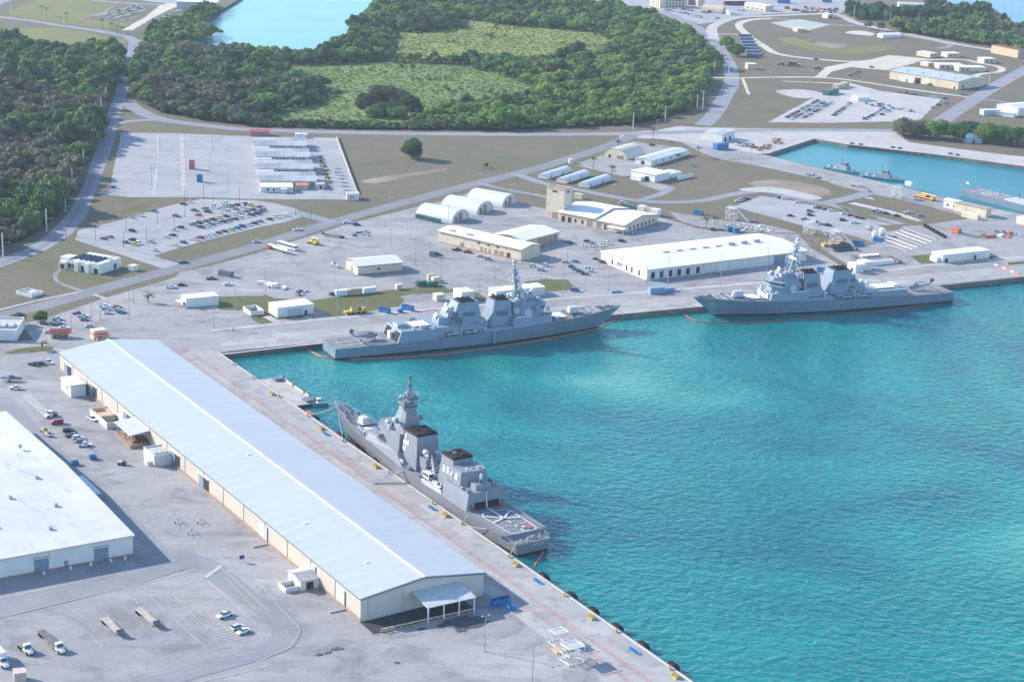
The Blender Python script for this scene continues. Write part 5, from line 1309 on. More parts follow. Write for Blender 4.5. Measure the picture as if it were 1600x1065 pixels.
WL_B = [(0, 7.6), (.1, 8.3), (.25, 8.9), (.45, 9.2), (.6, 8.6), (.75, 6.2), (.88, 3.0), (.96, .9), (1, .08)]
DK_B = [(0, 8.4), (.1, 9.1), (.25, 9.8), (.5, 10.0), (.65, 9.7), (.78, 8.2), (.88, 5.6), (.95, 3.0), (.985, 1.1), (1, .12)]
DZ_B = [(0, 5.6), (.2, 5.8), (.35, 6.3), (.55, 6.9), (.7, 7.7), (.85, 9.1), (1, 11.0)]
def burke(S, hangar):
    """guided-missile destroyer"""
    L = S.L; dz = deck_at(DZ_B, L)
    hull(S, WL_B, DK_B, DZ_B, 13.0, M_HULL, M_DECK, M_BOOT)
    rails(S, DK_B, DZ_B, 1, 28, 20); rails(S, DK_B, DZ_B, 112, 153.5, 26)
    S.wx = [(-20, -20), (50, 49), (70, 66.8), (91, 86.3), (106, 100.5), (125, 119.5), (134, 128.5), (150, 149), (180, 179)]; S.wz = (12.0, .94)
    W = lambda x: lerp_tab(DK_B, x / L)
    # ---- after part
    if hangar:
        b = MB(); b.hexa([(31.5, -W(31) + .05, 5.7), (52, -W(52) + .05, 6.0), (52, W(52) - .05, 6.0), (31.5, W(31) - .05, 5.7)], [(33.5, -W(31) + .7, 11.0), (52, -W(52) + .7, 11.0), (52, W(52) - .7, 11.0), (33.5, W(31) - .7, 11.0)])
        hg = S.part('hangar', b, M_SUPER)
        for y in (-5.2, 5.2):
            S.part('hangar_door', MB().hexa([(31.38, y - 2.9, 5.9), (31.6, y - 2.9, 5.9), (31.6, y + 2.9, 5.9), (31.38, y + 2.9, 5.9)], [(33.0, y - 2.9, 10.1), (33.3, y - 2.9, 10.1), (33.3, y + 2.9, 10.1), (33.0, y + 2.9, 10.1)]), M_BLACK, hg)
        S.part('hangar_pillar', MB().box(30.6, 31.9, -1.5, 1.5, 5.75, 9.2), M_WPAINT, hg)
        frus(S, 'winch_house', M_SUPER, 34, 39, 3.2, 11.0, 12.8, .4, .3, .3, parent=hg)
        S.part('winch_front', MB().box(33.9, 34.05, -2.6, 2.6, 11.3, 12.5), M_WPAINT, hg)
        vls(S, 41, 50.5, 4.6, 11.0)
        x0 = 52.0
        aft = frus(S, 'after_deckhouse', M_SUPER, 52, 81, 8.8, 6.0, 11.0, 2.5, 0, .7)
        zt = 11.0
        for y in (-7.0, 7.0): S.part('torpedo_tubes', MB().tube((44, y, 11.6), (47.6, y, 11.6), .35, n=8).tube((44, y + .7, 11.6), (47.6, y + .7, 11.6), .35, n=8).tube((44, y + .35, 12.2), (47.6, y + .35, 12.2), .35, n=8), M_LGREY)
    else:
        aft = frus(S, 'after_deckhouse', M_SUPER, 30, 80, 8.6, 5.8, 9.2, 2.5, 1.0, .5)
        zt = 9.2
        vls(S, 37, 48, 4.6, 9.2)
        frus(S, 'crane_house', M_WPAINT, 33, 36.5, 3.6, 9.2, 10.8, .3, .3, .2)
    # stepped pedestals with illuminators
    p1 = frus(S, 'director_pedestal', M_SUPER, 55, 63, 4.2, zt, zt + 3.4, .4, .8, .6)
    dish(S, (55.6, 0, zt + 3.8), (-1, .0, .45), 1.5)
    p2 = frus(S, 'director_pedestal', M_SUPER, 60, 68, 4.4, zt + 3.4, zt + 6.4, .4, 1.2, .6)
    dish(S, (60.6, -1.6, zt + 7.4), (-1, -.2, .5), 1.5); dish(S, (62.2, 1.8, zt + 8.2), (-1, .3, .5), 1.5)
    # after stack
    st = frus(S, 'after_stack', M_SUPER, 62, 80, 5.6, zt - .1, 21.5, 2.2, 4.5, 1.5)
    frus(S, 'stack_cap', M_BLACK, 67.5, 76.5, 3.7, 21.5, 22.1, .3, .3, .3, parent=st)
    for x in (68.8, 71.6, 74.4): S.part('exhaust', MB().tube((x, -.9, 21.5), (x, -.9, 23.0), .75, n=10).tube((x, 1.1, 21.5), (x, 1.1, 23.0), .75, n=10), M_BLACK, st)
    for s in (-1, 1):
        louvres(S, st, (69.0, 71.4, 73.8), 5.68 - 1.5 * (14.2 - zt) / (21.6 - zt), 14.4, 16.6, 2.0, s, .14)
        louvres(S, st, (63.6, 65.0), 5.68 - 1.5 * (14.2 - zt) / (21.6 - zt), 14.4, 16.6, 1.2, s, .14)
        louvres(S, st, (63.6, 64.9, 66.2, 67.5), 5.68 - 1.5 * .6 / (21.6 - zt), zt + .6, zt + 3.2, .95, s, .14)
    # midships: boats, davit, launchers
    for s in (-1, 1):
        boat(S, 57.0, 64.5, s * 9.2 if hangar else s * 9.0, 7.2, M_LGREY)
        boat(S, 68.0, 75.5, s * 9.2 if hangar else s * 9.0, 7.2, M_LGREY)
        S.part('davit', MB().tube((66.2, s * 9.3, 6.4), (66.2, s * 9.3, 11.0), .32, n=7).tube((66.2, s * 9.3, 10.8), (72.0, s * 8.2, 13.4), .25, .15, 7), M_LGREY)
    for s in (-1, 1): S.part('missile_canister', MB().tube((82.6, s * 4.6, 9.0), (82.6, -s * .5, 11.4), .38, n=8).tube((83.5, s * 4.6, 9.0), (83.5, -s * .5, 11.4), .38, n=8), M_LGREY)
    mid = frus(S, 'midships_deckhouse', M_SUPER, 79.5, 97, 9.3, 6.6, 8.2, .2, .2, .4)
    # forward stack
    st2 = frus(S, 'forward_stack', M_SUPER, 85, 97.5, 5.6, 8.1, 20.8, 1.4, 2.2, 1.4)
    frus(S, 'stack_cap', M_BLACK, 88, 95.6, 3.8, 20.8, 21.4, .3, .3, .3, parent=st2)
    for x in (89.5, 92.0, 94.3): S.part('exhaust', MB().tube((x, -.9, 21.3), (x, -.9, 22.4), .75, n=10).tube((x, 1.1, 21.3), (x, 1.1, 22.4), .75, n=10), M_BLACK, st2)
    for s in (-1, 1): louvres(S, st2, (88.2, 90.6, 93.0), 5.68 - 1.4 * (13.0 - 8.1) / 12.7, 13.0, 15.6, 1.9, s, .12)
    # forward deckhouse: flush sides, then the eight-sided block with fixed radar arrays
    b = MB(); b.hexa([(96, -W(96) + .08, 7.2), (118.5, -W(118) + .25, 7.9), (118.5, W(118) - .25, 7.9), (96, W(96) - .08, 7.2)], [(96, -W(96) + 1.0, 11.6), (117.2, -W(117) + 1.4, 11.6), (117.2, W(117) - 1.4, 11.6), (96, W(96) - 1.0, 11.6)])
    fd = S.part('forward_deckhouse', b, M_SUPER)
    oc = [(98.0, -3.4), (101.4, -7.2), (110.6, -7.2), (115.6, -2.8), (115.6, 2.8), (110.6, 7.2), (101.4, 7.2), (98.0, 3.4)]
    blk = S.part('radar_deckhouse', MB().prism(oc, 11.5, 19.4, 0, .86, (106, 0)), M_SUPER)
    br = S.part('bridge', MB().prism([(108.5, -8.8), (112.6, -8.8), (116.6, -3.0), (116.6, 3.0), (112.6, 8.8), (108.5, 8.8)], 15.0, 17.9, 0, .97, (110, 0)), M_SUPER)
    S.part('bridge_windows', MB().prism([(111.2, -8.83), (112.75, -8.83), (116.72, -3.0), (116.72, 3.0), (112.75, 8.83), (111.2, 8.83)], 16.4, 17.2, 0, 1.0), M_GLASS, br)
    for (cx, cy, nx, ny) in ((99.35, -5.15, -.72, -.69), (99.35, 5.15, -.72, .69), (112.75, -4.85, .68, -.73), (112.75, 4.85, .68, .73)):
        S.part('radar_array', MB().disc((cx + nx * -.25, cy + ny * -.25, 14.9 if nx < 0 else 13.4), (nx, ny, .16), 1.85, .35, 8), M_LGREY, blk)
    for s in (-1, 1):
        S.part('side_array_panel', MB().disc((105.2, s * 7.0, 14.0), (0, s, .14), 2.1, .4, 8), M_LGREY, blk)
        dome(S, (100.0, s * 4.6, 20.6), 1.25); dome(S, (111.5, s * 4.8, 20.4), 1.15)
        S.part('whip_antenna', MB().tube((103, s * 6.6, 19), (102, s * 7.6, 27), .08, .04, 4), M_LGREY)
    frus(S, 'upper_director_house', M_SUPER, 102, 111, 3.8, 19.3, 21.6, .6, .6, .4)
    dish(S, (110.2, 0, 23.4), (1, 0, .3), 1.4)
    frus(S, 'close_in_gun', M_WPAINT, 118.8, 121.0, 1.0, 11.6, 12.6, .2, .2, .1, parent=None); S.part('close_in_gun_dome', MB().tube((119.9, 0, 12.6), (119.9, 0, 14.2), .7, n=10).ball((119.9, 0, 14.3), .7, 10, 6), M_WPAINT, smooth=True)
    # raked mast
    mx = lambda z: 102.5 - (z - 19.2) * .13
    m = MB()
    m.tube((mx(19.2), 0, 19.2), (mx(36), 0, 36.0), 1.6, .85, 10).tube((mx(36), 0, 36), (mx(40.5), 0, 40.5), .6, .4, 8)
    for s in (-1, 1): m.tube((106.5, s * 3.0, 19.2), (mx(30) + .6, s * .4, 30.0), .4, .3, 7)
    ms = S.part('mast', m, M_SUPER)
    for z, w in ((25.0, 5.5), (27.5, 7.0), (31.0, 5.8), (34.6, 4.2), (37.6, 2.4)):
        x = mx(z)
        S.part('yardarm', MB().tube((x, -w, z + .6), (x, 0, z), .12, .22, 6).tube((x, 0, z), (x, w, z + .6), .22, .12, 6), M_SUPER, ms)
        for s in (-1, 1):
            S.part('antenna', MB().tube((x, s * w * .8, z + .4), (x, s * w * .8, z + 2.2), .16, n=5), M_LGREY, ms)
            S.part('antenna_box', MB().box(x - .45, x + .45, s * w * .45 - .45, s * w * .45 + .45, z + .2, z + 1.4), M_LGREY, ms)
            S.part('antenna', MB().tube((x + .3, s * w * .62, z + .3), (x + .3, s * w * .62, z + 1.6), .1, n=5), M_VENT, ms)
    x = mx(29)
    S.part('search_radar', MB().hexa([(x + .8, -3.4, 28.8), (x + 1.4, -3.4, 28.8), (x + 1.4, 3.4, 28.8), (x + .8, 3.4, 28.8)], [(x + .5, -3.1, 30.0), (x + .9, -3.1, 30.0), (x + .9, 3.1, 30.0), (x + .5, 3.1, 30.0)]).tube((x, 0, 28.2), (x + 1, 0, 28.8), .35, n=7), M_WPAINT, ms)
    for z, r in ((35.6, 1.7), (30.4, 1.9), (33.0, 1.6), (24.0, 2.4)): S.part('mast_platform', MB().tube((mx(z), 0, z), (mx(z), 0, z + .4), r, n=12), M_SUPER, ms)
    S.part('mast_dome', MB().ball((mx(39.6), 0, 39.6), 1.2, 12, 8).tube((mx(37), 0, 37.0), (mx(38.8), 0, 38.8), .8, n=10), M_LGREY, ms, True)
    S.part('stay_wires', MB().tube((mx(35.5), 0, 35.5), (84, -2, 21), .05, n=3).tube((mx(35.5), 0, 35.5), (84, 2, 21), .05, n=3).tube((mx(34), 0, 34), (73, 0, 22.5), .05, n=3), M_VENT, ms)
    # signal deck clutter
    cr_ = random.Random(int(L))
    for k in range(40):
        x, y = cr_.uniform(98, 113), cr_.uniform(-6, 6); z0 = 19.3 if abs(y) > 3.6 or x > 110.5 else 21.4
        S.part('signal_deck_fitting', MB().box(x - .4, x + .4, y - .4, y + .4, z0 - .1, z0 + cr_.uniform(.5, 1.6)), cr_.choice((M_SUPER, M_LGREY, M_VENT, M_WPAINT)))
    for k in range(36):
        s = cr_.choice((-1, 1)); x = cr_.uniform(55, 84); y = s * cr_.uniform(7.4, 9.6)
        S.part('boat_deck_fitting', MB().box(x - .4, x + cr_.uniform(.2, .8), y - .35, y + .35, 6.3, 6.9 + cr_.uniform(.4, 1.8)), cr_.choice((M_VENT, M_VENT, M_LGREY, M_BLACK)))
    # foredeck
    z = dz(122); vls(S, 121.5, 128.5, 4.6, z)
    gun(S, 134.0, dz(134) + .1, M_LGREY)
    z0 = max(dz(x) for x in (137, 144)) + .05
    b = MB()
    for (xa, ya, xb, yb) in ((137.2, -4.2, 143.6, -3.4), (137.2, 4.2, 143.6, 3.4), (137.2, -4.2, 137.2, 4.2), (143.6, -3.4, 143.6, 3.4), (140.4, -5.5, 140.4, 5.5)):
        d = Vector((xb - xa, yb - ya, 0)).normalized(); n = Vector((-d.y, d.x, 0)) * .16
        za, zb = dz(xa) + .06, dz(xb) + .06
        b.hexa([(xa - n.x, ya - n.y, za), (xb - n.x, yb - n.y, zb), (xb + n.x, yb + n.y, zb), (xa + n.x, ya + n.y, za)], [(xa - n.x, ya - n.y, za + .05), (xb - n.x, yb - n.y, zb + .05), (xb + n.x, yb + n.y, zb + .05), (xa + n.x, ya + n.y, za + .05)])
    S.part('deck_marking', b, M_WPAINT)
    for x, y in ((146, -.9), (146, .9)):
        S.part('capstan', MB().tube((x, y, dz(x)), (x, y, dz(x) + 1.1), .55, .4, 10), M_VENT)
        S.part('anchor_chain', MB().tube((x, y, dz(x) + .25), (152, y * .5, dz(152) + .25), .2, n=5), M_VENT)
    for x in (139, 145, 149): 
        for s in (-1, 1): S.part('bitts', MB().tube((x, s * (W(x) - .9), dz(x)), (x, s * (W(x) - .9), dz(x) + .8), .25, n=7).tube((x + 1, s * (W(x) - 1.0), dz(x)), (x + 1, s * (W(x) - 1.0), dz(x) + .8), .25, n=7), M_VENT)
    S.part('breakwater', MB().add([(130.5, -5.6, dz(130)), (132.5, 0, dz(132)), (130.5, 5.6, dz(130)), (130.2, -5.6, dz(130) + 1.0), (132.2, 0, dz(132) + 1.1), (130.2, 5.6, dz(130) + 1.0)], [(0, 1, 4, 3), (1, 2, 5, 4)]), M_SUPER)
    S.part('jackstaff', MB().tube((L - 1.2, 0, 11), (L - .6, 0, 15), .07, .04, 5), M_LGREY)
    # flight deck markings
    b = MB()
    zf = 5.95
    for (xa, xb, y, hw) in ((3, 28, 0, .18), (5, 26, -5.5, .18), (5, 26, 5.5, .18)): b.box(xa, xb, y - hw, y + hw, zf, zf + .03)
    for x in (5, 15, 26): b.box(x - .18, x + .18, -5.3, 5.3, zf, zf + .03)
    S.part('flight_deck_marking', b, M_LGREY)
    rng2 = random.Random(int(L * 10) + hangar)
    for i in range(26):      # lockers, vents and reels about the weather decks
        x = rng2.choice([rng2.uniform(40, 60), rng2.uniform(79, 86), rng2.uniform(96, 118), rng2.uniform(118, 122)])
        s = rng2.choice((-1, 1))
        y = s * rng2.uniform(W(x) - 2.6, W(x) - 1.3)
        zz = (11.0 if hangar and x < 52 else 9.2 if (not hangar and x < 60) else 11.0 if (hangar and x < 60) else 8.2 if x < 96 else 11.6 if x < 118 else dz(x))
        h = rng2.uniform(.6, 1.5)
        if 52 < x < 80: continue
        S.part('deck_locker', MB().box(x - .6, x + rng2.uniform(.2, 1.0), y - .5, y + .4, zz - .1, zz + h), rng2.choice((M_SUPER, M_LGREY, M_VENT)))
    # life-raft canisters
    for s in (-1, 1):
        for i in range(6): S.part('raft_canister', MB().tube((97.5 + i * 1.6, s * 8.55, 12.2), (98.7 + i * 1.6, s * 8.55, 12.2), .42, n=8), M_WPAINT)
    S.part('accommodation_ladder', MB().box(84, 85, -W(84) - .6, -W(84), 1.0, 6.5), M_SUPER)
A_ = Ship('destroyer', 'grey guided-missile destroyer with open hangar, moored at the far quay, bow right', 'warship', (514, 538), (971, 477.5), 155.5)
burke(A_, True)
B_ = Ship('destroyer', 'grey destroyer without hangar at the right, bow pointing left along the quay', 'warship', (1478, 450.5), (1082, 465.5), 153.8)
burke(B_, False)
# bow number on the camera side (port side of the right-hand ship)
bw = lambda x, f: (lerp_tab(WL_B, x / 153.8) * (1 - f) + lerp_tab(DK_B, x / 153.8) * f)
xa, xb_ = 147.2, 142.2
p0, p1 = Vector((xa, 0, 0)), Vector((xb_, 0, 0))
def hull_y(x, z):
    t = min(1, max(0, (x - 13.0 * (z / 9.6) * .8) / (153.8 - 13))); f = (z / lerp_tab(DZ_B, t)) ** .8
    return lerp_tab(WL_B, t) * (1 - f) + lerp_tab(DK_B, t) * f
pa, pb = Vector((147, hull_y(147, 7.0) + .15, 7.0)), Vector((141, hull_y(141, 7.0) + .15, 7.0))
pu = Vector((144, hull_y(144, 8.6) + .15, 8.6)); pm = (pa + pb) / 2
text_on(B_, '53', pm + Vector((0, .2, 0)), pb - pa, pu - pm, 3.6, M_NUM)
# deck stores and red-white line of gear on the right-hand ship's foredeck
for i in range(7): B_.part('deck_gear', MB().box(119.2 + (i % 3) * .9, 119.9 + (i % 3) * .9, -2 + i * 1.1, -1.2 + i * 1.1, 8.0, 9.0), (M_REDP, M_WPAINT, M_LGREY)[i % 3])
frus(B_, 'deck_tent', M_WPAINT, 116.6, 119.0, 5.6, 8.0, 11.4, .4, .2, .6)

# ---- Japanese-type destroyer at the near pier
WL_J = [(0, 6.2), (.1, 7.2), (.25, 7.9), (.45, 8.1), (.6, 7.2), (.75, 4.8), (.88, 2.1), (.96, .7), (1, .08)]
DK_J = [(0, 7.4), (.1, 8.4), (.25, 9.0), (.5, 9.0), (.65, 8.3), (.78, 6.7), (.88, 4.5), (.95, 2.6), (.985, 1.0), (1, .12)]
DZ_J = [(0, 4.6), (.034, 4.6), (.036, 6.0), (.25, 6.3), (.5, 6.9), (.7, 7.6), (.85, 8.9), (1, 11.2)]
C_ = Ship('destroyer', 'dark grey destroyer with tall pyramid mast, moored at the near pier', 'warship', (833, 845.7), (522.5, 626), 150.5, 4.6, 11.2)
def jdd(S):
    L = S.L; dz = deck_at(DZ_J, L); W = lambda x: lerp_tab(DK_J, x / L)
    hull(S, WL_J, DK_J, DZ_J, 12.0, M_HULLJ, M_DECKJ, M_BOOT, nst=72)
    rails(S, DK_J, DZ_J, .6, 5, 4); rails(S, DK_J, DZ_J, 6, 30, 18); rails(S, DK_J, DZ_J, 106, 149, 28); rails(S, DK_J, DZ_J, 62, 84, 12)
    S.wx = [(-20, -20), (0, 0), (9.4, 5.5), (21.5, 19.5), (33, 31), (39, 33.5), (47, 38.5), (60, 48.5), (69.5, 58), (72, 63), (85, 80.5), (97, 88.5), (111.5, 105.5), (120, 118.5), (128, 125), (150.5, 150.5), (180, 180)]; S.wz = (12.6, .86)
    # quarterdeck gear
    for x, y in ((3, -4), (3, 4), (5, 0), (6.0, -5), (2.5, 1.5)): S.part('mooring_bitts', MB().tube((x, y, 4.6), (x, y, 5.5), .28, n=7).tube((x + .9, y, 4.6), (x + .9, y, 5.5), .28, n=7), M_LGREY)
    S.part('rope_reel', MB().tube((5.0, -2.4, 5.3), (5.0, -1.0, 5.3), .55, n=10), M_LGREY)
    # hangar
    b = MB(); b.hexa([(33.0, -W(33) + .1, 6.2), (60, -W(60) + .1, 6.7), (60, W(60) - .1, 6.7), (33.0, W(33) - .1, 6.2)], [(34.6, -W(33) + 1.5, 12.6), (60, -W(60) + 1.5, 12.6), (60, W(60) - 1.5, 12.6), (34.6, W(33) - 1.5, 12.6)])
    hg = S.part('hangar', b, M_SUPERJ)
    for s in (-1, 1):
        yc = s * 2.75
        S.part('hangar_opening', MB().hexa([(32.9, yc - 2.45, 6.35), (33.2, yc - 2.45, 6.35), (33.2, yc + 2.45, 6.35), (32.9, yc + 2.45, 6.35)], [(33.55, yc - 2.45, 9.0), (33.9, yc - 2.45, 9.0), (33.9, yc + 2.45, 9.0), (33.55, yc + 2.45, 9.0)]), M_BLACK, hg)
        S.part('side_hatch', MB().box(32.95, 33.3, s * 6.7 - .45, s * 6.7 + .45, 6.5, 8.6), M_VENT, hg)
        S.part('fire_box', MB().box(32.6, 33.0, s * 5.6 - .35, s * 5.6 + .35, 6.3, 7.4), M_REDP, hg)
    S.part('door_pillar', MB().hexa([(32.7, -.28, 6.3), (33.1, -.28, 6.3), (33.1, .28, 6.3), (32.7, .28, 6.3)], [(34.3, -.28, 12.5), (34.7, -.28, 12.5), (34.7, .28, 12.5), (34.3, .28, 12.5)]), M_LGREY, hg)
    # hangar top: control house, close-in gun
    ch = frus(S, 'landing_control_house', M_SUPERJ, 39, 46.5, 3.4, 12.6, 14.9, .3, .5, .3)
    S.part('close_in_gun', MB().tube((41.5, 0, 14.9), (41.5, 0, 16.4), 1.1, .9, 10).box(39.0, 41.5, -.25, .25, 15.6, 16.1), M_VENT, ch)
    S.part('close_in_gun_radome', MB().tube((42.0, 0, 16.3), (42.0, 0, 18.3), .62, n=12).ball((42.0, 0, 18.4), .62, 12, 6), M_WPAINT, ch, True)
    up = S.part('after_superstructure', MB().prism([(47, -3.8), (49, -6.2), (60.5, -6.4), (60.5, 6.4), (49, 6.2), (47, 3.8)], 12.5, 18.6, 0, .84, (54, 0)), M_SUPERJ)
    for s in (-1, 1):
        S.part('array_panel', MB().hexa([(51.5, s * 5.95, 14.4), (54.3, s * 6.0, 14.4), (54.3, s * 6.2, 14.4), (51.5, s * 6.15, 14.4)], [(51.6, s * 5.45, 17.0), (54.2, s * 5.5, 17.0), (54.2, s * 5.7, 17.0), (51.6, s * 5.65, 17.0)]), M_LGREY, up)
        S.part('array_panel', MB().hexa([(56.3, s * 6.08, 14.9), (57.9, s * 6.1, 14.9), (57.9, s * 6.3, 14.9), (56.3, s * 6.28, 14.9)], [(56.3, s * 5.65, 16.6), (57.9, s * 5.68, 16.6), (57.9, s * 5.88, 16.6), (56.3, s * 5.85, 16.6)]), M_LGREY, up)
    dome(S, (50.0, 2.8, 19.6), .6, M_WPAINT); dome(S, (50.5, -2.4, 19.5), .5, M_WPAINT)
    for i in range(5): S.part('roof_fitting', MB().box(49.5 + i * 1.8, 50.3 + i * 1.8, -3.2 + (i % 3) * 2.4, -2.4 + (i % 3) * 2.4, 18.6, 19.2), M_SUPERJ, up)
    # after funnel
    f2 = frus(S, 'after_funnel', M_SUPERJ, 59, 69.5, 5.2, 7.0, 20.6, 1.6, .8, 1.1)
    frus(S, 'funnel_cap', M_BLACK, 59.6, 68.2, 4.3, 20.6, 21.8, .2, .2, .2, parent=f2)
    for x, y in ((61.5, -1.6), (63.6, 1.4), (65.8, -1.2), (66.5, 1.8)): S.part('exhaust', MB().tube((x, y, 21.7), (x, y, 22.5), .9, n=10), M_VENT if y > 0 else M_BLACK, f2)
    for s in (-1, 1):
        S.part('air_intake', MB().hexa([(62, s * 4.62, 13.6), (63.6, s * 4.62, 13.6), (63.6, s * 4.8, 13.6), (62, s * 4.8, 13.6)], [(62, s * 4.38, 16.4), (63.6, s * 4.38, 16.4), (63.6, s * 4.56, 16.4), (62, s * 4.56, 16.4)]), M_WPAINT, f2)
        S.part('air_intake', MB().hexa([(64.6, s * 4.62, 13.6), (66.2, s * 4.62, 13.6), (66.2, s * 4.8, 13.6), (64.6, s * 4.8, 13.6)], [(64.6, s * 4.38, 16.4), (66.2, s * 4.38, 16.4), (66.2, s * 4.56, 16.4), (64.6, s * 4.56, 16.4)]), M_WPAINT, f2)
    # midships: boats, crane, missile tubes
    for s in (-1, 1):
        boat(S, 62.0, 69.0, s * 7.2, 8.0, M_WPAINT)
        S.part('bulwark', MB().box(60, 72, s * 8.8 - .1, s * 8.8 + .1, 6.8, 8.6), M_LGREY)
    cr = S.part('boat_crane', MB().tube((70.5, 5.0, 7.2), (70.5, 5.0, 10.5), .7, n=9).tube((70.5, 5.0, 10.2), (76.5, 1.2, 15.2), .55, .4, 8), M_SUPERJ)
    S.part('crane_cab', MB().box(70.6, 73.2, 5.4, 7.4, 8.4, 10.6), M_WPAINT, cr); S.part('cab_windows', MB().box(70.55, 70.62, 5.6, 7.2, 9.3, 10.2).box(70.8, 73.0, 7.38, 7.45, 9.3, 10.2), M_GLASS, cr)
    for k, x in enumerate((73.2, 75.0, 77.2, 79.0)):
        sg = 1 if k % 2 else -1
        S.part('missile_canister', MB().tube((x, -sg * 3.8, 8.6), (x, sg * 3.0, 11.2), .42, n=8).tube((x + .95, -sg * 3.8, 8.6), (x + .95, sg * 3.0, 11.2), .42, n=8).tube((x + .45, -sg * 3.8, 9.5), (x + .45, sg * 3.0, 12.1), .42, n=8), M_LGREY)
    frus(S, 'midships_house', M_SUPERJ, 69, 83, 4.2, 6.9, 9.0, .5, .3, .4)
    # forward funnel
    f1 = frus(S, 'forward_funnel', M_SUPERJ, 79.5, 91, 5.4, 7.4, 21.4, 1.2, 1.0, 1.0)
    frus(S, 'funnel_cap', M_BLACK, 80.4, 90.0, 4.6, 21.4, 22.5, .2, .2, .2, parent=f1)
    for x, y in ((82.3, -1.8), (84.6, 1.6), (86.8, -1.4), (88.2, 1.6)): S.part('exhaust', MB().tube((x, y, 22.4), (x, y, 23.2), .9, n=10), M_BLACK, f1)
    for s in (-1, 1):
        for (x, z) in ((88.8, 12.5), (86.6, 12.5), (88.8, 15.2), (86.6, 15.2), (84.6, 15.6), (87.6, 18.0)):
            k = (z - 7.4) / 14.0
            y0 = 5.4 - k * 1.0; y1 = 5.4 - (k + 2.0 / 14) * 1.0
            S.part('intake_panel', MB().hexa([(x, s * y0 * .999, z), (x + 1.5, s * y0 * .999, z), (x + 1.5, s * (y0 + .15), z), (x, s * (y0 + .15), z)], [(x, s * y1 * .999, z + 2.0), (x + 1.5, s * y1 * .999, z + 2.0), (x + 1.5, s * (y1 + .15), z + 2.0), (x, s * (y1 + .15), z + 2.0)]), M_WPAINT, f1)
    dome(S, (77.8, 2.6, 15.5), 1.25, M_LGREY); dome(S, (77.0, -1.5, 15.2), .8, M_LGREY); dome(S, (76.2, 3.0, 14.6), .7, M_LGREY)
    S.part('dome_platform', MB().box(75.5, 79.6, -3.5, 4.2, 9.0, 13.2), M_SUPERJ)
    for s in (-1, 1):
        for i in range(6): S.part('raft_canister', MB().tube((84.5 + i % 3 * 1.7, s * (7.4 + .0), 8.3 + (i // 3) * .95), (85.9 + i % 3 * 1.7, s * 7.4, 8.3 + (i // 3) * .95), .42, n=8), M_WPAINT)
    # forward superstructure with flush sides
    b = MB(); b.hexa([(83, -W(83) + .1, 7.2), (116, -W(116) + .5, 8.1), (116, W(116) - .5, 8.1), (83, W(83) - .1, 7.2)], [(91, -W(91) + 1.1, 11.2), (114.6, -W(114) + 1.9, 11.2), (114.6, W(114) - 1.9, 11.2), (91, W(91) - 1.1, 11.2)])
    S.part('forward_deckhouse', b, M_SUPERJ)
    b = MB(); b.prism([(92, -6.2), (108.5, -7.0), (113.0, -3.6), (113.0, 3.6), (108.5, 7.0), (92, 6.2)], 11.1, 18.6, 0, .88, (102, 0))
    fb = S.part('bridge_block', b, M_SUPERJ)
    S.part('bridge_windows', MB().prism([(107.0, -6.6), (108.2, -6.55), (112.3, -3.35), (112.3, 3.35), (108.2, 6.55), (107.0, 6.6)], 15.6, 16.5, 0, 1.0), M_GLASS, fb)
    for s in (-1, 1):
        S.part('bridge_wing', MB().box(104.5, 108.2, s * 6.4, s * 8.6, 13.6, 15.0), M_SUPERJ, fb)
        S.part('array_panel', MB().disc((109.9, s * 5.15, 14.0), (.62, s * .78, .12), 1.1, .35, 8), M_LGREY, fb)
    vls(S, 116.8, 123.6, 4.4, dz(120))
    S.part('vls_coaming', MB().frus(114.8, 119.0, 4.4, 7.9, 10.2, .8, .1, .4), M_SUPERJ)
    # pyramid mast: a tall faceted tower with platforms and a lattice topmast
    mt = S.part('mast_tower', MB().prism([(92.5, -4.0), (98.0, -4.6), (104.5, -3.2), (104.5, 3.2), (98.0, 4.6), (92.5, 4.0)], 18.5, 30.0, 0, .46, (97, 0)), M_SUPERJ)
    for (x, y, z, r) in ((104, -4.6, 20.6, 1.2), (104, 4.6, 20.6, 1.2), (101.5, -5.5, 19.8, .9), (101.5, 5.5, 19.8, .9), (106.0, 0, 20.0, 1.3)): S.part('sensor_pod', MB().tube((x, y, z - 2), (x, y, z - .3), r * .8, n=9).ball((x, y, z), r, 10, 7), M_LGREY, mt, True)
    for z, r, h in ((29.6, 3.9, .6), (31.2, 3.5, .5), (32.8, 3.1, .5), (34.6, 2.6, .5), (36.4, 2.0, .4)):
        S.part('mast_platform', MB().tube((97, 0, z), (97, 0, z + h), r, r * .92, 12), M_SUPERJ, mt)
    S.part('mast_column', MB().tube((97, 0, 29.8), (97, 0, 37), 1.6, 1.0, 10).tube((97, 0, 37), (97, 0, 43.5), .7, .4, 8).tube((97, 0, 43.5), (97, 0, 46), .18, .1, 6), M_SUPERJ, mt)
    S.part('topmast_sensor', MB().tube((97, 0, 43.2), (97, 0, 44.2), .8, n=10).tube((97, 0, 39.5), (97, 0, 40.1), 1.0, n=10), M_VENT, mt)
    rr = random.Random(5)
    for i in range(30):
        a = rr.uniform(0, 6.28); z = rr.choice((30.7, 32.7, 34.7, 31.4)); r = rr.uniform(2.2, 3.9)
        S.part('mast_sensor', MB().tube((97 + math.cos(a) * r, math.sin(a) * r, z), (97 + math.cos(a) * r, math.sin(a) * r, z + rr.uniform(.7, 1.6)), rr.uniform(.35, .75), n=8), rr.choice((M_LGREY, M_VENT, M_SUPERJ, M_WPAINT)), mt)
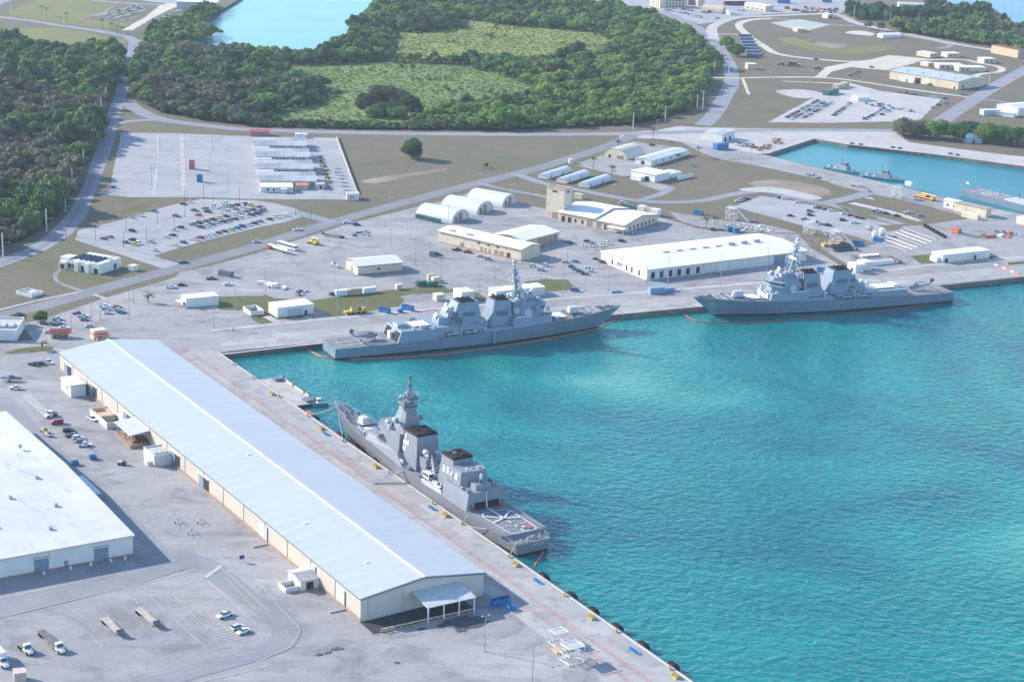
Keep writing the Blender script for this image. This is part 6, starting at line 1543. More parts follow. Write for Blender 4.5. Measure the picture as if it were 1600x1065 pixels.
    for s in (-1, 1):
        S.part('yardarm', MB().tube((97, 0, 31.4), (95.8, s * 7.6, 32.2), .25, .12, 6).tube((95.8, s * 7.2, 31.2), (95.8, s * 7.2, 33.4), .14, n=5).tube((96.2, s * 5, 31.0), (96.2, s * 5, 33.0), .14, n=5), M_SUPERJ, mt)
        S.part('side_platform', MB().box(95.5, 98.5, s * 3.6, s * 6.4, 23.2, 23.6).tube((97, s * 5.4, 23.6), (97, s * 5.4, 25.4), .7, n=9), M_SUPERJ, mt)
        S.part('whip_antenna', MB().tube((79, s * 5.8, 9), (77, s * 9.4, 21), .07, .04, 4).tube((58, s * 6.8, 12.6), (56, s * 9.6, 22), .07, .04, 4), M_VENT)
    # foredeck
    gun(S, 128.2, dz(128) + .1, M_LGREY)
    for x, y in ((139, -1.2), (139, 1.2), (136, -2.6), (136, 2.6)): S.part('windlass', MB().tube((x, y, dz(x)), (x, y, dz(x) + 1.2), .6, .45, 9), M_VENT)
    for y in (-1.2, 1.2): S.part('anchor_chain', MB().tube((139, y, dz(139) + .3), (146.5, y * .5, dz(146.5) + .3), .22, n=5), M_VENT)
    for x in (131, 134, 142, 144):
        for s in (-1, 1): S.part('bitts', MB().tube((x, s * (W(x) - .8), dz(x)), (x, s * (W(x) - .8), dz(x) + .8), .25, n=7).tube((x + .9, s * (W(x) - .9), dz(x)), (x + .9, s * (W(x) - .9), dz(x) + .8), .25, n=7), M_VENT)
    S.part('jackstaff', MB().tube((L - .8, 0, 11.2), (L + .3, 0, 15.5), .07, .04, 5), M_LGREY)
    S.part('bow_flag', MB().add([(L + .2, 0, 14.4), (L - 1.1, 1.2, 14.2), (L - 1.1, 1.2, 15.3), (L + .3, 0, 15.5)], [(0, 1, 2, 3)]), M_WPAINT)
    S.part('bow_flag_disc', MB().disc((L - .45, .62, 14.85), (.67, .74, 0), .32, .06, 12), M_REDP)
    # flight deck marking: outlined box, centreline, diagonals
    zf = 6.52
    b = MB()
    def line(x0, y0, x1, y1, w=.2):
        d = Vector((x1 - x0, y1 - y0, 0)).normalized(); n = Vector((-d.y, d.x, 0)) * w
        b.hexa([(x0 - n.x, y0 - n.y, zf), (x1 - n.x, y1 - n.y, zf), (x1 + n.x, y1 + n.y, zf), (x0 + n.x, y0 + n.y, zf)], [(x0 - n.x, y0 - n.y, zf + .03), (x1 - n.x, y1 - n.y, zf + .03), (x1 + n.x, y1 + n.y, zf + .03), (x0 + n.x, y0 + n.y, zf + .03)])
    ol = [(10.2, -5.6), (9.4, -3.8), (9.4, 3.8), (10.2, 5.6), (26.2, 6.2), (28.6, 4.2), (28.6, -4.2), (26.2, -6.2)]
    for i in range(8): line(*ol[i], *ol[(i + 1) % 8], .17)
    line(21.5, 0, 31.5, 0, .38)
    line(21.5, 0, 26.4, 6.0, .3); line(21.5, 0, 26.4, -6.0, .3); line(21.5, 0, 19.8, 6.0, .3); line(21.5, 0, 19.8, -6.0, .3)
    for x in (19.0, 15.4, 11.8): line(x, 0, x - 1.8, 0, .22)
    for y in (-4.4, -3.0, -1.6, 1.6, 3.0, 4.4): line(15.6, y - .35, 15.6, y + .35, .16)
    S.part('flight_deck_marking', b, M_WPAINT)
    S.part('red_deck_spot', MB().tube((11.8, -3.6, zf), (11.8, -3.6, zf + .04), 1.0, n=14), M_REDP)
    S.part('white_deck_spot', MB().box(12.6, 13.3, -2.6, -1.4, zf, zf + .04), M_WPAINT)
    for s in (-1, 1): S.part('deck_edge_net', MB().box(10, 31, s * 9.0 - .6, s * 9.0 + .6, 6.0, 6.1), M_DECKJ)
    for i in range(4):   # the four small characters of the ship's name across the transom
        y = -.4 - 1.25 * i
        S.part('stern_lettering', MB().box(-.06, 0, y - .34, y + .34, 3.55, 3.68).box(-.06, 0, y - .08, y + .08, 3.05, 3.9).box(-.06, 0, y - .34, y - .1 + .1 * (i % 3), 3.1, 3.22), M_WPAINT)
    for i in range(60):
        x = rr.choice([rr.uniform(60, 84), rr.uniform(92, 114), rr.uniform(36, 58), rr.uniform(116, 126)])
        s = rr.choice((-1, 1)); y = s * rr.uniform(W(x) - 3.0, W(x) - 1.9)
        zz = 12.6 if x < 60 else (7.0 if x < 84 else 11.2 if x < 114 else dz(x))
        S.part('deck_locker', MB().box(x - .6, x + rr.uniform(.2, .9), y - .45, y + .45, zz - .1, zz + rr.uniform(.5, 1.4)), rr.choice((M_SUPERJ, M_LGREY, M_VENT, M_SUPERJ)))
jdd(C_)

# ---- helicopters parked on the destroyers
def helicopter(S, x, z, turn, label):
    p = S.w(x, 0, z)
    r = thing('helicopter', label, 'helicopter', p, S.az + turn)
    n, sec = 12, [(-3.2, .25, 2.2, .3), (-2.4, .85, 1.7, .9), (-.6, 1.1, 1.75, 1.15), (1.8, 1.15, 1.85, 1.2), (3.4, .8, 2.05, .8), (5.0, .45, 2.3, .45), (8.6, .28, 2.6, .3)]
    b = MB(); vs_ = []
    for (xx, w, zc, hh) in sec:
        for i in range(n): a = 2 * math.pi * i / n; vs_.append((-xx, w * math.cos(a), zc + hh * math.sin(a)))
    fs = [(k * n + i, k * n + (i + 1) % n, (k + 1) * n + (i + 1) % n, (k + 1) * n + i) for k in range(len(sec) - 1) for i in range(n)] + [tuple(range(n))[::-1], tuple(range((len(sec) - 1) * n, len(sec) * n))]
    b.add(vs_, fs); m = plain('navy_helicopter_grey', (.27, .30, .34), .5)
    b.build('fuselage', m, r, True)
    MB().hexa([(-8.2, -.12, 2.6), (-9.4, -.12, 2.6), (-9.4, .12, 2.6), (-8.2, .12, 2.6)], [(-9.8, -.1, 5.0), (-10.6, -.1, 5.0), (-10.6, .1, 5.0), (-9.8, .1, 5.0)]).build('tail_fin', m, r)
    MB().box(-8.9, -7.8, -2.1, 2.1, 2.5, 2.62).build('stabiliser', m, r)
    MB().box(-1.8, 1.4, -.75, .75, 2.75, 3.55).tube((0, 0, 3.5), (0, 0, 4.1), .3, n=8).build('engine_cowl', m, r)
    MB().box(2.0, 2.9, -.84, .84, 1.9, 2.5).build('cockpit_glass', M_GLASS, r)
    for k in range(4):      # blades folded back along the tail
        a = math.pi + R((-20, -7, 7, 20)[k])
        e = Vector((math.cos(a), math.sin(a), 0)); q = Vector((-e.y, e.x, 0)) * .24
        c0, c1 = Vector((0, 0, 4.05)) + e * .4, Vector((0, 0, 3.75)) + e * 8.0
        MB().hexa([c0 - q, c1 - q, c1 + q, c0 + q], [v + Vector((0, 0, .06)) for v in (c0 - q, c1 - q, c1 + q, c0 + q)]).build('rotor_blade', M_VENT, r)
    MB().tube((-10.2, .3, 5.0), (-10.2, .42, 5.0), 1.5, n=4).build('tail_rotor', M_VENT, r)
    for x_, y_ in ((1.4, -1.3), (1.4, 1.3), (-5.4, 0)): MB().tube((x_, y_ - .14, .35), (x_, y_ + .14, .35), .36, n=10).build('wheel', M_RUBBER, r); MB().tube((x_, y_ * .8, .4), (x_, y_ * .6, 1.4), .1, n=5).build('wheel_strut', m, r)
    return r
helicopter(A_, 21, 5.95, R(6), 'grey helicopter with folded blades on the middle destroyer flight deck')
helicopter(B_, 20, 5.95, R(-3), 'grey helicopter with folded blades on the right destroyer stern')
# ================================================================ vehicles
PAINTS = {'white': (.78, .79, .80), 'silver': (.48, .50, .53), 'grey': (.20, .21, .23), 'black': (.022, .024, .028), 'red': (.42, .035, .04), 'maroon': (.16, .03, .04), 'navy': (.03, .05, .13),
          'blue': (.04, .17, .42), 'green': (.03, .10, .07), 'lime': (.35, .60, .05), 'tan': (.48, .40, .28), 'yellow': (.70, .48, .05), 'teal': (.06, .30, .36), 'olive': (.10, .12, .06)}
def car_paint(c):
    k = 'car_paint_' + c
    if k in MATS: return MATS[k]
    m, nt, b = nodes(k)
    b.inputs['Base Color'].default_value = (*PAINTS[c], 1)
    b.inputs['Roughness'].default_value = .28
    b.inputs['Coat Weight'].default_value = .4
    MATS[k] = m
    return m
M_TYRE = plain('tyre', (.02, .02, .022), .85, var=.1)
def wheel_mb(x, y, r=.34, w=.24): return MB().tube((x, y - w / 2, r), (x, y + w / 2, r), r, n=10)
def side_extrude(b, prof, w, top_in=0.0, mi=0):
    """closed outline in x,z pulled out to both sides"""
    n = len(prof); zmax = max(p[1] for p in prof)
    def yy(z): return w - (top_in * max(0, (z - .75) / (zmax - .75)) if zmax > .75 else 0)
    L_ = [(x, yy(z), z) for x, z in prof]; R_ = [(x, -yy(z), z) for x, z in prof]
    b.add(L_ + R_, [tuple(range(n))[::-1], tuple(range(n, 2 * n))] + [(i, (i + 1) % n, n + (i + 1) % n, n + i) for i in range(n)], mi)
    return b
def car_shapes(kind):
    """body, glass, roof of one kind of car, nose towards +x"""
    body, glass = MB(), MB()
    if kind == 'sedan':
        side_extrude(body, [(-2.3, .28), (2.3, .28), (2.35, .62), (1.2, .92), (-1.75, .98), (-2.35, .85)], .9, .05)
        glass.hexa([(-1.6, -.84, .93), (1.15, -.84, .9), (1.15, .84, .9), (-1.6, .84, .93)], [(-.95, -.66, 1.42), (.35, -.66, 1.42), (.35, .66, 1.42), (-.95, .66, 1.42)])
        body.box(-.97, .37, -.67, .67, 1.41, 1.47)
        wh, r = ((-1.4, .8), (1.45, .8)), .32
    elif kind == 'suv':
        side_extrude(body, [(-2.3, .32), (2.3, .32), (2.35, .8), (1.25, 1.08), (-2.25, 1.1), (-2.38, .8)], .95, .05)
        glass.hexa([(-2.15, -.9, 1.05), (1.1, -.9, 1.05), (1.1, .9, 1.05), (-2.15, .9, 1.05)], [(-1.95, -.74, 1.68), (.3, -.74, 1.68), (.3, .74, 1.68), (-1.95, .74, 1.68)])
        body.box(-1.98, .33, -.75, .75, 1.67, 1.76)
        wh, r = ((-1.4, .84), (1.45, .84)), .38
    elif kind == 'pickup':
        side_extrude(body, [(-2.75, .38), (2.7, .38), (2.75, .85), (1.4, 1.08), (-.65, 1.1), (-.65, 1.02), (-2.8, 1.02)], .96, .04)
        glass.hexa([(-.6, -.9, 1.05), (1.35, -.9, 1.05), (1.35, .9, 1.05), (-.6, .9, 1.05)], [(-.4, -.74, 1.7), (.55, -.74, 1.7), (.55, .74, 1.7), (-.4, .74, 1.7)])
        body.box(-.43, .58, -.75, .75, 1.69, 1.77)
        glass.box(-2.65, -.8, -.78, .78, 1.02, 1.035)     # dark bed liner
        wh, r = ((-1.75, .86), (1.75, .86)), .4
    else:   # van
        side_extrude(body, [(-2.5, .32), (2.45, .32), (2.5, .9), (1.75, 1.25), (1.2, 1.95), (-2.35, 2.02), (-2.5, 1.6)], .96, .1)
        glass.hexa([(1.22, -.84, 1.24), (1.82, -.84, 1.24), (1.82, .84, 1.24), (1.22, .84, 1.24)], [(1.1, -.8, 1.85), (1.3, -.8, 1.85), (1.3, .8, 1.85), (1.1, .8, 1.85)])
        glass.box(-2.0, 1.0, -.965, .965, 1.3, 1.75)
        wh, r = ((-1.5, .84), (1.55, .84)), .36
    return body, glass, wh, r
_carmesh = {}
def car_mesh(kind, colour):
    k = (kind, colour)
    if k not in _carmesh:
        body, glass, wh, r = car_shapes(kind)
        b = MB(); b.v, b.f, b.m = list(body.v), list(body.f), [0] * len(body.f)
        b.add(glass.v, glass.f, 1)
        for x, y in wh:
            for s in (-1, 1):
                w = wheel_mb(x, s * y, r); b.add(w.v, w.f, 2)
        me = bpy.data.meshes.new('car'); me.from_pydata(b.v, [], b.f)
        for m in (car_paint(colour), M_GLASS, M_TYRE): me.materials.append(m)
        me.polygons.foreach_set('material_index', b.m); me.update()
        _carmesh[k] = me
    return _carmesh[k]
_near = {}
def near_car(kind, colour, loc, rz):
    """car close enough to show its parts: body, windows and four wheels apart"""
    k = (kind, colour)
    if k not in _near:
        body, glass, wh, r = car_shapes(kind)
        lst = []
        for nm, mb, m in [('body', body, car_paint(colour)), ('windows', glass, M_GLASS)] + [('wheel', wheel_mb(x, s * y, r), M_TYRE) for x, y in wh for s in (-1, 1)]:
            me = bpy.data.meshes.new(nm); me.from_pydata(mb.v, [], mb.f); me.materials.append(m); lst.append((nm, me))
        _near[k] = lst
    o = bpy.data.objects.new('parked_car', None); link(o); o.location = loc; o.rotation_euler = (0, 0, rz)
    for nm, me in _near[k]: link(bpy.data.objects.new(nm, me), o)
    return o
CARS = []
crng = random.Random(42)
def car(u, v, colour, kind=None, az=None, lot='', near=False, jit=3):
    kind = kind or crng.choice(('sedan', 'sedan', 'suv', 'suv', 'pickup'))
    CARS.append((u, v, colour, kind, az + crng.uniform(-jit, jit), lot, near))
def row(u0, v0, u1, v1, colours, az, lot, kinds=None):
    n = len(colours)
    for i, c in enumerate(colours):
        t = i / max(1, n - 1)
        if c == '-': continue
        car(u0 + (u1 - u0) * t, v0 + (v1 - v0) * t, c, (kinds[i] if kinds else None), az + (180 if crng.random() < .4 else 0), lot)
K = {'w': 'white', 's': 'silver', 'g': 'grey', 'k': 'black', 'r': 'red', 'm': 'maroon', 'n': 'navy', 'b': 'blue', 'e': 'green', 'l': 'lime', 't': 'tan', 'y': 'yellow', 'a': 'teal', '-': '-'}
def cs(s): return [K[c] for c in s]
L2 = 'the car park below the barracks lot'
for u, v, c in [(287, 320, 'k'), (296, 317, 'w'), (240, 331, 'g'), (207, 341, 's'), (219, 338, 'w'), (275, 338.5, 'm'), (207, 362, 'k'), (162, 374, 'm'), (172, 371.5, 'b'), (197, 380, 'e'), (207, 376, 'k'), (211, 383.5, 'l'), (217, 381.5, 'w'), (236, 379, 's'),
                (260, 371, 'w'), (270, 368.5, 'k'), (272, 360, 'w'), (282, 356.5, 'k'), (272, 384, 'w'), (287, 380, 'n'), (242, 392, 'w'), (304, 330, 'e'), (310, 337, 'r'), (321, 327, 'g'), (325, 332, 'k'), (350, 318, 'w'), (335, 323.5, 'w'), (345, 327, 'w'), (354, 324, 's'),
                (361, 323, 'r'), (370, 321.5, 'm'), (375, 320, 'w'), (382, 320, 'm'), (407, 325, 'r'), (405, 332, 'k'), (421, 343.5, 'k'), (432, 340.5, 'w'), (444, 337, 'w'), (406, 347, 'b'), (412, 330, 'g')]:
    car(u, v, K[c], 'van' if (u, v) == (444, 337) else None, -29 + (180 if crng.random() < .4 else 0), L2)
row(302, 352, 396, 329, cs('gkekykwsgk'), -29, L2)
row(314, 356, 402, 335, cs('nwgsnbkswnk'), -29, L2)
row(304, 375, 398, 350, cs('wrwwkelbnsk'), -29, L2)
row(346, 334, 392, 322, cs('wsgwy'), -29, L2)
LR = 'the diagonal road past the barracks'
for u, v, c, a in [(465, 360, 'w', 28), (542, 349, 'w', 20), (557, 352, 'k', 10), (401, 379, 's', 28), (286, 411, 'k', 30)]: car(u, v, K[c], None, a, LR)
LY = 'the open yard beside the low white shed'
for u, v, c, k in [(267, 450, 'w', 'pickup'), (284, 446, 'k', 'sedan'), (330, 436.5, 'k', 'pickup'), (356, 445.5, 'w', 'sedan')]: car(u, v, K[c], k, 15, LY)
LS = 'the small car park by the red-roofed shelter'
for u, v, c in [(90, 500, 's'), (91, 506, 's'), (69, 506, 'g'), (100, 513.5, 'w'), (76, 520, 'w'), (122, 491, 'm'), (129, 495, 'w'), (132, 500.5, 'g'), (164, 480, 'w'), (166, 484.5, 's'), (169, 490, 'w'), (184, 482, 'k'), (186, 486, 's'), (190, 489, 'a'), (141, 511, 's')]:
    car(u, v, K[c], None, 10, LS)
LW = 'the yard left of the long warehouse'
for u, v, c, k, a in [(53, 571, 'k', 'pickup', -25), (64, 570, 'k', 'pickup', -25), (75, 567.5, 'w', 'pickup', -25), (25, 608, 'w', 'pickup', 175), (107, 674, 'k', 'suv', 20), (113, 682, 'k', 'pickup', 20), (122, 686, 'w', 'suv', 20), (126, 691, 'g', 'sedan', 20), (132, 697, 'w', 'pickup', 20), (144, 656, 'w', 'pickup', -45), (89, 662, 'r', 'van', 205)]:
    car(u, v, K[c], k, a, LW, True)
LB = 'the striped bays at the lower left'
for u, v, c, k in [(351, 963, 'w', 'pickup'), (372, 982, 's', 'suv'), (380, 988, 'w', 'sedan')]: car(u, v, K[c], k, 225 if k != 'suv' else 45, LB, True)
LF = 'the forecourt of the L-shaped station'
for u, v, c, k in [(714, 391.5, 'k', 'pickup'), (731, 395, 'r', 'pickup'), (751, 402, 's', 'sedan'), (763, 406, 's', 'suv'), (684, 399, 'k', 'suv')]: car(u, v, K[c], k, -12, LF)
LT = 'the yard below the cream tower'
for u, v, c in [(890, 380, 'k'), (909, 386, 'w'), (918, 378, 'k'), (924, 381, 'g'), (921, 385, 'w'), (938, 385, 'w'), (949, 381, 'w'), (972, 378, 'k'), (932, 406, 'k'), (942, 411, 'm'), (899, 410, 'b'), (884, 411.5, 'g')]: car(u, v, K[c], None, -32, LT)
LQ = 'the lot behind the middle destroyer'
for u, v, c in [(833, 417, 'w'), (854, 416, 'w'), (846, 423, 's'), (894, 418, 'k'), (899, 421.5, 'a'), (906, 425, 'g'), (914, 429, 'k'), (919, 419.5, 'w'), (924, 425, 'w'), (899, 455, 'b')]: car(u, v, K[c], 'van' if c == 'b' else None, -8, LQ)
L3 = 'the loop-road car park above the white warehouse'
for u, v, c in [(1154, 315, 'w'), (1159, 314, 's'), (1163, 312.5, 'r'), (1167, 311.5, 'k'), (1219, 310, 'k'), (1226, 311, 'w'), (1247, 317, 'w'), (1274, 325, 'w'), (1281, 326, 'r'), (1289, 328, 'b'), (1299, 330, 'w'), (1319, 335, 'w'), (1329, 337.5, 'm'), (1340, 340.5, 'r'), (1347, 342, 'e'),
                (1235, 338, 'k'), (1265, 331, 'a'), (1266, 337, 'k'), (1258, 344, 'k'), (1276, 349, 'k'), (1283, 351, 's'), (1294, 353, 'k'), (1317, 345, 'n'), (1335, 349, 'w'), (1115, 360, 'n')]: car(u, v, K[c], None, 5, L3)
LG = 'the grass strip beside the loop road'
for u, v, c in [(1370, 331, 'k'), (1376, 332, 'w'), (1384, 334, 'k'), (1401, 338, 'k'), (1419, 333, 'w'), (1438, 338, 'a')]: car(u, v, K[c], None, 5, LG)
L4 = 'the large far right car lot'
row(1230, 184, 1278, 158, cs('kgkrkwnsgwkmn'), -25, L4); row(1236, 187, 1288, 161, cs('wskgrwsgkwsgwns'), -25, L4); row(1254, 186, 1300, 161, cs('wksgwknswgbsw'), -25, L4)
row(1303, 181, 1328, 163, cs('kekgnswg'), -25, L4); row(1352, 187, 1381, 171, cs('knkgsbk'), -25, L4)
for u, v, c in [(1406, 145.5, 'g'), (1418, 146.5, 'k'), (1424, 148, 'r'), (1431, 148.5, 'e'), (1437, 149, 's'), (1457, 152, 'w'), (1463, 153, 'w'), (1477, 155, 'n'), (1478, 159, 'w'), (1479, 162.5, 'g'), (1467, 165, 'e'), (1458, 169, 't'), (1384, 175.5, 'w'), (1379, 180, 'k'), (1390, 174, 's'), (1505, 149.5, 'b')]: car(u, v, K[c], None, -8, L4)
LP = 'the road fork beside the blue-roofed hall'
for u, v, c in [(1328, 119, 'r'), (1336, 116, 'n'), (1342, 113.5, 'k'), (1362, 106, 'k'), (1275, 93.5, 'k')]: car(u, v, K[c], None, 15, LP)
LA = 'the crowded car lot at the top left'
row(162, 24, 214, 9.5, cs('wwswwkwwswgw'), -30, LA); row(168, 27.5, 222, 12.5, cs('wswwgwsnwwkw'), -30, LA); row(178, 30.5, 232, 15.5, cs('swwswwgswwws'), -30, LA); row(192, 33, 212, 28, cs('wsww'), -30, LA)
row(238, 34, 283, 16.5, cs('wwskwmwgsww'), -30, LA)
LH = 'the parking area at the top centre'
row(1040, 16, 1095, 26, cs('wkswgnkwss'), -30, LH); row(1055, 14, 1102, 21, cs('swkgnwsk'), -30, LH); row(1075, 25, 1102, 30, cs('wwsgw'), -30, LH)
for u, v, c in [(1118, 30, 'w'), (1122, 29, 'k'), (1155, 17, 'g'), (1162, 17.5, 'k'), (1042, 17, 's')]: car(u, v, K[c], None, 0, LH)
LZ = 'the gravel pads near the cream arched hut'
for u, v, c in [(1019, 227.5, 'k'), (973, 318.5, 'w')]: car(u, v, K[c], None, 0, LZ)
from collections import defaultdict
_by = defaultdict(list)
for c in CARS: _by[(c[2], c[3], c[5])].append(c)
for (colour, kind, lot), lst in _by.items():
    lst.sort(key=lambda c: c[0])
    word = {'sedan': 'saloon car', 'suv': 'estate car', 'pickup': 'pickup truck', 'van': 'van'}[kind]
    for i, (u, v, _, _, az, _, near) in enumerate(lst):
        p = P(u, v); p.z = ZO
        if near: o = near_car(kind, colour, p, R(az))
        else:
            o = bpy.data.objects.new('parked_car', car_mesh(kind, colour)); link(o); o.location = p; o.rotation_euler = (0, 0, R(az))
        lab = f'{colour} {word} in {lot}' if len(lst) == 1 else f'{ORD[i + 1]} {colour} {word} from the left in {lot}'
        tag(o, lab, 'van' if kind == 'van' else 'car', 'vehicles in ' + lot)

# ---- trucks and trailers
def flatbed(name, label, cat, a, b, m, cab=None, z=1.15, w=1.25, stake=False, group=None):
    """deck from the tail (a) to the nose (b)"""
    A, B = P(*a), P(*b); d = B - A; L = d.length; az = math.atan2(d.y, d.x)
    r = thing(name, label, cat, (A.x, A.y, ZO), az, group)
    for i in range(5): MB().box(0, L, -w + i * 2 * w / 5 + .03, -w + (i + 1) * 2 * w / 5 - .03, z, z + .16).build('plank', m, r)
    MB().box(0, L, -.5, .5, z - .35, z - .01).build('chassis', M_RUST if not cab else M_TRIM_DARK, r)
    MB().box(L - .12, L, -w, w, z + .17, z + 1.3).build('headboard', M_TRIM_DARK, r)
    for x in (.9, 2.2):
        for s in (-1, 1): wheel_mb(x, s * (w - .25), .5, .45).build('wheel', M_TYRE, r)
    if cab:
        truck_cab(r, L + .4, cab)
    else:
        for s in (-1, 1): MB().box(L - 2.0, L - 1.8, s * .8 - .1, s * .8 + .1, 0, z).build('landing_leg', M_STEEL, r)
    return r
def truck_cab(r, x, c):
    m = car_paint(c)
    MB().hexa([(x, -1.15, .55), (x + 1.9, -1.15, .55), (x + 1.9, 1.15, .55), (x, 1.15, .55)], [(x + .05, -1.1, 2.7), (x + 1.3, -1.05, 2.7), (x + 1.3, 1.05, 2.7), (x + .05, 1.1, 2.7)]).build('cab', m, r)
    MB().hexa([(x + 1.9, -.95, .55), (x + 3.6, -.85, .55), (x + 3.6, .85, .55), (x + 1.9, .95, .55)], [(x + 1.9, -.95, 1.6), (x + 3.5, -.75, 1.35), (x + 3.5, .75, 1.35), (x + 1.9, .95, 1.6)]).build('bonnet', m, r)
    MB().hexa([(x + 1.75, -1.0, 1.65), (x + 1.85, -1.0, 1.65), (x + 1.85, 1.0, 1.65), (x + 1.75, 1.0, 1.65)], [(x + 1.38, -.92, 2.5), (x + 1.48, -.92, 2.5), (x + 1.48, .92, 2.5), (x + 1.38, .92, 2.5)]).build('windscreen', M_GLASS, r)
    for s in (-1, 1): MB().box(x + .4, x + 1.3, s * 1.13 - .03, s * 1.13 + .03, 1.6, 2.3).build('side_window', M_GLASS, r)
    for xx in (x - .6, x + 2.8):
        for s in (-1, 1): wheel_mb(xx, s * 1.0, .5, .35).build('wheel', M_TYRE, r)
M_PLANK = plain('weathered_planks', (.46, .43, .38), .85, var=.25, scale=1.2)
M_PLANKD = plain('dark_planks', (.16, .17, .18), .85, var=.2, scale=1.2)
flatbed('flatbed_trailer', 'parked pale wooden flatbed trailer, left of the two in the lower yard', 'trailer', (163, 970), (188, 994), M_PLANK, group='flatbed trailers in the lower yard')
flatbed('flatbed_trailer', 'parked pale wooden flatbed trailer, right of the two in the lower yard', 'trailer', (216, 955), (245, 980), M_PLANK, group='flatbed trailers in the lower yard')
flatbed('semi_truck', 'white semi truck with long dark flatbed at the lower left', 'truck', (64, 990), (90, 1014), M_PLANKD, 'white')
flatbed('flatbed_truck', 'small white flatbed truck with brown deck at the lower left', 'truck', (32, 1009), (40, 1016), plain('brown_deck', (.33, .25, .19), .8), 'white')
r = thing('box_truck', 'white box truck cut off by the left edge, lower left', 'truck', P(-6, 1026), azim((-6, 1026), (4, 1037)))
MB().box(-2, 5.2, -1.25, 1.25, .9, 3.7).build('cargo_box', car_paint('white'), r); truck_cab(r, 5.4, 'white')
for s in (-1, 1): wheel_mb(0, s * 1.0, .5, .45).build('wheel', M_TYRE, r)
r = thing('crate', 'tan plywood crate beside the box truck', 'crate', P(31, 1062), R(20)); MB().box(-1.7, 1.7, -1.7, 1.7, .1, 3.0).build('body', plain('tan_ply', (.50, .42, .36), .8), r); MB().box(-1.8, 1.8, -1.8, 1.8, 3.0, 3.15).build('lid', plain('tan_ply2', (.56, .48, .42), .8), r)
flatbed('flatbed_truck', 'white crew truck with black flatbed parked left of the red van', 'truck', (88, 648), (82, 650), M_PLANKD, 'white')
flatbed('flatbed_trailer', 'long dark flatbed trailer in the yard below the arched huts', 'trailer', (538, 372.5), (504, 368), M_PLANKD)
def bus(label, a, b, c):
    A, B = P(*a), P(*b); d = B - A; L = d.length
    r = thing('bus', label, 'bus', (A.x, A.y, ZO), math.atan2(d.y, d.x))
    MB().box(0, L, -1.25, 1.25, .4, 1.6).build('body', car_paint(c), r); MB().box(.1, L - .1, -1.27, 1.27, 1.6, 2.5).build('windows', M_GLASS, r); MB().box(0, L, -1.25, 1.25, 2.5, 3.05).build('roof', car_paint(c), r)
    for x in (1.8, L - 2.2):
        for s in (-1, 1): wheel_mb(x, s * 1.1, .48, .3).build('wheel', M_TYRE, r)
    return r
bus('white coach parked in the yard just below the diagonal road', (436, 384), (463, 392), 'white')
def tanker(label, a, b):
    A, B = P(*a), P(*b); d = B - A; L = d.length
    r = thing('tanker_trailer', label, 'trailer', (A.x, A.y, ZO), math.atan2(d.y, d.x))
    MB().tube((0, 0, 1.9), (L, 0, 1.9), 1.0, n=14).build('tank', car_paint('white'), r); MB().box(-.3, 3.6, -1.1, 1.1, .9, 2.4).build('pump_bay', car_paint('red'), r); MB().box(0, L, -.5, .5, .5, .9).build('chassis', M_TRIM_DARK, r)
    for x in (1.2, 2.4, L - 2):
        for s in (-1, 1): wheel_mb(x, s * 1.0, .5, .35).build('wheel', M_TYRE, r)
tanker('red and white tanker trailer parked beside the coach', (421, 388), (450, 397))
def mobile_crane(label, a, b, c=(.62, .44, .10), boom=None):
    A, B = P(*a), P(*b); d = B - A; L = d.length
    m = plain('crane_yellow_%d' % int(c[0] * 100), c, .5)
    r = thing('mobile_crane', label, 'crane', (A.x, A.y, ZO), math.atan2(d.y, d.x))
    MB().box(0, L, -1.35, 1.35, .8, 1.6).build('carrier', m, r)
    MB().box(L * .3, L * .62, -1.3, 1.3, 1.6, 2.9).build('turntable_house', m, r); MB().box(L * .62, L * .75, -1.3, -.2, 1.6, 3.0).build('operator_cab', M_GLASS, r)
    MB().box(L - 2.2, L, -1.3, 1.3, 1.6, 2.6).build('driver_cab', m, r)
    MB().tube((L * .3, .3, 3.2), (L * 1.08, .3, 3.5), .5, .38, 4).build('boom', plain('crane_boom_tan', (.62, .50, .26), .6), r)
    n = 4
    for i in range(n):
        for s in (-1, 1): wheel_mb(1.4 + i * (L - 3) / (n - 1), s * 1.15, .6, .45).build('wheel', M_TYRE, r)
    for x in (.6, L - .6):
        for s in (-1, 1): MB().box(x - .2, x + .2, s * 1.9 - .5, s * 1.9 + .5, 0, .9).build('outrigger', m, r)
mobile_crane('yellow mobile crane parked on the quay behind the helicopter deck', (538, 491), (572, 488))
mobile_crane('orange mobile crane on the basin quay at right', (1431, 307), (1459, 314.5), (.70, .34, .04))
mobile_crane('small yellow crane truck in the yard below the diagonal road', (483, 379), (496, 383))
def tractor(label, u, v, az, c):
    r = thing('yard_cart', label, 'cart', P(u, v), R(az))
    MB().box(-1.6, 1.6, -.8, .8, .5, 1.1).build('body', plain('cart_' + c, PAINTS.get(c, (.4, .4, .3)), .6), r); MB().box(.3, 1.2, -.6, .6, 1.1, 1.9).build('seat_box', M_TRIM_DARK, r); MB().box(-1.5, 0, -.7, .7, 1.1, 1.4).build('tray', M_WALL_BEIGE, r)
    for x in (-1.1, 1.1):
        for s in (-1, 1): wheel_mb(x, s * .75, .4, .3).build('wheel', M_TYRE, r)
tractor('yellow and cream tow cart beside the white-roofed warehouse', 69, 675, -40, 'yellow'); tractor('white flat cart behind the yellow tow cart', 75, 681, -40, 'white'); tractor('olive yard cart alone between the two lower warehouses', 191, 726, 0, 'olive')
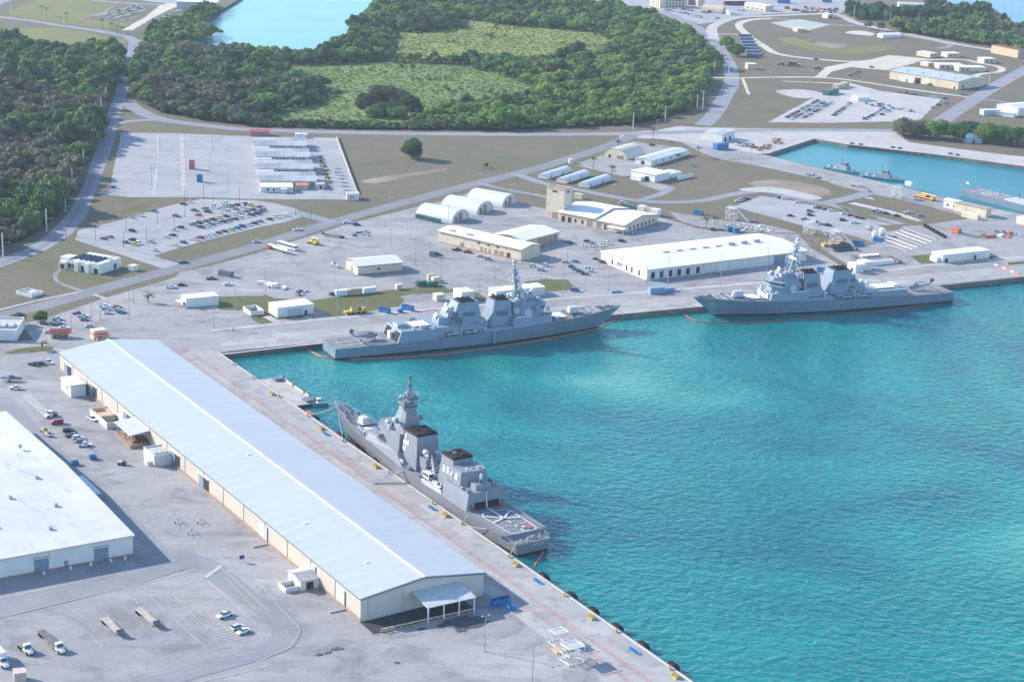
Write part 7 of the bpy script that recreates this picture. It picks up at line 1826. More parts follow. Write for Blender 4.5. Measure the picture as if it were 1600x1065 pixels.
# ================================================================ pier furniture
def on_pier(along, off, z=ZL): 
    p = QB0 + pd * along + pn * off
    return Vector((p.x, p.y, z))
PAZ = math.atan2(pd.y, pd.x)
def slab_material():
    m, nt, b = nodes('apron_slab_concrete')
    oi = nt.nodes.new('ShaderNodeObjectInfo')
    a = ramp(nt, oi.outputs['Random'], [(0.0, (.335, .33, .325)), (.5, (.375, .37, .365)), (1.0, (.415, .41, .40))])
    tc = nt.nodes.new('ShaderNodeTexCoord'); 
    n = nt.nodes.new('ShaderNodeTexNoise'); n.inputs['Scale'].default_value = .22; n.inputs['Detail'].default_value = 6; n.inputs['Roughness'].default_value = .65
    geo = nt.nodes.new('ShaderNodeNewGeometry'); nt.links.new(geo.outputs['Position'], n.inputs['Vector'])
    c = mix(nt, 1.0, a, ramp(nt, n.outputs['Fac'], [(.3, .72), (.5, .98), (.75, 1.06)]), 'MULTIPLY')
    nt.links.new(c, b.inputs['Base Color']); b.inputs['Roughness'].default_value = .85; b.inputs['Specular IOR Level'].default_value = .15
    return m
M_SLAB = slab_material()
ap = bpy.data.objects.new('pier_apron', None); link(ap); ap.location = on_pier(0, 0, ZL); ap.rotation_euler = (0, 0, PAZ); ap['kind'] = 'structure'
sw, sl, gap = 5.7, 12.4, .10
me = bpy.data.meshes.new('concrete_slab'); bb = MB().box(gap / 2, sl - gap / 2, gap / 2, sw - gap / 2, 0, .10); me.from_pydata(bb.v, [], bb.f); me.materials.append(M_SLAB)
for j in range(4):
    for i in range(33):
        o = bpy.data.objects.new('concrete_slab', me); link(o, ap); o.location = (i * sl - 8 + (2.0 if j % 2 else 0), -24.2 + j * (sw + .0) + .1, .03 + .012 * ((i * 7 + j * 3) % 5))
# far quay apron
fa = bpy.data.objects.new('quay_apron', None); link(fa); fa.location = (qa0.x, qa0.y, ZL); fa.rotation_euler = (0, 0, math.atan2(qd.y, qd.x)); fa['kind'] = 'structure'
me2 = bpy.data.meshes.new('concrete_slab'); bb = MB().box(.06, 13.94, .06, 6.94, 0, .10); me2.from_pydata(bb.v, [], bb.f); me2.materials.append(M_SLAB)
for j in range(3):
    for i in range(42):
        o = bpy.data.objects.new('concrete_slab', me2); link(o, fa); o.location = (4 + i * 14, .9 + j * 7, .03 + .012 * ((i * 5 + j * 3) % 5))
for off in (-11.3, -12.3, -16.6, -17.6):
    a, b = on_pier(-14, off), on_pier(480, off)
    strip('crane_rail', [a, b], .24, M_RED, ZL + .26, k=1, world=True)
kb = MB(); a, b = on_pier(-.5, -.45), on_pier(700, -.45); n_ = pn * .3
kb.hexa([tuple(a - n_), tuple(b - n_), tuple(b + n_), tuple(a + n_)], [tuple(v + Vector((0, 0, .32))) for v in (a - n_, b - n_, b + n_, a + n_)])
k_ = kb.build('quay_kerb', plain('kerb_concrete', (.52, .51, .50), .8, var=.15)); k_['kind'] = 'structure'
# stains on the paving keep their own shapes
M_LANE = blotch('blue_grey_asphalt', [(.26, .265, .285), (.295, .298, .315), (.32, .32, .33)], .05, [(.25, .26, .285), (.315, .315, .325)], .015, .5, fine=(.8, .12), worn=.4)
for px in ([(-60, 952), (0, 938), (120, 908), (210, 884), (270, 862), (300, 862), (352, 884), (330, 893), (300, 886), (230, 908), (120, 936), (0, 966), (-60, 980)],
           [(318, 897), (347, 884), (400, 925), (452, 960), (470, 980), (466, 1000), (440, 1020), (330, 1052), (200, 1090), (100, 1118), (20, 1118), (180, 1070), (330, 1030), (410, 1006), (424, 988), (412, 968), (360, 930)],
           [(-20, 628), (18, 622), (60, 668), (130, 735), (200, 800), (262, 858), (245, 866), (180, 812), (100, 740), (40, 682)]):
    sheet('asphalt_lane', px, M_LANE, smooth=2)
M_STAIN = plain('oil_stain', (.10, .10, .11), .8, var=.3, scale=.8)
srng = random.Random(99)
def blob(name, u, v, r, m, ax=1.0, turn=0.0, n=14):
    c = P(u, v); pts = []
    for i in range(n):
        a = 2 * math.pi * i / n; q = r * srng.uniform(.45, 1.15)
        x, y = math.cos(a) * q * ax, math.sin(a) * q
        pts.append(Vector((c.x + x * math.cos(turn) - y * math.sin(turn), c.y + x * math.sin(turn) + y * math.cos(turn), 0)))
    _layer[0] += 1
    flat(name, pts, m, ZL + .12 + .0006 * _layer[0], 3)
for (u, v, r, ax) in [(735, 968, 3.0, 3), (745, 975, 2.2, 2.5), (715, 969, 2.0, 3), (700, 975, 1.4, 3), (720, 984, 1.4, 1.5), (690, 978, 1.0, 2), (526, 1013, 1.6, 1.4), (513, 1019, .9, 1.5), (499, 1022, .9, 1.5), (620, 1035, .9, 1), (660, 982, 1.0, 2)]: blob('oil_stain', u, v, r, M_STAIN, ax, R(33))
# ---- painted lines
def line(a, b, w=.16, m=None, z=ZL + .2): strip('painted_line', [P(*a), P(*b)], w, m or M_WHITE, z, k=1, world=True)
for a, b in [((236, 931), (257, 928)), ((236, 932), (260, 957)), ((266, 961), (325, 1016)), ((325, 1016), (346, 1011)), ((270, 929), (325, 984)), ((318, 903), (327, 891)), ((316, 899), (400, 975)), ((345, 886), (420, 955)), ((341, 898), (360, 893)), ((0, 935), (200, 893)), ((20, 960), (290, 895)), ((70, 998), (75, 1005)), ((200, 1065), (400, 1018)), ((300, 1068), (420, 1040)), ((210, 935), (240, 985)), ((140, 990), (160, 1012)), ((75, 990), (95, 1012)), ((400, 905), (470, 985)), ((470, 985), (455, 1010)), ((455, 1010), (400, 1035))]: line(a, b, .18)
for i in range(11):
    p = P(320 + i * 2.5, 902.5 - i * 1.75); e = pd * 1.1
    strip('painted_line', [p - e, p + e], .55, M_WHITE, ZL + .2, k=1, world=True)
for i in range(12):
    t = i / 11; u, v = 274 + 40 * t, 926 + 30 * t
    line((u, v), (u + 38, v - 9), .16)
for i in range(7):
    t = i / 6; u, v = 330 + 30 * t, 986 + 20 * t
    line((u, v), (u + 38, v - 9), .16)
line((285, 924), (372, 998), .2, M_YELLOW); line((42, 980), (94, 1037), .2, M_YELLOW); line((352, 903), (400, 952), .2, M_YELLOW)
for i in range(3): line((34 + i * 5, 618 - i), (72 + i * 3.2, 651 - i * 2.2), .5)
line((290, 494), (340, 489), .5, M_RED); line((653, 487), (683, 483.5), .5, M_RED)
for i in range(9): line((415 + i * 4.5, 400 - i * .4), (404 + i * 4.5, 404 - i * .4), .3)
# lane lines along the left road and the diagonal road
for pts in ([(210, 80), (198, 107), (189, 146), (174, 188), (163, 232), (150, 266), (136, 302), (121, 334), (93, 367), (54, 391), (-20, 420)],):
    for dx in (-2.5, 2.5): strip('painted_line', [P(u + dx, v) for u, v in pts], .25, plain('tyre_track', (.17, .18, .215), .8), ZL + .21, world=True)
# parking bay lines in the car parks
for (u0, v0, u1, v1, n) in [(300, 355, 400, 331, 22), (240, 372, 300, 356, 12), (250, 394, 400, 353, 30), (215, 350, 330, 322, 22), (1170, 318, 1280, 330, 18), (1240, 345, 1330, 352, 14)]:
    for i in range(n):
        t = i / (n - 1); u, v = u0 + (u1 - u0) * t, v0 + (v1 - v0) * t
        p = P(u, v); e = Vector((math.cos(R(-29)), math.sin(R(-29)), 0)) * 2.6
        strip('painted_line', [p - e, p + e], .14, M_WHITE, ZL + .2, k=1, world=True)

# ---- fenders, bollards, cleats
def fender(al, k, tot, far=False):
    p = on_pier(al, 1.9, 1.15)
    r = thing('dock_fender', f'black floating dock fender against the near pier, {ORD[k]} of {tot} from the far end', 'fender', p, PAZ, 'dock fenders along the near pier')
    n = 12; b = MB(); sec = [(-2.6, .6), (-2.2, 1.25), (-1.3, 1.55), (1.3, 1.55), (2.2, 1.25), (2.6, .6)]
    vs_ = [(x, q * math.cos(2 * math.pi * i / n), q * math.sin(2 * math.pi * i / n)) for x, q in sec for i in range(n)]
    b.add(vs_, [(a * n + i, a * n + (i + 1) % n, (a + 1) * n + (i + 1) % n, (a + 1) * n + i) for a in range(5) for i in range(n)] + [tuple(range(n))[::-1], tuple(range(5 * n, 6 * n))])
    b.build('body', M_RUBBER, r, True)
    for x in (-1.2, -.4, .4, 1.2): MB().tube((x - .18, 0, 0), (x + .18, 0, 0), 1.64, n=12).build('tyre', M_TYRE, r)
    MB().tube((-1.5, -1.2, 0.6), (-1.5, -1.7, 1.9), .06, n=4).build('chain', M_STEEL, r); MB().tube((1.5, -1.2, .6), (1.5, -1.7, 1.9), .06, n=4).build('chain', M_STEEL, r)
FAL = [98, 122, 136, 155, 173, 193, 214, 279, 296.5, 309.5, 323.5, 338, 354, 370]
for i, al in enumerate(FAL): fender(al, i + 1, 'fourteen')
M_BOLL = plain('bollard_yellow', (.50, .38, .12), .6, var=.2)
def bollard(al, k, tot):
    r = thing('mooring_bollard', f'yellow mooring bollard on the near pier edge, {ORD[k]} from the far end', 'bollard', on_pier(al, -1.5, ZL + .15), PAZ, 'yellow bollards on the near pier')
    MB().tube((0, 0, 0), (0, 0, .25), .6, n=10).build('base', M_BOLL, r); MB().tube((0, 0, .25), (0, 0, .9), .3, .28, 10).build('post', M_BOLL, r); MB().tube((0, 0, .9), (.0, 0, 1.15), .48, .4, 10).build('cap', M_BOLL, r)
BAL = [20, 42, 70, 98.5, 132, 172, 207, 229, 262, 297.5, 328, 357]
for i, al in enumerate(BAL): bollard(al, i + 1, 12)
def cleats(al, k):
    r = thing('mooring_hook', f'cluster of yellow quick-release mooring hooks on the pier, {ORD[k]} from the far end', 'mooring hook', on_pier(al, -3.4, ZL + .15), PAZ, 'mooring hook clusters on the near pier')
    MB().box(-1.6, 1.6, -.8, .8, 0, .3).build('base_plate', M_BOLL, r)
    for i in range(3): MB().box(-1.3 + i * 1.05, -.75 + i * 1.05, -.4, .9, .3, 1.0).build('hook', M_BOLL, r); MB().tube((-1.0 + i * 1.05, .8, .75), (-1.0 + i * 1.05, 1.3, .85), .16, n=6).build('hook_arm', M_RUST, r)
for i, al in enumerate((66, 115, 164, 219.5, 269, 316, 362)): cleats(al, i + 1)
M_HOSE = plain('blue_hose', (.05, .24, .55), .5, var=.1)
def hose(al, off, k, w):
    r = thing('hose_coil', 'coiled blue hose on the near pier, ' + w, 'hose', on_pier(al, off, ZL + .18), PAZ, 'blue hose heaps on the pier')
    for q in range(3):
        b = MB(); cx = (q - 1) * 1.3; pts = [(cx + math.cos(a * .5) * (1.0 + .12 * (a % 5)), math.sin(a * .5) * .7, .12 + .02 * a) for a in range(20)]
        b.path(pts, .12, 5).build('coil', M_HOSE, r)
for i, (al, off, w) in enumerate(((121.5, -4.2, 'beside the bow of the dark grey ship'), (211, -4.0, 'beside the hangar of the dark grey ship'), (284, -3.6, 'just past the stern of the dark grey ship'), (342, -4.4, 'nearest the bottom edge'))): hose(al, off, i, w)
# gangway
a, b = P(583, 755, ZL + .2), P(637, 731, 7.2)
d = b - a; L_ = d.length; gw = thing('gangway', 'long pale gangway slanting from the pier up to the dark grey ship', 'gangway', a, math.atan2(d.y, d.x))
sl_ = d.z / Vector((d.x, d.y)).length; LL = Vector((d.x, d.y)).length
MB().hexa([(0, -.6, 0), (LL, -.6, d.z), (LL, .6, d.z), (0, .6, 0)], [(0, -.6, .15), (LL, -.6, d.z + .15), (LL, .6, d.z + .15), (0, .6, .15)]).build('walkway', M_STEEL, gw)
for s in (-1, 1):
    b_ = MB()
    for h in (.6, 1.1): b_.tube((0, s * .7, h), (LL, s * .7, d.z + h), .06, n=4)
    for i in range(15): b_.tube((LL * i / 14, s * .7, d.z * i / 14), (LL * i / 14, s * .7, d.z * i / 14 + 1.1), .05, n=4)
    b_.build('handrail', M_WSTEEL, gw)
def brow(label, a, b):
    d = b - a; LL = Vector((d.x, d.y)).length; g = thing('gangway', label, 'gangway', a, math.atan2(d.y, d.x))
    MB().hexa([(0, -.6, 0), (LL, -.6, d.z), (LL, .6, d.z), (0, .6, 0)], [(0, -.6, .15), (LL, -.6, d.z + .15), (LL, .6, d.z + .15), (0, .6, .15)]).build('walkway', M_WSTEEL, g)
    for s in (-1, 1): MB().tube((0, s * .6, 1.0), (LL, s * .6, d.z + 1.0), .06, n=4).build('handrail', M_WSTEEL, g)
qn = Vector((-qd.y, qd.x, 0))
for S_, sd, w in ((A_, 1, 'middle'), (B_, -1, 'right')): brow(f'white gangway from the quay to the {w} destroyer amidships', S_.w(84, sd * 20, ZL + .15), S_.w(80, sd * 9.0, 7.2))
# mooring lines
def rope(label, a, b, sag=.8):
    m = MB(); pts = [a.lerp(b, t / 8) - Vector((0, 0, sag * 4 * (t / 8) * (1 - t / 8))) for t in range(9)]
    o = pts[0].copy()
    m.path([p - o for p in pts], .11, 5)
    tag(m.build('mooring_line', M_ROPE, loc=o), label, 'rope', 'mooring lines')
rope('mooring line from the dark grey bow to the second pier bollard', C_.w(146, 1.4, 10.6), on_pier(98.5, -1.5, 3.4))
rope('mooring line from the dark grey foredeck to a pier bollard by the hose', C_.w(140, 3.6, 9.6), on_pier(132, -1.5, 3.4))
rope('mooring line from the dark grey quarterdeck to the bollard beside it', C_.w(30, 8.6, 6.6), on_pier(229, -1.5, 3.4))
rope('short white mooring line from the dark grey stern to the pier', C_.w(1.5, 6.0, 5.2), on_pier(262, -1.5, 3.4), .4)
rope('slack mooring line along the hull aft of the dark grey hangar', C_.w(14, 8.0, 6.4), on_pier(229, -1.4, 3.4), 1.2)
for S_, sd, w in ((A_, 1, 'middle'), (B_, -1, 'right')):
    for x, dx, t in ((147, 10, 'bow'), (120, -12, 'foredeck'), (20, 12, 'after deck'), (3, -8, 'stern')): rope(f'mooring line from the {w} destroyer {t} to the quay', S_.w(x, sd * lerp_tab(DK_B, x / 155), lerp_tab(DZ_B, x / 155) + .3), S_.w(x + dx, sd * 14.5, 3.2), .7)
# floating orange booms
def boom(label, px, m=None):
    pts = smooth_loop([P(*p, .12) for p in px], False, 6); o = pts[0].copy()
    b = MB().path([p - o for p in pts], .3, 6)
    tag(b.build('floating_boom', m or M_ORANGE, loc=o), label, 'boom')
boom('orange floating boom around the middle destroyer', [(479, 545), (492, 552), (505, 557.5), (525, 560), (560, 560), (640, 557), (740, 547), (840, 532), (930, 514), (945, 507), (958, 501), (966, 496)])
boom('dull red floating boom around the right destroyer', [(1070, 491), (1078, 497), (1092, 502), (1130, 504), (1230, 500), (1330, 491), (1420, 480), (1472, 470), (1482, 464)], plain('faded_boom', (.32, .12, .10), .7))
boom('short orange boom trailing from the dark grey stern to the pier', [(850, 857), (845, 868), (838, 878), (834, 886)])
# barge and tug in the corner
pb = P(392, 577, 0); pe = P(452, 612, 0); d = pe - pb; az = PAZ
bg = thing('work_barge', 'flat grey work barge moored at the inner pier corner', 'barge', on_pier(62, 6.6, 0), az)
MB().hexa([(-20, -4.6, -1), (17.5, -4.6, -1), (17.5, 4.6, -1), (-20, 4.6, -1)], [(-21, -5, 1.3), (19, -5, 1.3), (19, 5, 1.3), (-21, 5, 1.3)]).build('hull', plain('barge_black', (.06, .06, .065), .7), bg)
MB().box(-20.6, 18.6, -4.7, 4.7, 1.3, 1.45).build('deck', plain('barge_deck', (.42, .40, .38), .85, var=.2, scale=.3), bg)
MB().box(-20.8, 10, 4.7, 5.0, 1.3, 2.3).build('bulwark', plain('barge_cream', (.55, .52, .45), .7), bg)
for x in (-17, -6, 5, 15): MB().box(x, x + .6, 4.4, 5.1, 1.3, 3.0).build('post', M_TRIM_DARK, bg)
MB().box(12.5, 17.0, .5, 4.4, 1.45, 2.4).build('hatch', M_TRIM_DARK, bg); MB().box(-19, -15, .5, 4.2, 1.45, 2.6).build('hatch', M_TRIM_DARK, bg)
for i in range(6): MB().tube((-16 + i * 5.5, -5.2, .6), (-14.5 + i * 5.5, -5.2, .6), .55, n=8).build('side_fender', M_RUBBER, bg)
def small_boat(label, p, az, L, m, cab=True, name='tug_boat', cat='boat'):
    r = thing(name, label, cat, (p.x, p.y, 0), az)
    n = 8; hw = L * .16; b = MB()
    pr = [(L * (i / n - .5), hw * (1 - max(0, (i / n - .5) / .5) ** 2)) for i in range(n + 1)]
    zt = [1.2 + .7 * (i / n) ** 2 for i in range(n + 1)]
    vs_ = [(x, -w, z) for (x, w), z in zip(pr, zt)] + [(x, w, z) for (x, w), z in zip(pr, zt)] + [(x, -w * .8, -.5) for x, w in pr] + [(x, w * .8, -.5) for x, w in pr]
    q = n + 1
    b.add(vs_, [(2 * q + i, 2 * q + i + 1, i + 1, i) for i in range(n)] + [(q + i, q + i + 1, 3 * q + i + 1, 3 * q + i) for i in range(n)] + [(i, i + 1, q + i + 1, q + i) for i in range(n)] + [(0, q, 3 * q, 2 * q)])
    b.build('hull', m, r)
    if cab:
        MB().box(-L * .08, L * .16, -hw * .6, hw * .6, 1.3, 3.4).build('wheelhouse', car_paint('white'), r); MB().box(-L * .09, L * .17, -hw * .61, hw * .61, 2.4, 3.0).build('wheelhouse_windows', M_GLASS, r); MB().box(-L * .1, L * .18, -hw * .65, hw * .65, 3.4, 3.55).build('wheelhouse_roof', M_WSTEEL, r)
        MB().tube((0, 0, 3.5), (0, 0, 5.6), .08, n=5).build('mast', M_STEEL, r)
    return r
small_boat('small dark tug boat alongside the grey work barge', on_pier(81, 12.2, 0), az + R(-90), 7.5, plain('tug_blue_grey', (.16, .20, .26), .5))
rb_ = thing('work_float', 'small red and white work float tied to the pier past the barge', 'float', on_pier(92, 2.0, 0), PAZ)
MB().box(-3.4, 3.0, -.7, 1.6, -.3, .9).build('hull', M_WSTEEL, rb_); MB().box(-3.0, 2.0, -.3, 1.4, .9, 1.8).build('deck_box', plain('float_red', (.55, .12, .08), .6), rb_)
# ---- basin craft
sq = lambda u, v: P(u, v, 0)
def patrol(label, a, b):
    A, B = sq(*a), sq(*b); d = B - A; L = d.length
    r = small_boat(label, (A + B) / 2, math.atan2(d.y, d.x), L, M_HULL, False, 'patrol_boat')
    MB().box(-L * .2, L * .15, -2.2, 2.2, 1.4, 4.2).build('deckhouse', M_SUPER, r); MB().box(-L * .05, L * .1, -1.8, 1.8, 4.2, 6.4).build('bridge', M_SUPER, r); MB().box(-L * .06, L * .11, -1.85, 1.85, 5.2, 5.9).build('bridge_windows', M_GLASS, r)
    MB().tube((-L * .05, 0, 6.3), (-L * .08, 0, 11), .25, .1, 6).tube((-L * .06, -2, 8.4), (-L * .06, 2, 8.4), .1, n=5).build('mast', M_SUPER, r)
    MB().tube((L * .3, 0, 1.6), (L * .3, 0, 3.0), .8, n=8).tube((L * .3, 0, 2.5), (L * .42, 0, 2.9), .12, n=5).build('deck_gun', M_SUPER, r)
    for i in range(6): MB().box(-L * .45 + i * 1.9, -L * .45 + i * 1.9 + 1.0, -1.6 + (i % 3), -.8 + (i % 3), 1.3, 2.4).build('deck_locker', (M_WSTEEL, M_VENT, M_TRIM_BROWN)[i % 3], r)
patrol('grey patrol boat moored at the basin quay, the farther one', (1293, 262), (1343, 273)); patrol('grey patrol boat moored at the basin quay, the nearer one', (1351, 275), (1413, 285))
lv = thing('landing_vessel', 'grey vessel with circled flight deck cut off by the right edge', 'ship', sq(1560, 316), azim((1500, 300), (1600, 326)))
MB().hexa([(-26, -8, -1), (60, -8, -1), (60, 8, -1), (-26, 8, -1)], [(-27, -9, 4.2), (60, -9, 4.2), (60, 9, 4.2), (-27, 9, 4.2)]).build('hull', M_HULL, lv)
MB().box(-26.8, 60, -8.8, 8.8, 4.2, 4.3).build('deck', M_DECK, lv)
ringm = MB()
for i in range(24):
    a0, a1 = 2 * math.pi * i / 24, 2 * math.pi * (i + 1) / 24
    ringm.add([(-8 + math.cos(a) * q, math.sin(a) * q, 4.34) for a, q in ((a0, 4.6), (a1, 4.6), (a1, 5.4), (a0, 5.4))], [(0, 1, 2, 3)])
for (x0, x1, y0, y1) in ((-19, 3, 6.6, 7.0), (-19, 3, -7.0, -6.6), (-19.2, -18.6, -7, 7), (2.6, 3.2, -7, 7), (-10, -9.3, -2.2, 2.2), (-6.6, -5.9, -2.2, 2.2), (-9.3, -6.6, -.35, .35)): ringm.add([(x0, y0, 4.345), (x1, y0, 4.345), (x1, y1, 4.345), (x0, y1, 4.345)], [(0, 1, 2, 3)])
ringm.build('flight_deck_marking', M_WPAINT, lv)
MB().box(10, 34, -6, 6, 4.3, 5.2).build('cargo_hatch', M_LGREY, lv); MB().tube((14, 4, 4.3), (14, 4, 9), .4, n=7).tube((14, 4, 8.6), (22, 1, 10.5), .3, n=6).build('deck_crane', M_VENT, lv); MB().tube((-26, 0, 4.2), (-28, 0, 8), .08, n=5).build('ensign_staff', M_STEEL, lv)
MB().add([(-27.6, 0, 7.0), (-30.6, .8, 6.6), (-30.6, .8, 8.2), (-28, 0, 8.2)], [(0, 1, 2, 3)]).build('ensign', plain('ensign_cloth', (.72, .60, .62), .8), lv)
for i, (u, v) in enumerate(((1330, 230), (1344, 231.5), (1394, 236), (1405, 237.5), (1484, 246), (1495, 248))):
    r = thing('basin_fender', f'dark timber fender pile on the far basin wall, {ORD[i + 1]} from the left', 'fender', P(u, v, 0), R(-20), 'fender piles on the basin wall')
    MB().tube((0, 0, -1.5), (0, 0, 3.2), 1.2, 1.1, 8).build('pile', M_RUBBER, r); MB().box(-1.6, 1.6, 1.0, 2.0, 2.0, 3.4).build('bracket', M_TRIM_DARK, r)
# ================================================================ poles
M_POLE = plain('pole_grey', (.36, .36, .37), .6, var=.1)
M_CONPOLE = plain('concrete_pole', (.50, .51, .52), .8, var=.1)
def light_pole(u, v, h, label, group, heads=2, dark=False):
    r = thing('light_pole', label, 'light pole', P(u, v), R(30), group)
    m = M_TRIM_DARK if dark else M_POLE
    MB().tube((0, 0, 0), (0, 0, h), .17, .11, 7).build('pole', m, r)
    for k in range(heads):
        s = -1 if k % 2 else 1
        MB().tube((0, 0, h - .1), (s * 1.1, 0, h + .15), .06, n=4).box(s * 1.1 - .35, s * 1.1 + .35, -.2, .2, h + .1, h + .28).build('lamp_head', M_LGREY, r)
    MB().tube((0, 0, 0), (0, 0, .5), .32, .28, 8).build('base', M_CONCW, r)
def pole_set(lst, where, group, h=11, dark=False):
    lst = sorted(lst); n = len(lst)
    for i, q in enumerate(lst):
        hh = q[2] if len(q) > 2 else h
        light_pole(q[0], q[1], hh, f'{ORD[i + 1]} light pole from the left {where}' if n > 1 else f'light pole {where}', group, dark=dark)
pole_set([(250, 230, 12), (244, 260, 13), (237, 291, 13), (328, 270, 13), (332, 232, 12), (356, 297, 12)], 'in the barracks lot', 'poles in the barracks lot')
pole_set([(149, 376, 9), (197, 362, 9), (193, 387, 9), (229, 378, 9), (246, 349, 9), (289, 339, 9), (272, 361, 9), (333, 326, 9), (103, 375, 10), (318, 308, 9), (374, 317, 9), (288, 314, 9), (462, 338, 9), (486, 343, 9), (242, 393, 8), (178, 334, 8)], 'around the car park below the barracks', 'poles of the car park below the barracks', dark=True)
pole_set([(78, 520, 12), (143, 503, 12), (157, 500, 12), (112, 521, 10), (209, 474, 12), (232, 473, 12), (202, 499, 14)], 'in the small shelter car park', 'poles of the shelter car park')
pole_set([(334, 512, 16), (367, 484, 14), (415, 463, 13), (527, 497, 18), (523, 456, 12), (610, 390, 12), (649, 414, 12), (652, 462, 14), (689, 446, 12), (610, 337, 11), (700, 352, 12), (749, 463, 12)], 'in the yards behind the middle destroyer', 'poles in the central yards')
pole_set([(861, 428, 10), (845, 445, 10), (886, 408, 12), (879, 465, 18), (914, 455, 13), (935, 438, 12), (951, 455, 12), (988, 374, 12), (1043, 452, 18), (1067, 372, 10), (1125, 443, 16), (1010, 445, 10)], 'around the long white warehouse', 'poles around the white warehouse')
pole_set([(1273, 407, 12), (1353, 416, 14), (1415, 420, 18), (1359, 402, 12), (1521, 407, 16), (1197, 437, 18), (1262, 404, 12)], 'behind the right destroyer', 'poles behind the right destroyer')
pole_set([(757, 1017, 11.8), (831, 1076, 13)], 'on the near pier apron', 'poles on the near pier')
pole_set([(799, 315, 11), (958, 315, 11), (1025, 314, 9), (860, 287, 11), (695, 312, 9), (750, 293, 9)], 'along the loop road past the tower', 'poles along the loop road')
pole_set([(1026, 212, 12), (1172, 258, 18), (1276, 279, 18), (1381, 308, 20), (1489, 331, 20), (1157, 239, 9)], 'along the basin road', 'poles along the basin road')
pole_set([(1201, 137, 14), (1219, 126, 13), (1267, 132, 12), (1238, 170, 14), (1174, 147, 12), (1320, 127, 12), (1400, 142, 14), (1465, 148, 16), (1436, 188, 12), (1493, 160, 12), (1524, 170, 12), (1130, 208, 9), (1411, 185, 10)], 'about the far right car lot', 'poles about the far right lot')
# concrete power poles along the left road, and others
def power_pole(u, v, h, label, group, arms=0, lamp=True):
    r = thing('power_pole', label, 'power pole', P(u, v), R(10), group)
    MB().tube((0, 0, 0), (0, 0, h), .42, .36, 6).build('pole', M_CONPOLE, r)
    for k in range(arms): MB().box(-1.7, 1.7, -.12, .12, h - 1.2 - k * 1.8, h - .95 - k * 1.8).build('crossarm', M_TRIM_DARK, r)
    for k in range(arms):
        for x in (-1.4, 0, 1.4): MB().tube((x, 0, h - .95 - k * 1.8), (x, 0, h - .6 - k * 1.8), .1, n=5).build('insulator', M_LGREY, r)
    if lamp: MB().tube((0, 0, h * .6), (3.2, 0, h * .62), .06, n=4).box(3.0, 3.8, -.2, .2, h * .615, h * .635).build('street_lamp_arm', M_LGREY, r)
LPOLES = [(5, 402), (73, 363), (102, 331), (113, 297), (131, 265.5), (144, 232.5), (150, 200), (158.5, 181), (166, 162), (172, 142), (180.5, 114), (188, 92)]
for i, (u, v) in enumerate(LPOLES): power_pole(u, v, 13.5, f'white concrete power pole by the left road, {ORD[i + 1]} counted from nearest', 'power poles along the left road')
XP = [(989, 202, 13), (1039, 191, 13), (1089, 172, 13), (1098, 172, 16), (1066, 112, 12), (1116, 117, 14), (1138, 120, 13), (195, 77, 18), (166, 52, 18), (100, 42, 18), (18, 27, 18), (1334, 30, 16), (1390, 42, 16), (1545, 138, 16)]
for i, (u, v, h) in enumerate(sorted(XP)): power_pole(u, v, h, f'tall power pole with crossarms in the background, {ORD[i + 1]} from the left', 'background power poles', 2, False)

# ================================================================ individual trees
def tree(name, label, u, v, R_, H, leaf, n=8, per=30, size=.5, seed=1, th=.5, cat='tree', group=None, lo=.42):
    rg = random.Random(seed); lb = crown_lobes(rg, R_, H, n, lo)
    r = thing(name, label, cat, P(u, v), rg.uniform(0, 6), group)
    trunk_mb(rg, H, max(.25, H * .035), lb, th).build('trunk', M_BARK, r)
    b = core(leaf_cloud(rg, lb, per, size, .5), lb, .7)
    b.build('crown', leaf, r)
    return r
tree('lone_tree', 'dark round lone tree on the dry grass right of the barracks', 643, 248, 8.2, 15.5, M_LEAF_DARK, 15, 28, .55, 5, lo=.24)
tree('shrub', 'small dark shrub on the dry grass field', 760, 262, 1.8, 3.5, M_LEAF_DARK, 5, 60, .35, 6, cat='shrub')
tree('roadside_tree', 'bright green tree beside the dark tents, upper one', 1135, 76, 9, 13, M_LEAF_BRIGHT, 10, 22, .7, 7)
tree('roadside_tree', 'darker green tree beside the dark tents, lower one', 1150, 88, 9.5, 12, M_LEAF, 10, 22, .7, 8)
tree('marsh_bush', 'lone dark bush in the bright upper clearing', 902, 82, 9, 11, M_LEAF_PINE, 13, 22, .7, 9, cat='bush', lo=.2)
for i, (u, v, R_, H) in enumerate(((572, 170, 9, 13), (590, 164, 10, 17), (607, 165, 10, 18), (626, 168, 11, 15), (604, 181, 10, 10), (642, 173, 9, 13), (585, 183, 9, 8), (620, 184, 9, 8))):
    tree('ironwood_tree', ('leftmost tall', 'second tall', 'tallest', 'right-hand tall', 'front centre low', 'rightmost low', 'front left low', 'front right low')[i] + ' dark tree of the clump in the lower clearing', u, v, R_, H, M_LEAF_PINE if i < 6 else M_LEAF, 14, 26, .6, 20 + i, group='dark clump in the lower clearing', lo=.2)
for i, (u, v, R_, H, m) in enumerate(((1412, 213, 13, 13, M_LEAF_GREY), (1440, 214, 11, 12, M_LEAF_GREY), (1466, 217, 13, 14, M_LEAF), (1492, 219, 11, 12, M_LEAF), (1515, 217, 12, 13, M_LEAF_DARK), (1540, 222, 13, 14, M_LEAF_BRIGHT), (1565, 224, 12, 13, M_LEAF), (1588, 228, 12, 13, M_LEAF_DARK), (1610, 231, 12, 13, M_LEAF))):
    tree('rain_tree', f'broad spreading tree beyond the basin, {ORD[i + 1]} from the left', u, v, R_, H, m, 12, 9, .75, 40 + i, .6, group='spreading trees beyond the basin')
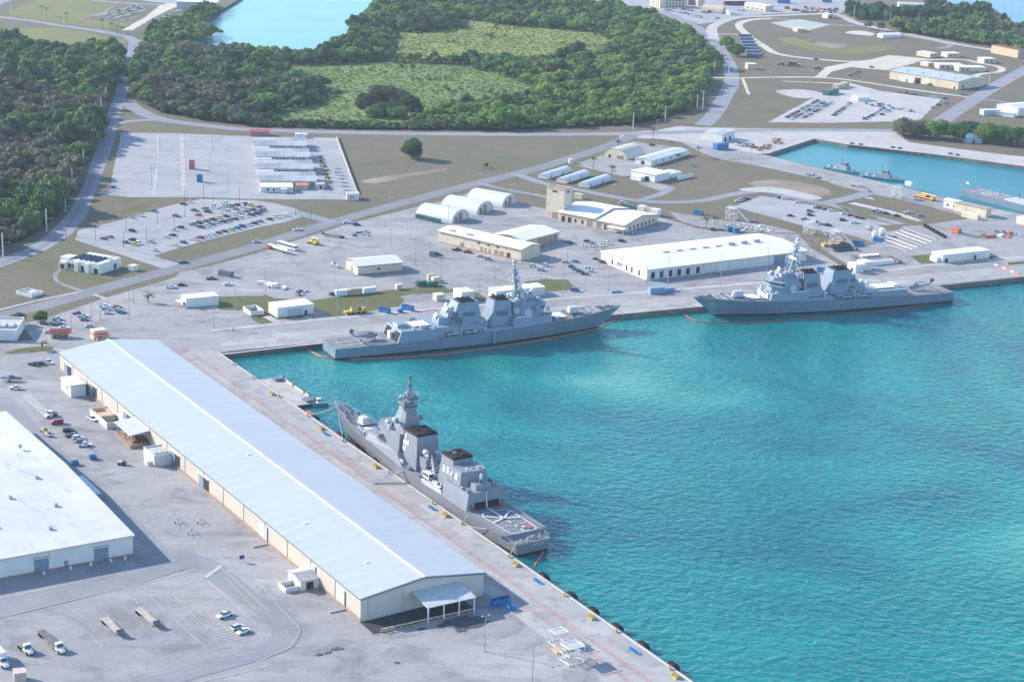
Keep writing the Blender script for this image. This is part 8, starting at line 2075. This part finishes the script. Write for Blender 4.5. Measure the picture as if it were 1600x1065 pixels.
for i, (u, v, R_, H) in enumerate(((1330, 25, 10, 20), (1372, 27, 10, 22), (1390, 36, 9, 18), (1452, 20, 9, 22), (1468, 15, 9, 24), (1445, 38, 8, 16))): tree('shore_tree', f'tall shore tree at the top right, {ORD[i + 1]} from the left', (1330, 1372, 1390, 1445, 1452, 1468)[i], (25, 27, 36, 38, 20, 15)[i], R_, H, (M_LEAF_DARK, M_LEAF_PINE, M_LEAF)[i % 3], 8, 18, .8, 60 + i, group='tall shore trees')
tree('car_park_tree', 'round green tree at the corner of the small car park', 27, 508, 4.2, 6.0, M_LEAF, 8, 40, .4, 70); tree('car_park_tree', 'green tree overhanging the grey car in the small car park', 64, 503, 4.0, 5.6, M_LEAF, 8, 40, .4, 71)
tree('red_crowned_tree', 'tree with a dull reddish crown inside the main wood', 323, 108, 8, 12, M_REDLEAF, 8, 22, .6, 72)
def palm(label, u, v, h, seed, group, name='palm_tree'):
    rg = random.Random(seed); r = thing(name, label, 'palm', P(u, v), rg.uniform(0, 6), group)
    b = MB(); b.tube((0, 0, 0), (.2, .1, h * .5), .22, .17, 6).tube((.2, .1, h * .5), (.1, .3, h), .17, .13, 6); b.build('trunk', M_BARK, r)
    for k in range(14):
        a = 6.283 * k / 14 + rg.uniform(-.2, .2); up = rg.uniform(-.1, .9); L = rg.uniform(2.8, 3.8); f = MB(); prev = None
        for j in range(6):
            t = j / 5; x = math.cos(a) * L * t; y = math.sin(a) * L * t; z = h + up * L * t * .7 - 1.5 * t * t
            w = .6 * (1 - abs(t - .4) * 1.3); q = Vector((-math.sin(a), math.cos(a), 0)) * max(.05, w)
            cur = (Vector((x + .1, y + .3, z)) - q, Vector((x + .1, y + .3, z + .12)), Vector((x + .1, y + .3, z)) + q)
            if prev: f.add([prev[0], prev[1], cur[1], cur[0]], [(0, 1, 2, 3)]); f.add([prev[1], prev[2], cur[2], cur[1]], [(0, 1, 2, 3)])
            prev = cur
        f.build('frond', M_LEAF_PALM, r)
for i, (u, v) in enumerate(((501, 261), (503, 266), (505, 271), (507, 276), (509, 282), (511, 288), (513, 294), (516, 301))): palm(f'coconut palm in the row beside the barracks, {ORD[i + 1]} from the rear', u, v, 7, 80 + i, 'palm row beside the barracks')
for i, (u, v, h, w) in enumerate(((1103, 356, 5.5, 'beside the blue truck, left of two'), (1117, 352, 5, 'beside the blue truck, right of two'), (1020, 219, 8, 'by the road junction'), (1058, 257, 7, 'at the end of the long white shed'), (1090, 246, 7, 'alone on the grass by the basin road'), (927, 264, 7, 'on the edge of the arched hut pad, left one'), (956, 273, 6, 'on the edge of the arched hut pad, right one'), (966, 233, 6, 'left of the cream arched hut'),
        (66, 547, 3.5, 'on the grass island near the long warehouse'), (65, 25, 10, 'in the group of two at top left, left one'), (72, 26, 9, 'in the group of two at top left, right one'), (104, 33, 8, 'beside the top left road, alone'), (160, 44, 9, 'beside the top left car lot'), (175, 51, 9, 'near the coral road, left of three'), (183, 53, 8, 'near the coral road, middle of three'), (190, 57, 9, 'near the coral road, right of three'), (232, 473, 4, 'beside the pole near the low white shed'), (124, 246, 9, 'sticking up from the left wood'))):
    palm('palm tree ' + w, u, v, h, 100 + i, 'scattered palms')

# ================================================================ containers, skips, stores
M_BLUEBIN = plain('skip_blue', (.03, .18, .42), .5, var=.15); M_GREENBIN = plain('bin_green', (.06, .17, .14), .6, var=.15)
def container(label, u, v, L, W, h, az, m, name='container', cat='container', group=None, ribs=True):
    r = thing(name, label, cat, P(u, v), R(az), group)
    MB().box(-L / 2, L / 2, -W / 2, W / 2, .12, h).build('body', m, r)
    for x in (-L / 2, L / 2 - .15): MB().box(x - .02, x + .17, -W / 2 - .04, W / 2 + .04, .0, h + .05).build('end_frame', m, r)
    MB().box(-L / 2 - .06, -L / 2, -W * .42, -.03, .25, h - .15).build('door', m, r); MB().box(-L / 2 - .06, -L / 2, .03, W * .42, .25, h - .15).build('door', m, r)
    return r
def skip(label, u, v, L, W, h, az, m=None, group=None):
    m = m or M_BLUEBIN
    r = thing('waste_skip', label, 'skip', P(u, v), R(az), group)
    for k, (x0, x1, y0, y1) in enumerate(((-L / 2, L / 2, -W / 2, -W / 2 + .15), (-L / 2, L / 2, W / 2 - .15, W / 2), (-L / 2, -L / 2 + .15, -W / 2 + .15, W / 2 - .15), (L / 2 - .15, L / 2, -W / 2 + .15, W / 2 - .15))): MB().box(x0, x1, y0, y1, .2, h).build('side', m, r)
    MB().box(-L / 2 + .15, L / 2 - .15, -W / 2 + .15, W / 2 - .15, .2, .7).build('floor', M_TRIM_DARK, r)
    MB().box(-L / 2 + .4, L / 2 - .4, -W / 2 + .3, W / 2 - .3, 0, .2).build('skid', m, r)
    for x in (-L * .25, L * .25): MB().box(x - .06, x + .06, -W / 2 - .1, W / 2 + .1, .3, h - .1).build('rib', m, r)
    return r
for u, v, L, t in ((782, 944, 6.5, 'large open blue skip near the end of the long warehouse'), (798, 952, 2.2, 'small blue skip beside the large one at the warehouse end'), (145, 717, 2.6, 'blue skip in the alley between the lower warehouses, farther one'), (117, 726, 2.6, 'blue skip in the alley between the lower warehouses, nearer one'),
        (601, 488, 6.0, 'tall blue skip on the quay left of two others'), (625, 488, 2.4, 'small square blue skip on the quay'), (637, 484, 6.5, 'blue skip full of scrap on the quay'), (1091, 335, 6, 'blue skip on the grass beside the tower loop road'), (1140, 361, 4.5, 'tall blue skip behind the white warehouse roof, left one'), (1150, 363, 4, 'blue skip behind the white warehouse roof, right one'), (1341, 383, 6.5, 'blue skip in the stores yard at right'), (1373, 378, 7, 'bright blue skip below the two white domes'), (1285, 425, 6, 'blue skip behind the right destroyer, left one'), (1291, 429, 4, 'blue skip behind the right destroyer, right one')):
    skip(t, u, v, L, 2.3 if L > 3 else 2.0, 2.4 if L > 3 else 1.6, -32 if v < 700 and L > 5 else 32, None, 'blue skips')
C_W, C_T = car_paint('white'), M_WALL_TAN
for u, v, L, W, h, az, m, t in ((533, 461, 6.5, 2.6, 2.9, 28, C_W, 'white container in the row of three by the verge, left one'), (555, 459.5, 7.0, 2.8, 3.2, 28, C_T, 'tan container between the two white ones by the verge'), (577, 457, 6.5, 2.6, 2.9, 28, C_W, 'white container in the row of three by the verge, right one'), (623, 451.5, 3.2, 2.6, 2.6, 28, M_WALL_BEIGE, 'small cream container alone by the verge'), (518, 461, 2.4, 2, 1.6, 28, M_GREENBIN, 'green bin at the left end of the container row'),
        (673, 437, 4, 3, 3.2, 32, plain('pale_olive', (.42, .43, .28), .7), 'pale olive box behind the green bins'), (680, 441, 3.5, 3, 3.0, 32, M_WALL_BEIGE, 'cream box behind the green bins'), (657, 446, 6, 2.6, 2.6, 28, M_GREENBIN, 'green container with white lid, left end of its row'), (671, 447, 3, 2.4, 2.4, 28, M_GREENBIN, 'green bin in the middle of the row by the rubble'), (679, 446, 3, 2.4, 2.4, 28, M_GREENBIN, 'green bin at the right of the row by the rubble'),
        (904, 310, 6, 3, 3.2, -30, M_WALL_BEIGE, 'cream container behind the tower'), (1003, 331, 5, 4, 4, -30, C_W, 'white container in the row behind the low hall, left'), (1013, 334, 4.5, 4, 4, -30, M_WALL_TAN, 'tan container in the row behind the low hall'), (1024, 337, 5.5, 4.5, 4.4, -30, C_W, 'white container in the row behind the low hall, right'), (983, 326, 7, 2.6, 2.6, -30, M_GREENBIN, 'green container at the left end of the row behind the low hall'), (993, 329, 5, 2.6, 2.6, -30, M_GREENBIN, 'second green container in the row behind the low hall'),
        (676, 401, 3, 2.4, 3, -30, M_GREENBIN, 'green box beside the black estate car at the station'), (300, 264, 3.2, 3.2, 6.2, 0, plain('red_white_box', (.45, .16, .14), .6), 'tall red and white booth in the barracks lot'), (312, 284, 3.4, 3.0, 5.0, 0, M_BLUEBIN, 'tall blue booth with pale top in the barracks lot'), (177, 294, 3, 2.4, 1.8, 0, M_BLUEBIN, 'round-cornered blue bin at the barracks lot entrance'), (1126, 233, 12, 4.5, 4.5, 40, M_BLUEBIN, 'blue container beside the salvage yard'), (1025, 458, 8.5, 3.2, 3.4, 25, plain('canopy_blue', (.22, .36, .52), .6), 'blue grey covered load on the quay below the white warehouse'),
        (1045, 455, 6, 2.6, 2.0, 25, plain('canopy_blue', (.22, .36, .52), .6), 'low blue crate stack on the quay below the white warehouse'), (962, 457, 6, 1.6, 1.2, 25, plain('canopy_blue', (.22, .36, .52), .6), 'low dark blue pallet on the quay by the light poles'), (353, 431, 8, 3, 2.8, -28, M_VENT, 'grey mesh container on the yard left of the cream shed'), (1420, 290, 5, 2.6, 2.8, -45, C_W, 'white container on the basin quay edge'), (1224, 5, 16, 8, 5, 0, M_BLUEBIN, 'blue container at the top among the salvage'), (1292, 4, 12, 5, 4, -10, M_BLUEBIN, 'blue container at the top right of the salvage')):
    container(t, u, v, L, W, h, az, m)
r = thing('water_tank', 'cream water tank at the corner of the arched hut pad', 'tank', P(893, 255), 0); MB().tube((0, 0, 0), (0, 0, 3.0), 2.2, n=14).build('shell', M_WALL_BEIGE, r); MB().tube((0, 0, 3.0), (0, 0, 3.6), 2.25, .4, 14).build('lid', M_WALL_BEIGE, r)
for i in range(7):
    t = i / 6; container(f'green bin along the nearest arched hut, {ORD[i + 1]} from the left', 653 + 32 * t, 340.5 + 8 * t, 2.4, 2.2, 2.4, -27, M_GREENBIN, 'green_bin', 'bin', 'green bins along the arched hut')
# scaffold towers and mobile stairs
def scaffold(label, u, v, L, W, h, az, lev=2):
    r = thing('scaffold_tower', label, 'scaffold', P(u, v), R(az))
    for x in (0, L / 2, L):
        for y in (0, W): MB().tube((x, y, 0), (x, y, h + .9), .13, n=5).build('upright', M_WSTEEL, r)
    for k in range(lev + 1):
        z = .4 + (h - .4) * k / lev
        for y in (0, W): MB().tube((0, y, z), (L, y, z), .11, n=5).build('ledger', M_WSTEEL, r)
        for x in (0, L): MB().tube((x, 0, z), (x, W, z), .11, n=5).build('ledger', M_WSTEEL, r)
    for k in range(lev):
        z0 = .4 + (h - .4) * k / lev; z1 = .4 + (h - .4) * (k + 1) / lev
        for y in (0, W): MB().tube((0, y, z0), (L / 2, y, z1), .09, n=4).build('brace', M_WSTEEL, r); MB().tube((L, y, z0), (L / 2, y, z1), .09, n=4).build('brace', M_WSTEEL, r)
        for x in (0, L): MB().tube((x, 0, z0), (x, W, z1), .09, n=4).build('brace', M_WSTEEL, r)
    MB().box(0, L, 0, W, h - .1, h).build('platform', M_WALL_GREY, r)
    for y in (0, W): MB().tube((0, y, h + .9), (L, y, h + .9), .1, n=5).build('guard_rail', M_WSTEEL, r)
    return r
scaffold('white steel scaffold tower standing on the pier, nearer one', 889, 1041, 5.5, 5.5, 5.6, 32)
s_ = scaffold('white boarding tower with platform on the pier, farther one', 868, 1012, 4.5, 4.5, 4.6, 32, 1); MB().box(-2, 6, -4, -.5, .1, .7).build('base_trailer', M_WALL_TAN, s_); MB().hexa([(4.5, 0, 4.6), (10, 0, .3), (10, 1.4, .3), (4.5, 1.4, 4.6)], [(4.5, 0, 4.8), (10, 0, .5), (10, 1.4, .5), (4.5, 1.4, 4.8)]).build('stair', M_WSTEEL, s_)
for u, v, t in ((1133, 343, 'white boarding stairs tower on the grass beside the loop road'), (1254, 365, 'white boarding stairs tower behind the right destroyer mast'), (1295, 380, 'white boarding stairs tower at the edge of the stores yard'), (1392, 309, 'white boarding stairs tower on the basin quay')):
    s_ = scaffold(t, u, v, 6, 5, 7.5, -30); MB().hexa([(6, 1, 7.5), (15, 1, .3), (15, 3, .3), (6, 3, 7.5)], [(6, 1, 7.8), (15, 1, .6), (15, 3, .6), (6, 3, 7.8)]).build('stair', M_WSTEEL, s_)
# stores yard at right: cable reels, floats, rolled pipe, domes
def spread(name, label, cat, px, make, group):
    n = len(px)
    for i, (u, v) in enumerate(px):
        r = thing(name, f'{label}, {ORD[i + 1]} from the left', cat, P(u, v), R(118), group); make(r)
def reel(r):
    MB().tube((-.6, 0, 1.0), (.6, 0, 1.0), .7, n=10).build('drum', M_TRIM_DARK, r)
    for x in (-.7, .6): MB().tube((x, 0, 1.0), (x + .12, 0, 1.0), 1.05, n=12).build('flange', M_TYRE, r)
    MB().tube((-.75, 0, 1.0), (.75, 0, 1.0), .35, n=8).build('hub', M_WSTEEL, r)
def float_(r): MB().tube((-1.3, 0, .8), (1.3, 0, .8), .75, n=10).build('body', M_WSTEEL, r); MB().tube((-1.35, 0, .8), (1.35, 0, .8), .35, n=8).build('core', M_TRIM_DARK, r)
spread('cable_reel', 'black cable reel in the rear row of the stores yard', 'reel', [(1301 + i * 3.6, 388 - i * .35) for i in range(8)], reel, 'cable reels, rear row'); spread('cable_reel', 'black cable reel in the front row of the stores yard', 'reel', [(1305 + i * 3.6, 393 - i * .4) for i in range(8)], reel, 'cable reels, front row')
spread('white_float', 'white cylindrical float in the rear row of the stores yard', 'float', [(1347 + i * 4.1, 402 - i * .35) for i in range(7)], float_, 'white floats, rear row')
def panelp(r): MB().hexa([(-1.6, -2, 0), (1.6, -2, 0), (1.6, 2, 0), (-1.6, 2, 0)], [(-1.4, -1.6, 2.2), (1.0, -1.6, 2.2), (1.0, 1.6, 2.2), (-1.4, 1.6, 2.2)]).build('body', M_WSTEEL, r); MB().box(1.2, 1.7, -1.6, 1.6, .2, 1.4).build('hatch', M_WALL_GREY, r)
spread('white_pontoon', 'white wedge-shaped pontoon in the front row of the stores yard', 'pontoon', [(1362 + i * 5.6, 414 - i * .6) for i in range(6)], panelp, 'white pontoons')
spread('dark_pontoon', 'dark equipment crate at the right of the stores rows', 'crate', [(1334, 405), (1337, 408), (1392, 406), (1398, 409), (1404, 411), (1336, 391)], lambda r: MB().box(-1.6, 1.6, -1.2, 1.2, 0, 1.8).build('body', M_TRIM_DARK, r) and MB().box(-1.7, 1.7, -.3, .3, 1.8, 2.2).build('handle_bar', M_RUST, r), 'dark crates')
for i, (u, v) in enumerate(((1367, 372), (1378, 368))):
    r = thing('radar_dome', ('left', 'right')[i] + ' one of two white domes in the stores yard', 'dome', P(u, v), 0); MB().tube((0, 0, 0), (0, 0, 1.4), 2.0, n=14).build('base', M_WALL_GREY, r); MB().ball((0, 0, 2.8), 2.2, 16, 10).build('shell', car_paint('white'), r, True)
for i in range(7):
    a, b = P(1414 - i * 7.5, 358 + i * 3), P(1463 - i * 7.5, 376 + i * 3)
    o = a.copy(); m = MB().tube((0, 0, .5), tuple(b - a + Vector((0, 0, .5))), .24, n=7)
    tag(m.build('steel_pipe', M_WSTEEL if i % 3 else M_WALL_GREY, loc=o), f'long white pipe laid out in the stores yard, {ORD[i + 1]} from the rear', 'pipe', 'pipes in the stores yard')
spread('tyre_stack', 'heap of black tyres along the stores yard fence', 'tyres', [(1445 + i * 4.4, 354 + i * 2.5) for i in range(8)], lambda r: MB().tube((0, 0, 0), (0, 0, 1.7), 1.2, 1.0, 10).build('tyres', M_TYRE, r), 'tyre heaps')
r = thing('orange_winch', 'orange winch unit with long dark skids in the stores yard', 'winch', P(1494, 364), R(-45)); MB().box(-2.5, 2.5, -2, 2, .3, 3.0).build('housing', M_ORANGE, r); MB().box(2.5, 15, -1.6, -.8, .1, .7).build('skid', M_TRIM_DARK, r); MB().box(2.5, 15, .8, 1.6, .1, .7).build('skid', M_TRIM_DARK, r)
for i in range(9):
    t = i / 8; r = thing('road_barrier', f'orange and white road barrier slanting across the quay, {ORD[i + 1]} from the left', 'barrier', P(1556 + 34 * t, 415 + 14 * t), azim((1556, 415), (1590, 429)), 'orange road barriers'); MB().frus(-1.2, 1.2, .3, 0, .9, 0, 0, .15).build('body', M_ORANGE if i % 3 else M_WSTEEL, r); MB().box(-1.0, 1.0, -.32, .32, 0, .15).build('foot', M_ORANGE, r)
for i in range(8):
    t = i / 7; r = thing('road_barrier', f'yellow road barrier in the row at the right edge, {ORD[i + 1]} from the left', 'barrier', P(1577 + 30 * t, 412.5 - 2.5 * t), azim((1577, 412), (1607, 409)), 'yellow road barriers'); MB().frus(-1.6, 1.6, .4, 0, 1.1, 0, 0, .15).build('body', M_BOLL, r); MB().box(-1.4, 1.4, -.45, .45, 0, .2).build('foot', M_BOLL, r)
# salvage heaps: individual pieces of scrap
jr = random.Random(17)
def scrap(name, label, poly, n, mats, smin, smax):
    r = thing(name, label, 'scrap heap', P(*poly[0]), 0); o = P(*poly[0]); w = wpoly(poly); k = 0
    x0, x1 = min(p[0] for p in w), max(p[0] for p in w); y0, y1 = min(p[1] for p in w), max(p[1] for p in w)
    while k < n:
        x, y = jr.uniform(x0, x1), jr.uniform(y0, y1)
        if not inside(x, y, w): continue
        s = jr.uniform(smin, smax); a = jr.uniform(0, 3.1)
        b = MB().box(-s, s, -s * .5, s * .5, 0, s * jr.uniform(.4, 1.1)); q = b.build('scrap_piece', jr.choice(mats), r); q.location = (x - o.x, y - o.y, .05); q.rotation_euler = (0, 0, a); k += 1
scrap('salvage_heap', 'rusty salvage heap beside the left end of the basin', [(1175, 232), (1200, 226), (1203, 233), (1185, 237)], 16, (M_RUST, M_TRIM_BROWN), .8, 2.0); scrap('salvage_heap', 'brown salvage heap above the left end of the basin', [(1200, 218), (1215, 216), (1228, 224), (1212, 226)], 12, (M_RUST, M_TRIM_BROWN), .8, 1.8)
scrap('salvage_heap', 'grey scrap heap beside the pale grey store', [(1148, 222), (1172, 224), (1178, 231), (1150, 229)], 26, (M_TRIM_DARK, M_VENT, M_WALL_GREY, M_STEEL), .7, 2.0); scrap('salvage_heap', 'dark salvage yard along the top road', [(1228, 14), (1265, 12), (1318, 17), (1310, 21), (1255, 21)], 44, (M_TRIM_DARK, M_RUST, M_VENT, M_TRIM_BROWN), 1.2, 3.4)
scrap('salvage_heap', 'red scrap frames on the yard at the right', [(1528, 371), (1560, 362), (1595, 366), (1592, 372), (1545, 371)], 26, (M_ORANGE, M_TRIM_DARK, M_RUST, M_WSTEEL), .6, 1.8); scrap('rubble_heap', 'grey broken concrete heap behind the white warehouse', [(1120, 350), (1160, 350), (1215, 358), (1200, 363), (1140, 360)], 70, (M_CONCW, M_WALL_GREY, M_WALL_WHITE), .4, 1.2)
scrap('equipment_row', 'line of small dark equipment on the basin quay, left group', [(1258, 272), (1270, 272), (1282, 278), (1276, 280)], 14, (M_TRIM_DARK, M_VENT), .5, 1.0); scrap('equipment_row', 'line of small dark equipment on the basin quay, right group', [(1332, 291), (1345, 290), (1364, 297), (1360, 300)], 14, (M_TRIM_DARK, M_VENT), .5, 1.0); scrap('equipment_row', 'line of dark vehicles and boats across the far right lot', [(1345, 160), (1375, 163), (1435, 173), (1432, 177), (1370, 168)], 26, (M_TRIM_DARK, M_VENT, M_WALL_GREY), .8, 2.0)
scrap('wreck_parts', 'brown machine parts left of the container row', [(452, 457), (462, 451), (480, 456), (470, 463)], 14, (M_RUST, M_WALL_GREY, M_TRIM_DARK), .5, 1.4); scrap('white_pods', 'row of white shrouded pods in the yard above the white shed', [(402, 444), (412, 441), (447, 449), (444, 455), (425, 452)], 12, (M_WSTEEL, M_WALL_WHITE), 1.2, 2.4)
scrap('machine_heap', 'grey machine frames beside the diagonal road', [(549, 366), (572, 360), (578, 368), (555, 372)], 18, (M_STEEL, M_TRIM_DARK, M_WALL_GREY), .4, 1.5); scrap('timber_stack', 'stacks of tan timber at the edge of the stores yard', [(1285, 383), (1320, 377), (1322, 379), (1288, 386)], 12, (plain('stacked_timber', (.50, .36, .17), .8),), 1.0, 2.2)
# boats on trailers, gliders and odd things in the yards
def trailer_boat(label, u, v, az, L, m):
    r = thing('trailer_boat', label, 'boat', P(u, v), R(az)); b = MB(); n = 8
    pr = [(L * (i / n - .5), L * .15 * (1 - max(0, (i / n - .45) / .55) ** 2)) for i in range(n + 1)]
    b.add([(x, -w, 1.9) for x, w in pr] + [(x, w, 1.9) for x, w in pr] + [(x, 0, .9) for x, w in pr], [(i, i + 1, n + 2 + i, n + 1 + i) for i in range(n)] + [(2 * n + 2 + i, 2 * n + 3 + i, i + 1, i) for i in range(n)] + [(n + 1 + i, n + 2 + i, 2 * n + 3 + i, 2 * n + 2 + i) for i in range(n)])
    b.build('hull', m, r); MB().box(-L * .1, L * .12, -.6, .6, 1.9, 2.7).build('console', M_TRIM_DARK, r); MB().box(-L * .45, L * .5, -.1, .1, .45, .6).build('trailer_frame', M_STEEL, r)
    for s in (-1, 1): wheel_mb(-.8, s * 1.0, .36, .25).build('wheel', M_TYRE, r)
trailer_boat('white motor boat on a trailer left of the cream shed', 522, 417, -55, 7, C_W); trailer_boat('big grey inflatable boat on a trailer near the left edge', 18, 595, 2, 9, plain('boat_grey', (.16, .20, .26), .6)); trailer_boat('white boat on a trailer near the two white domes', 1361, 360, -25, 8, C_W)
for i, (u, v) in enumerate(((278, 815), (299, 832), (313, 815))):
    r = thing('boat_trailer', f'empty white V-shaped boat trailer in the alley, {ORD[i + 1]} from the left', 'trailer', P(u, v), azim((268, 800), (290, 830)), 'empty boat trailers')
    for s in (-1, 1): MB().tube((-4.5, s * .15, .7), (4.5, s * 1.3, .7), .08, n=5).build('rail', M_STEEL, r); wheel_mb(1.5, s * 1.3, .38, .28).build('wheel', M_TYRE, r)
    MB().tube((-4.3, 0, .7), (-4.3, 0, 1.6), .12, n=5).build('winch_post', M_TRIM_DARK, r); MB().tube((1.5, -1.2, .6), (1.5, 1.2, .6), .1, n=5).build('axle', M_WSTEEL, r)
r = thing('camouflaged_trucks', 'olive covered truck on the verge above the sandy road', 'truck', P(1240, 103.5), R(-10)); MB().box(-6, 7, -2, 2, 1, 2.4).build('body', car_paint('olive'), r); MB().box(-5, 3, -1.9, 1.9, 2.4, 4.6).build('cover', car_paint('olive'), r)
for x in (-4, 0, 5):
    for s in (-1, 1): wheel_mb(x, s * 1.7, .7, .5).build('wheel', M_TYRE, r)
for u, v, t, c in ((1278, 108.5, 'small olive truck right of the covered truck', 'olive'), (1221, 102, 'olive truck cab left of the covered truck', 'olive')):
    r = thing('army_truck', t, 'truck', P(u, v), R(-10)); MB().box(-4, 3, -1.5, 1.5, .9, 2.2).build('body', car_paint(c), r); MB().box(-1, 2, -1.5, 1.5, 2.2, 3.4).build('cab', car_paint(c), r)
    for x in (-2.5, 2):
        for s in (-1, 1): wheel_mb(x, s * 1.3, .6, .4).build('wheel', M_TYRE, r)
for u, v, t, m, L in ((1298, 147, 'green covered lorry at the edge of the far right lot', M_GREENBIN, 22), (1314, 137, 'tan covered lorry at the edge of the far right lot', M_WALL_TAN, 24)): container(t, u, v, L, 6, 4, 57, m, 'covered_lorry', 'lorry')
for i in range(7): container(f'dark green field tent in the column beside the sandy road, {ORD[i + 1]} from the top', 1163 + i * 2.6, 58 + i * 5, 15, 7, 3.0, 5, M_TRIM_DARK if i else M_VENT, 'field_tent', 'tent', 'dark field tents')
for u, v, t in ((1379, 60, 'white marquee beside the ball field, left one'), (1393, 59.5, 'white marquee beside the ball field, right one'), (1340, 158.5, 'white trailer pair in the far right lot')): building('white_marquee', t, 'tent', (u, v), 12, 12, 20, 3.2, 'gable', 'x', 1.8, M_WALL_WHITE, M_ROOF_CLEAN)
sg = thing('blue_sign', 'small blue sign board on posts in the lower yard', 'sign', P(378, 878), R(33)); MB().box(-.9, .9, -.06, .06, 1.2, 2.6).build('board', plain('sign_blue', (.04, .08, .32), .5), sg); MB().box(-.7, -.6, -.05, .05, 0, 1.2).build('post', M_STEEL, sg); MB().box(.6, .7, -.05, .05, 0, 1.2).build('post', M_STEEL, sg)
# person on the quay road
pr_ = thing('person', 'person in dark clothes walking along the quay road', 'person', P(364, 516), R(20))
bm = bmesh.new(); sk = bm.verts.layers.skin.verify(); js = [((0, 0, .95), .15), ((0, 0, 1.2), .17), ((0, 0, 1.45), .15), ((0, 0, 1.56), .07), ((0, 0, 1.72), .11), ((.1, .1, .5), .09), ((.2, .1, .06), .07), ((-.1, -.1, .5), .09), ((-.22, -.1, .06), .07), ((.1, .25, 1.2), .06), ((.2, .24, .95), .05), ((-.1, -.25, 1.2), .06), ((-.18, -.24, .95), .05)]
vv = [bm.verts.new(j[0]) for j in js]
for a, b in ((0, 1), (1, 2), (2, 3), (3, 4), (0, 5), (5, 6), (0, 7), (7, 8), (2, 9), (9, 10), (2, 11), (11, 12)): bm.edges.new((vv[a], vv[b]))
me = bpy.data.meshes.new('body')
for v_, j in zip(vv, js): v_[sk].radius = (j[1], j[1])
vv[0][sk].use_root = True
bm.to_mesh(me); bm.free(); po = bpy.data.objects.new('body', me); link(po, pr_); po.modifiers.new('skin', 'SKIN'); po.modifiers.new('sub', 'SUBSURF').levels = 1; me.materials.append(plain('dark_clothes', (.03, .035, .05), .8))
# ================================================================ the air over the harbour
hz = MB()
hz.box(-9500, 9500, -4000, 9500, -7.5, 262.0)
hm = bpy.data.materials.new('sea_haze')
hm.use_nodes = True
hn = hm.node_tree
hn.nodes.remove(hn.nodes['Principled BSDF'])
pv = hn.nodes.new('ShaderNodeVolumePrincipled')
pv.inputs['Color'].default_value = (0.72, 0.86, 1.0, 1)
pv.inputs['Density'].default_value = 0.00005
pv.inputs['Anisotropy'].default_value = 0.15
hn.links.new(pv.outputs[0], hn.nodes['Material Output'].inputs['Volume'])
hazeo = hz.build('haze', hm)
tag(hazeo, 'thin pale sea haze over the whole harbour', None, None, 'stuff')
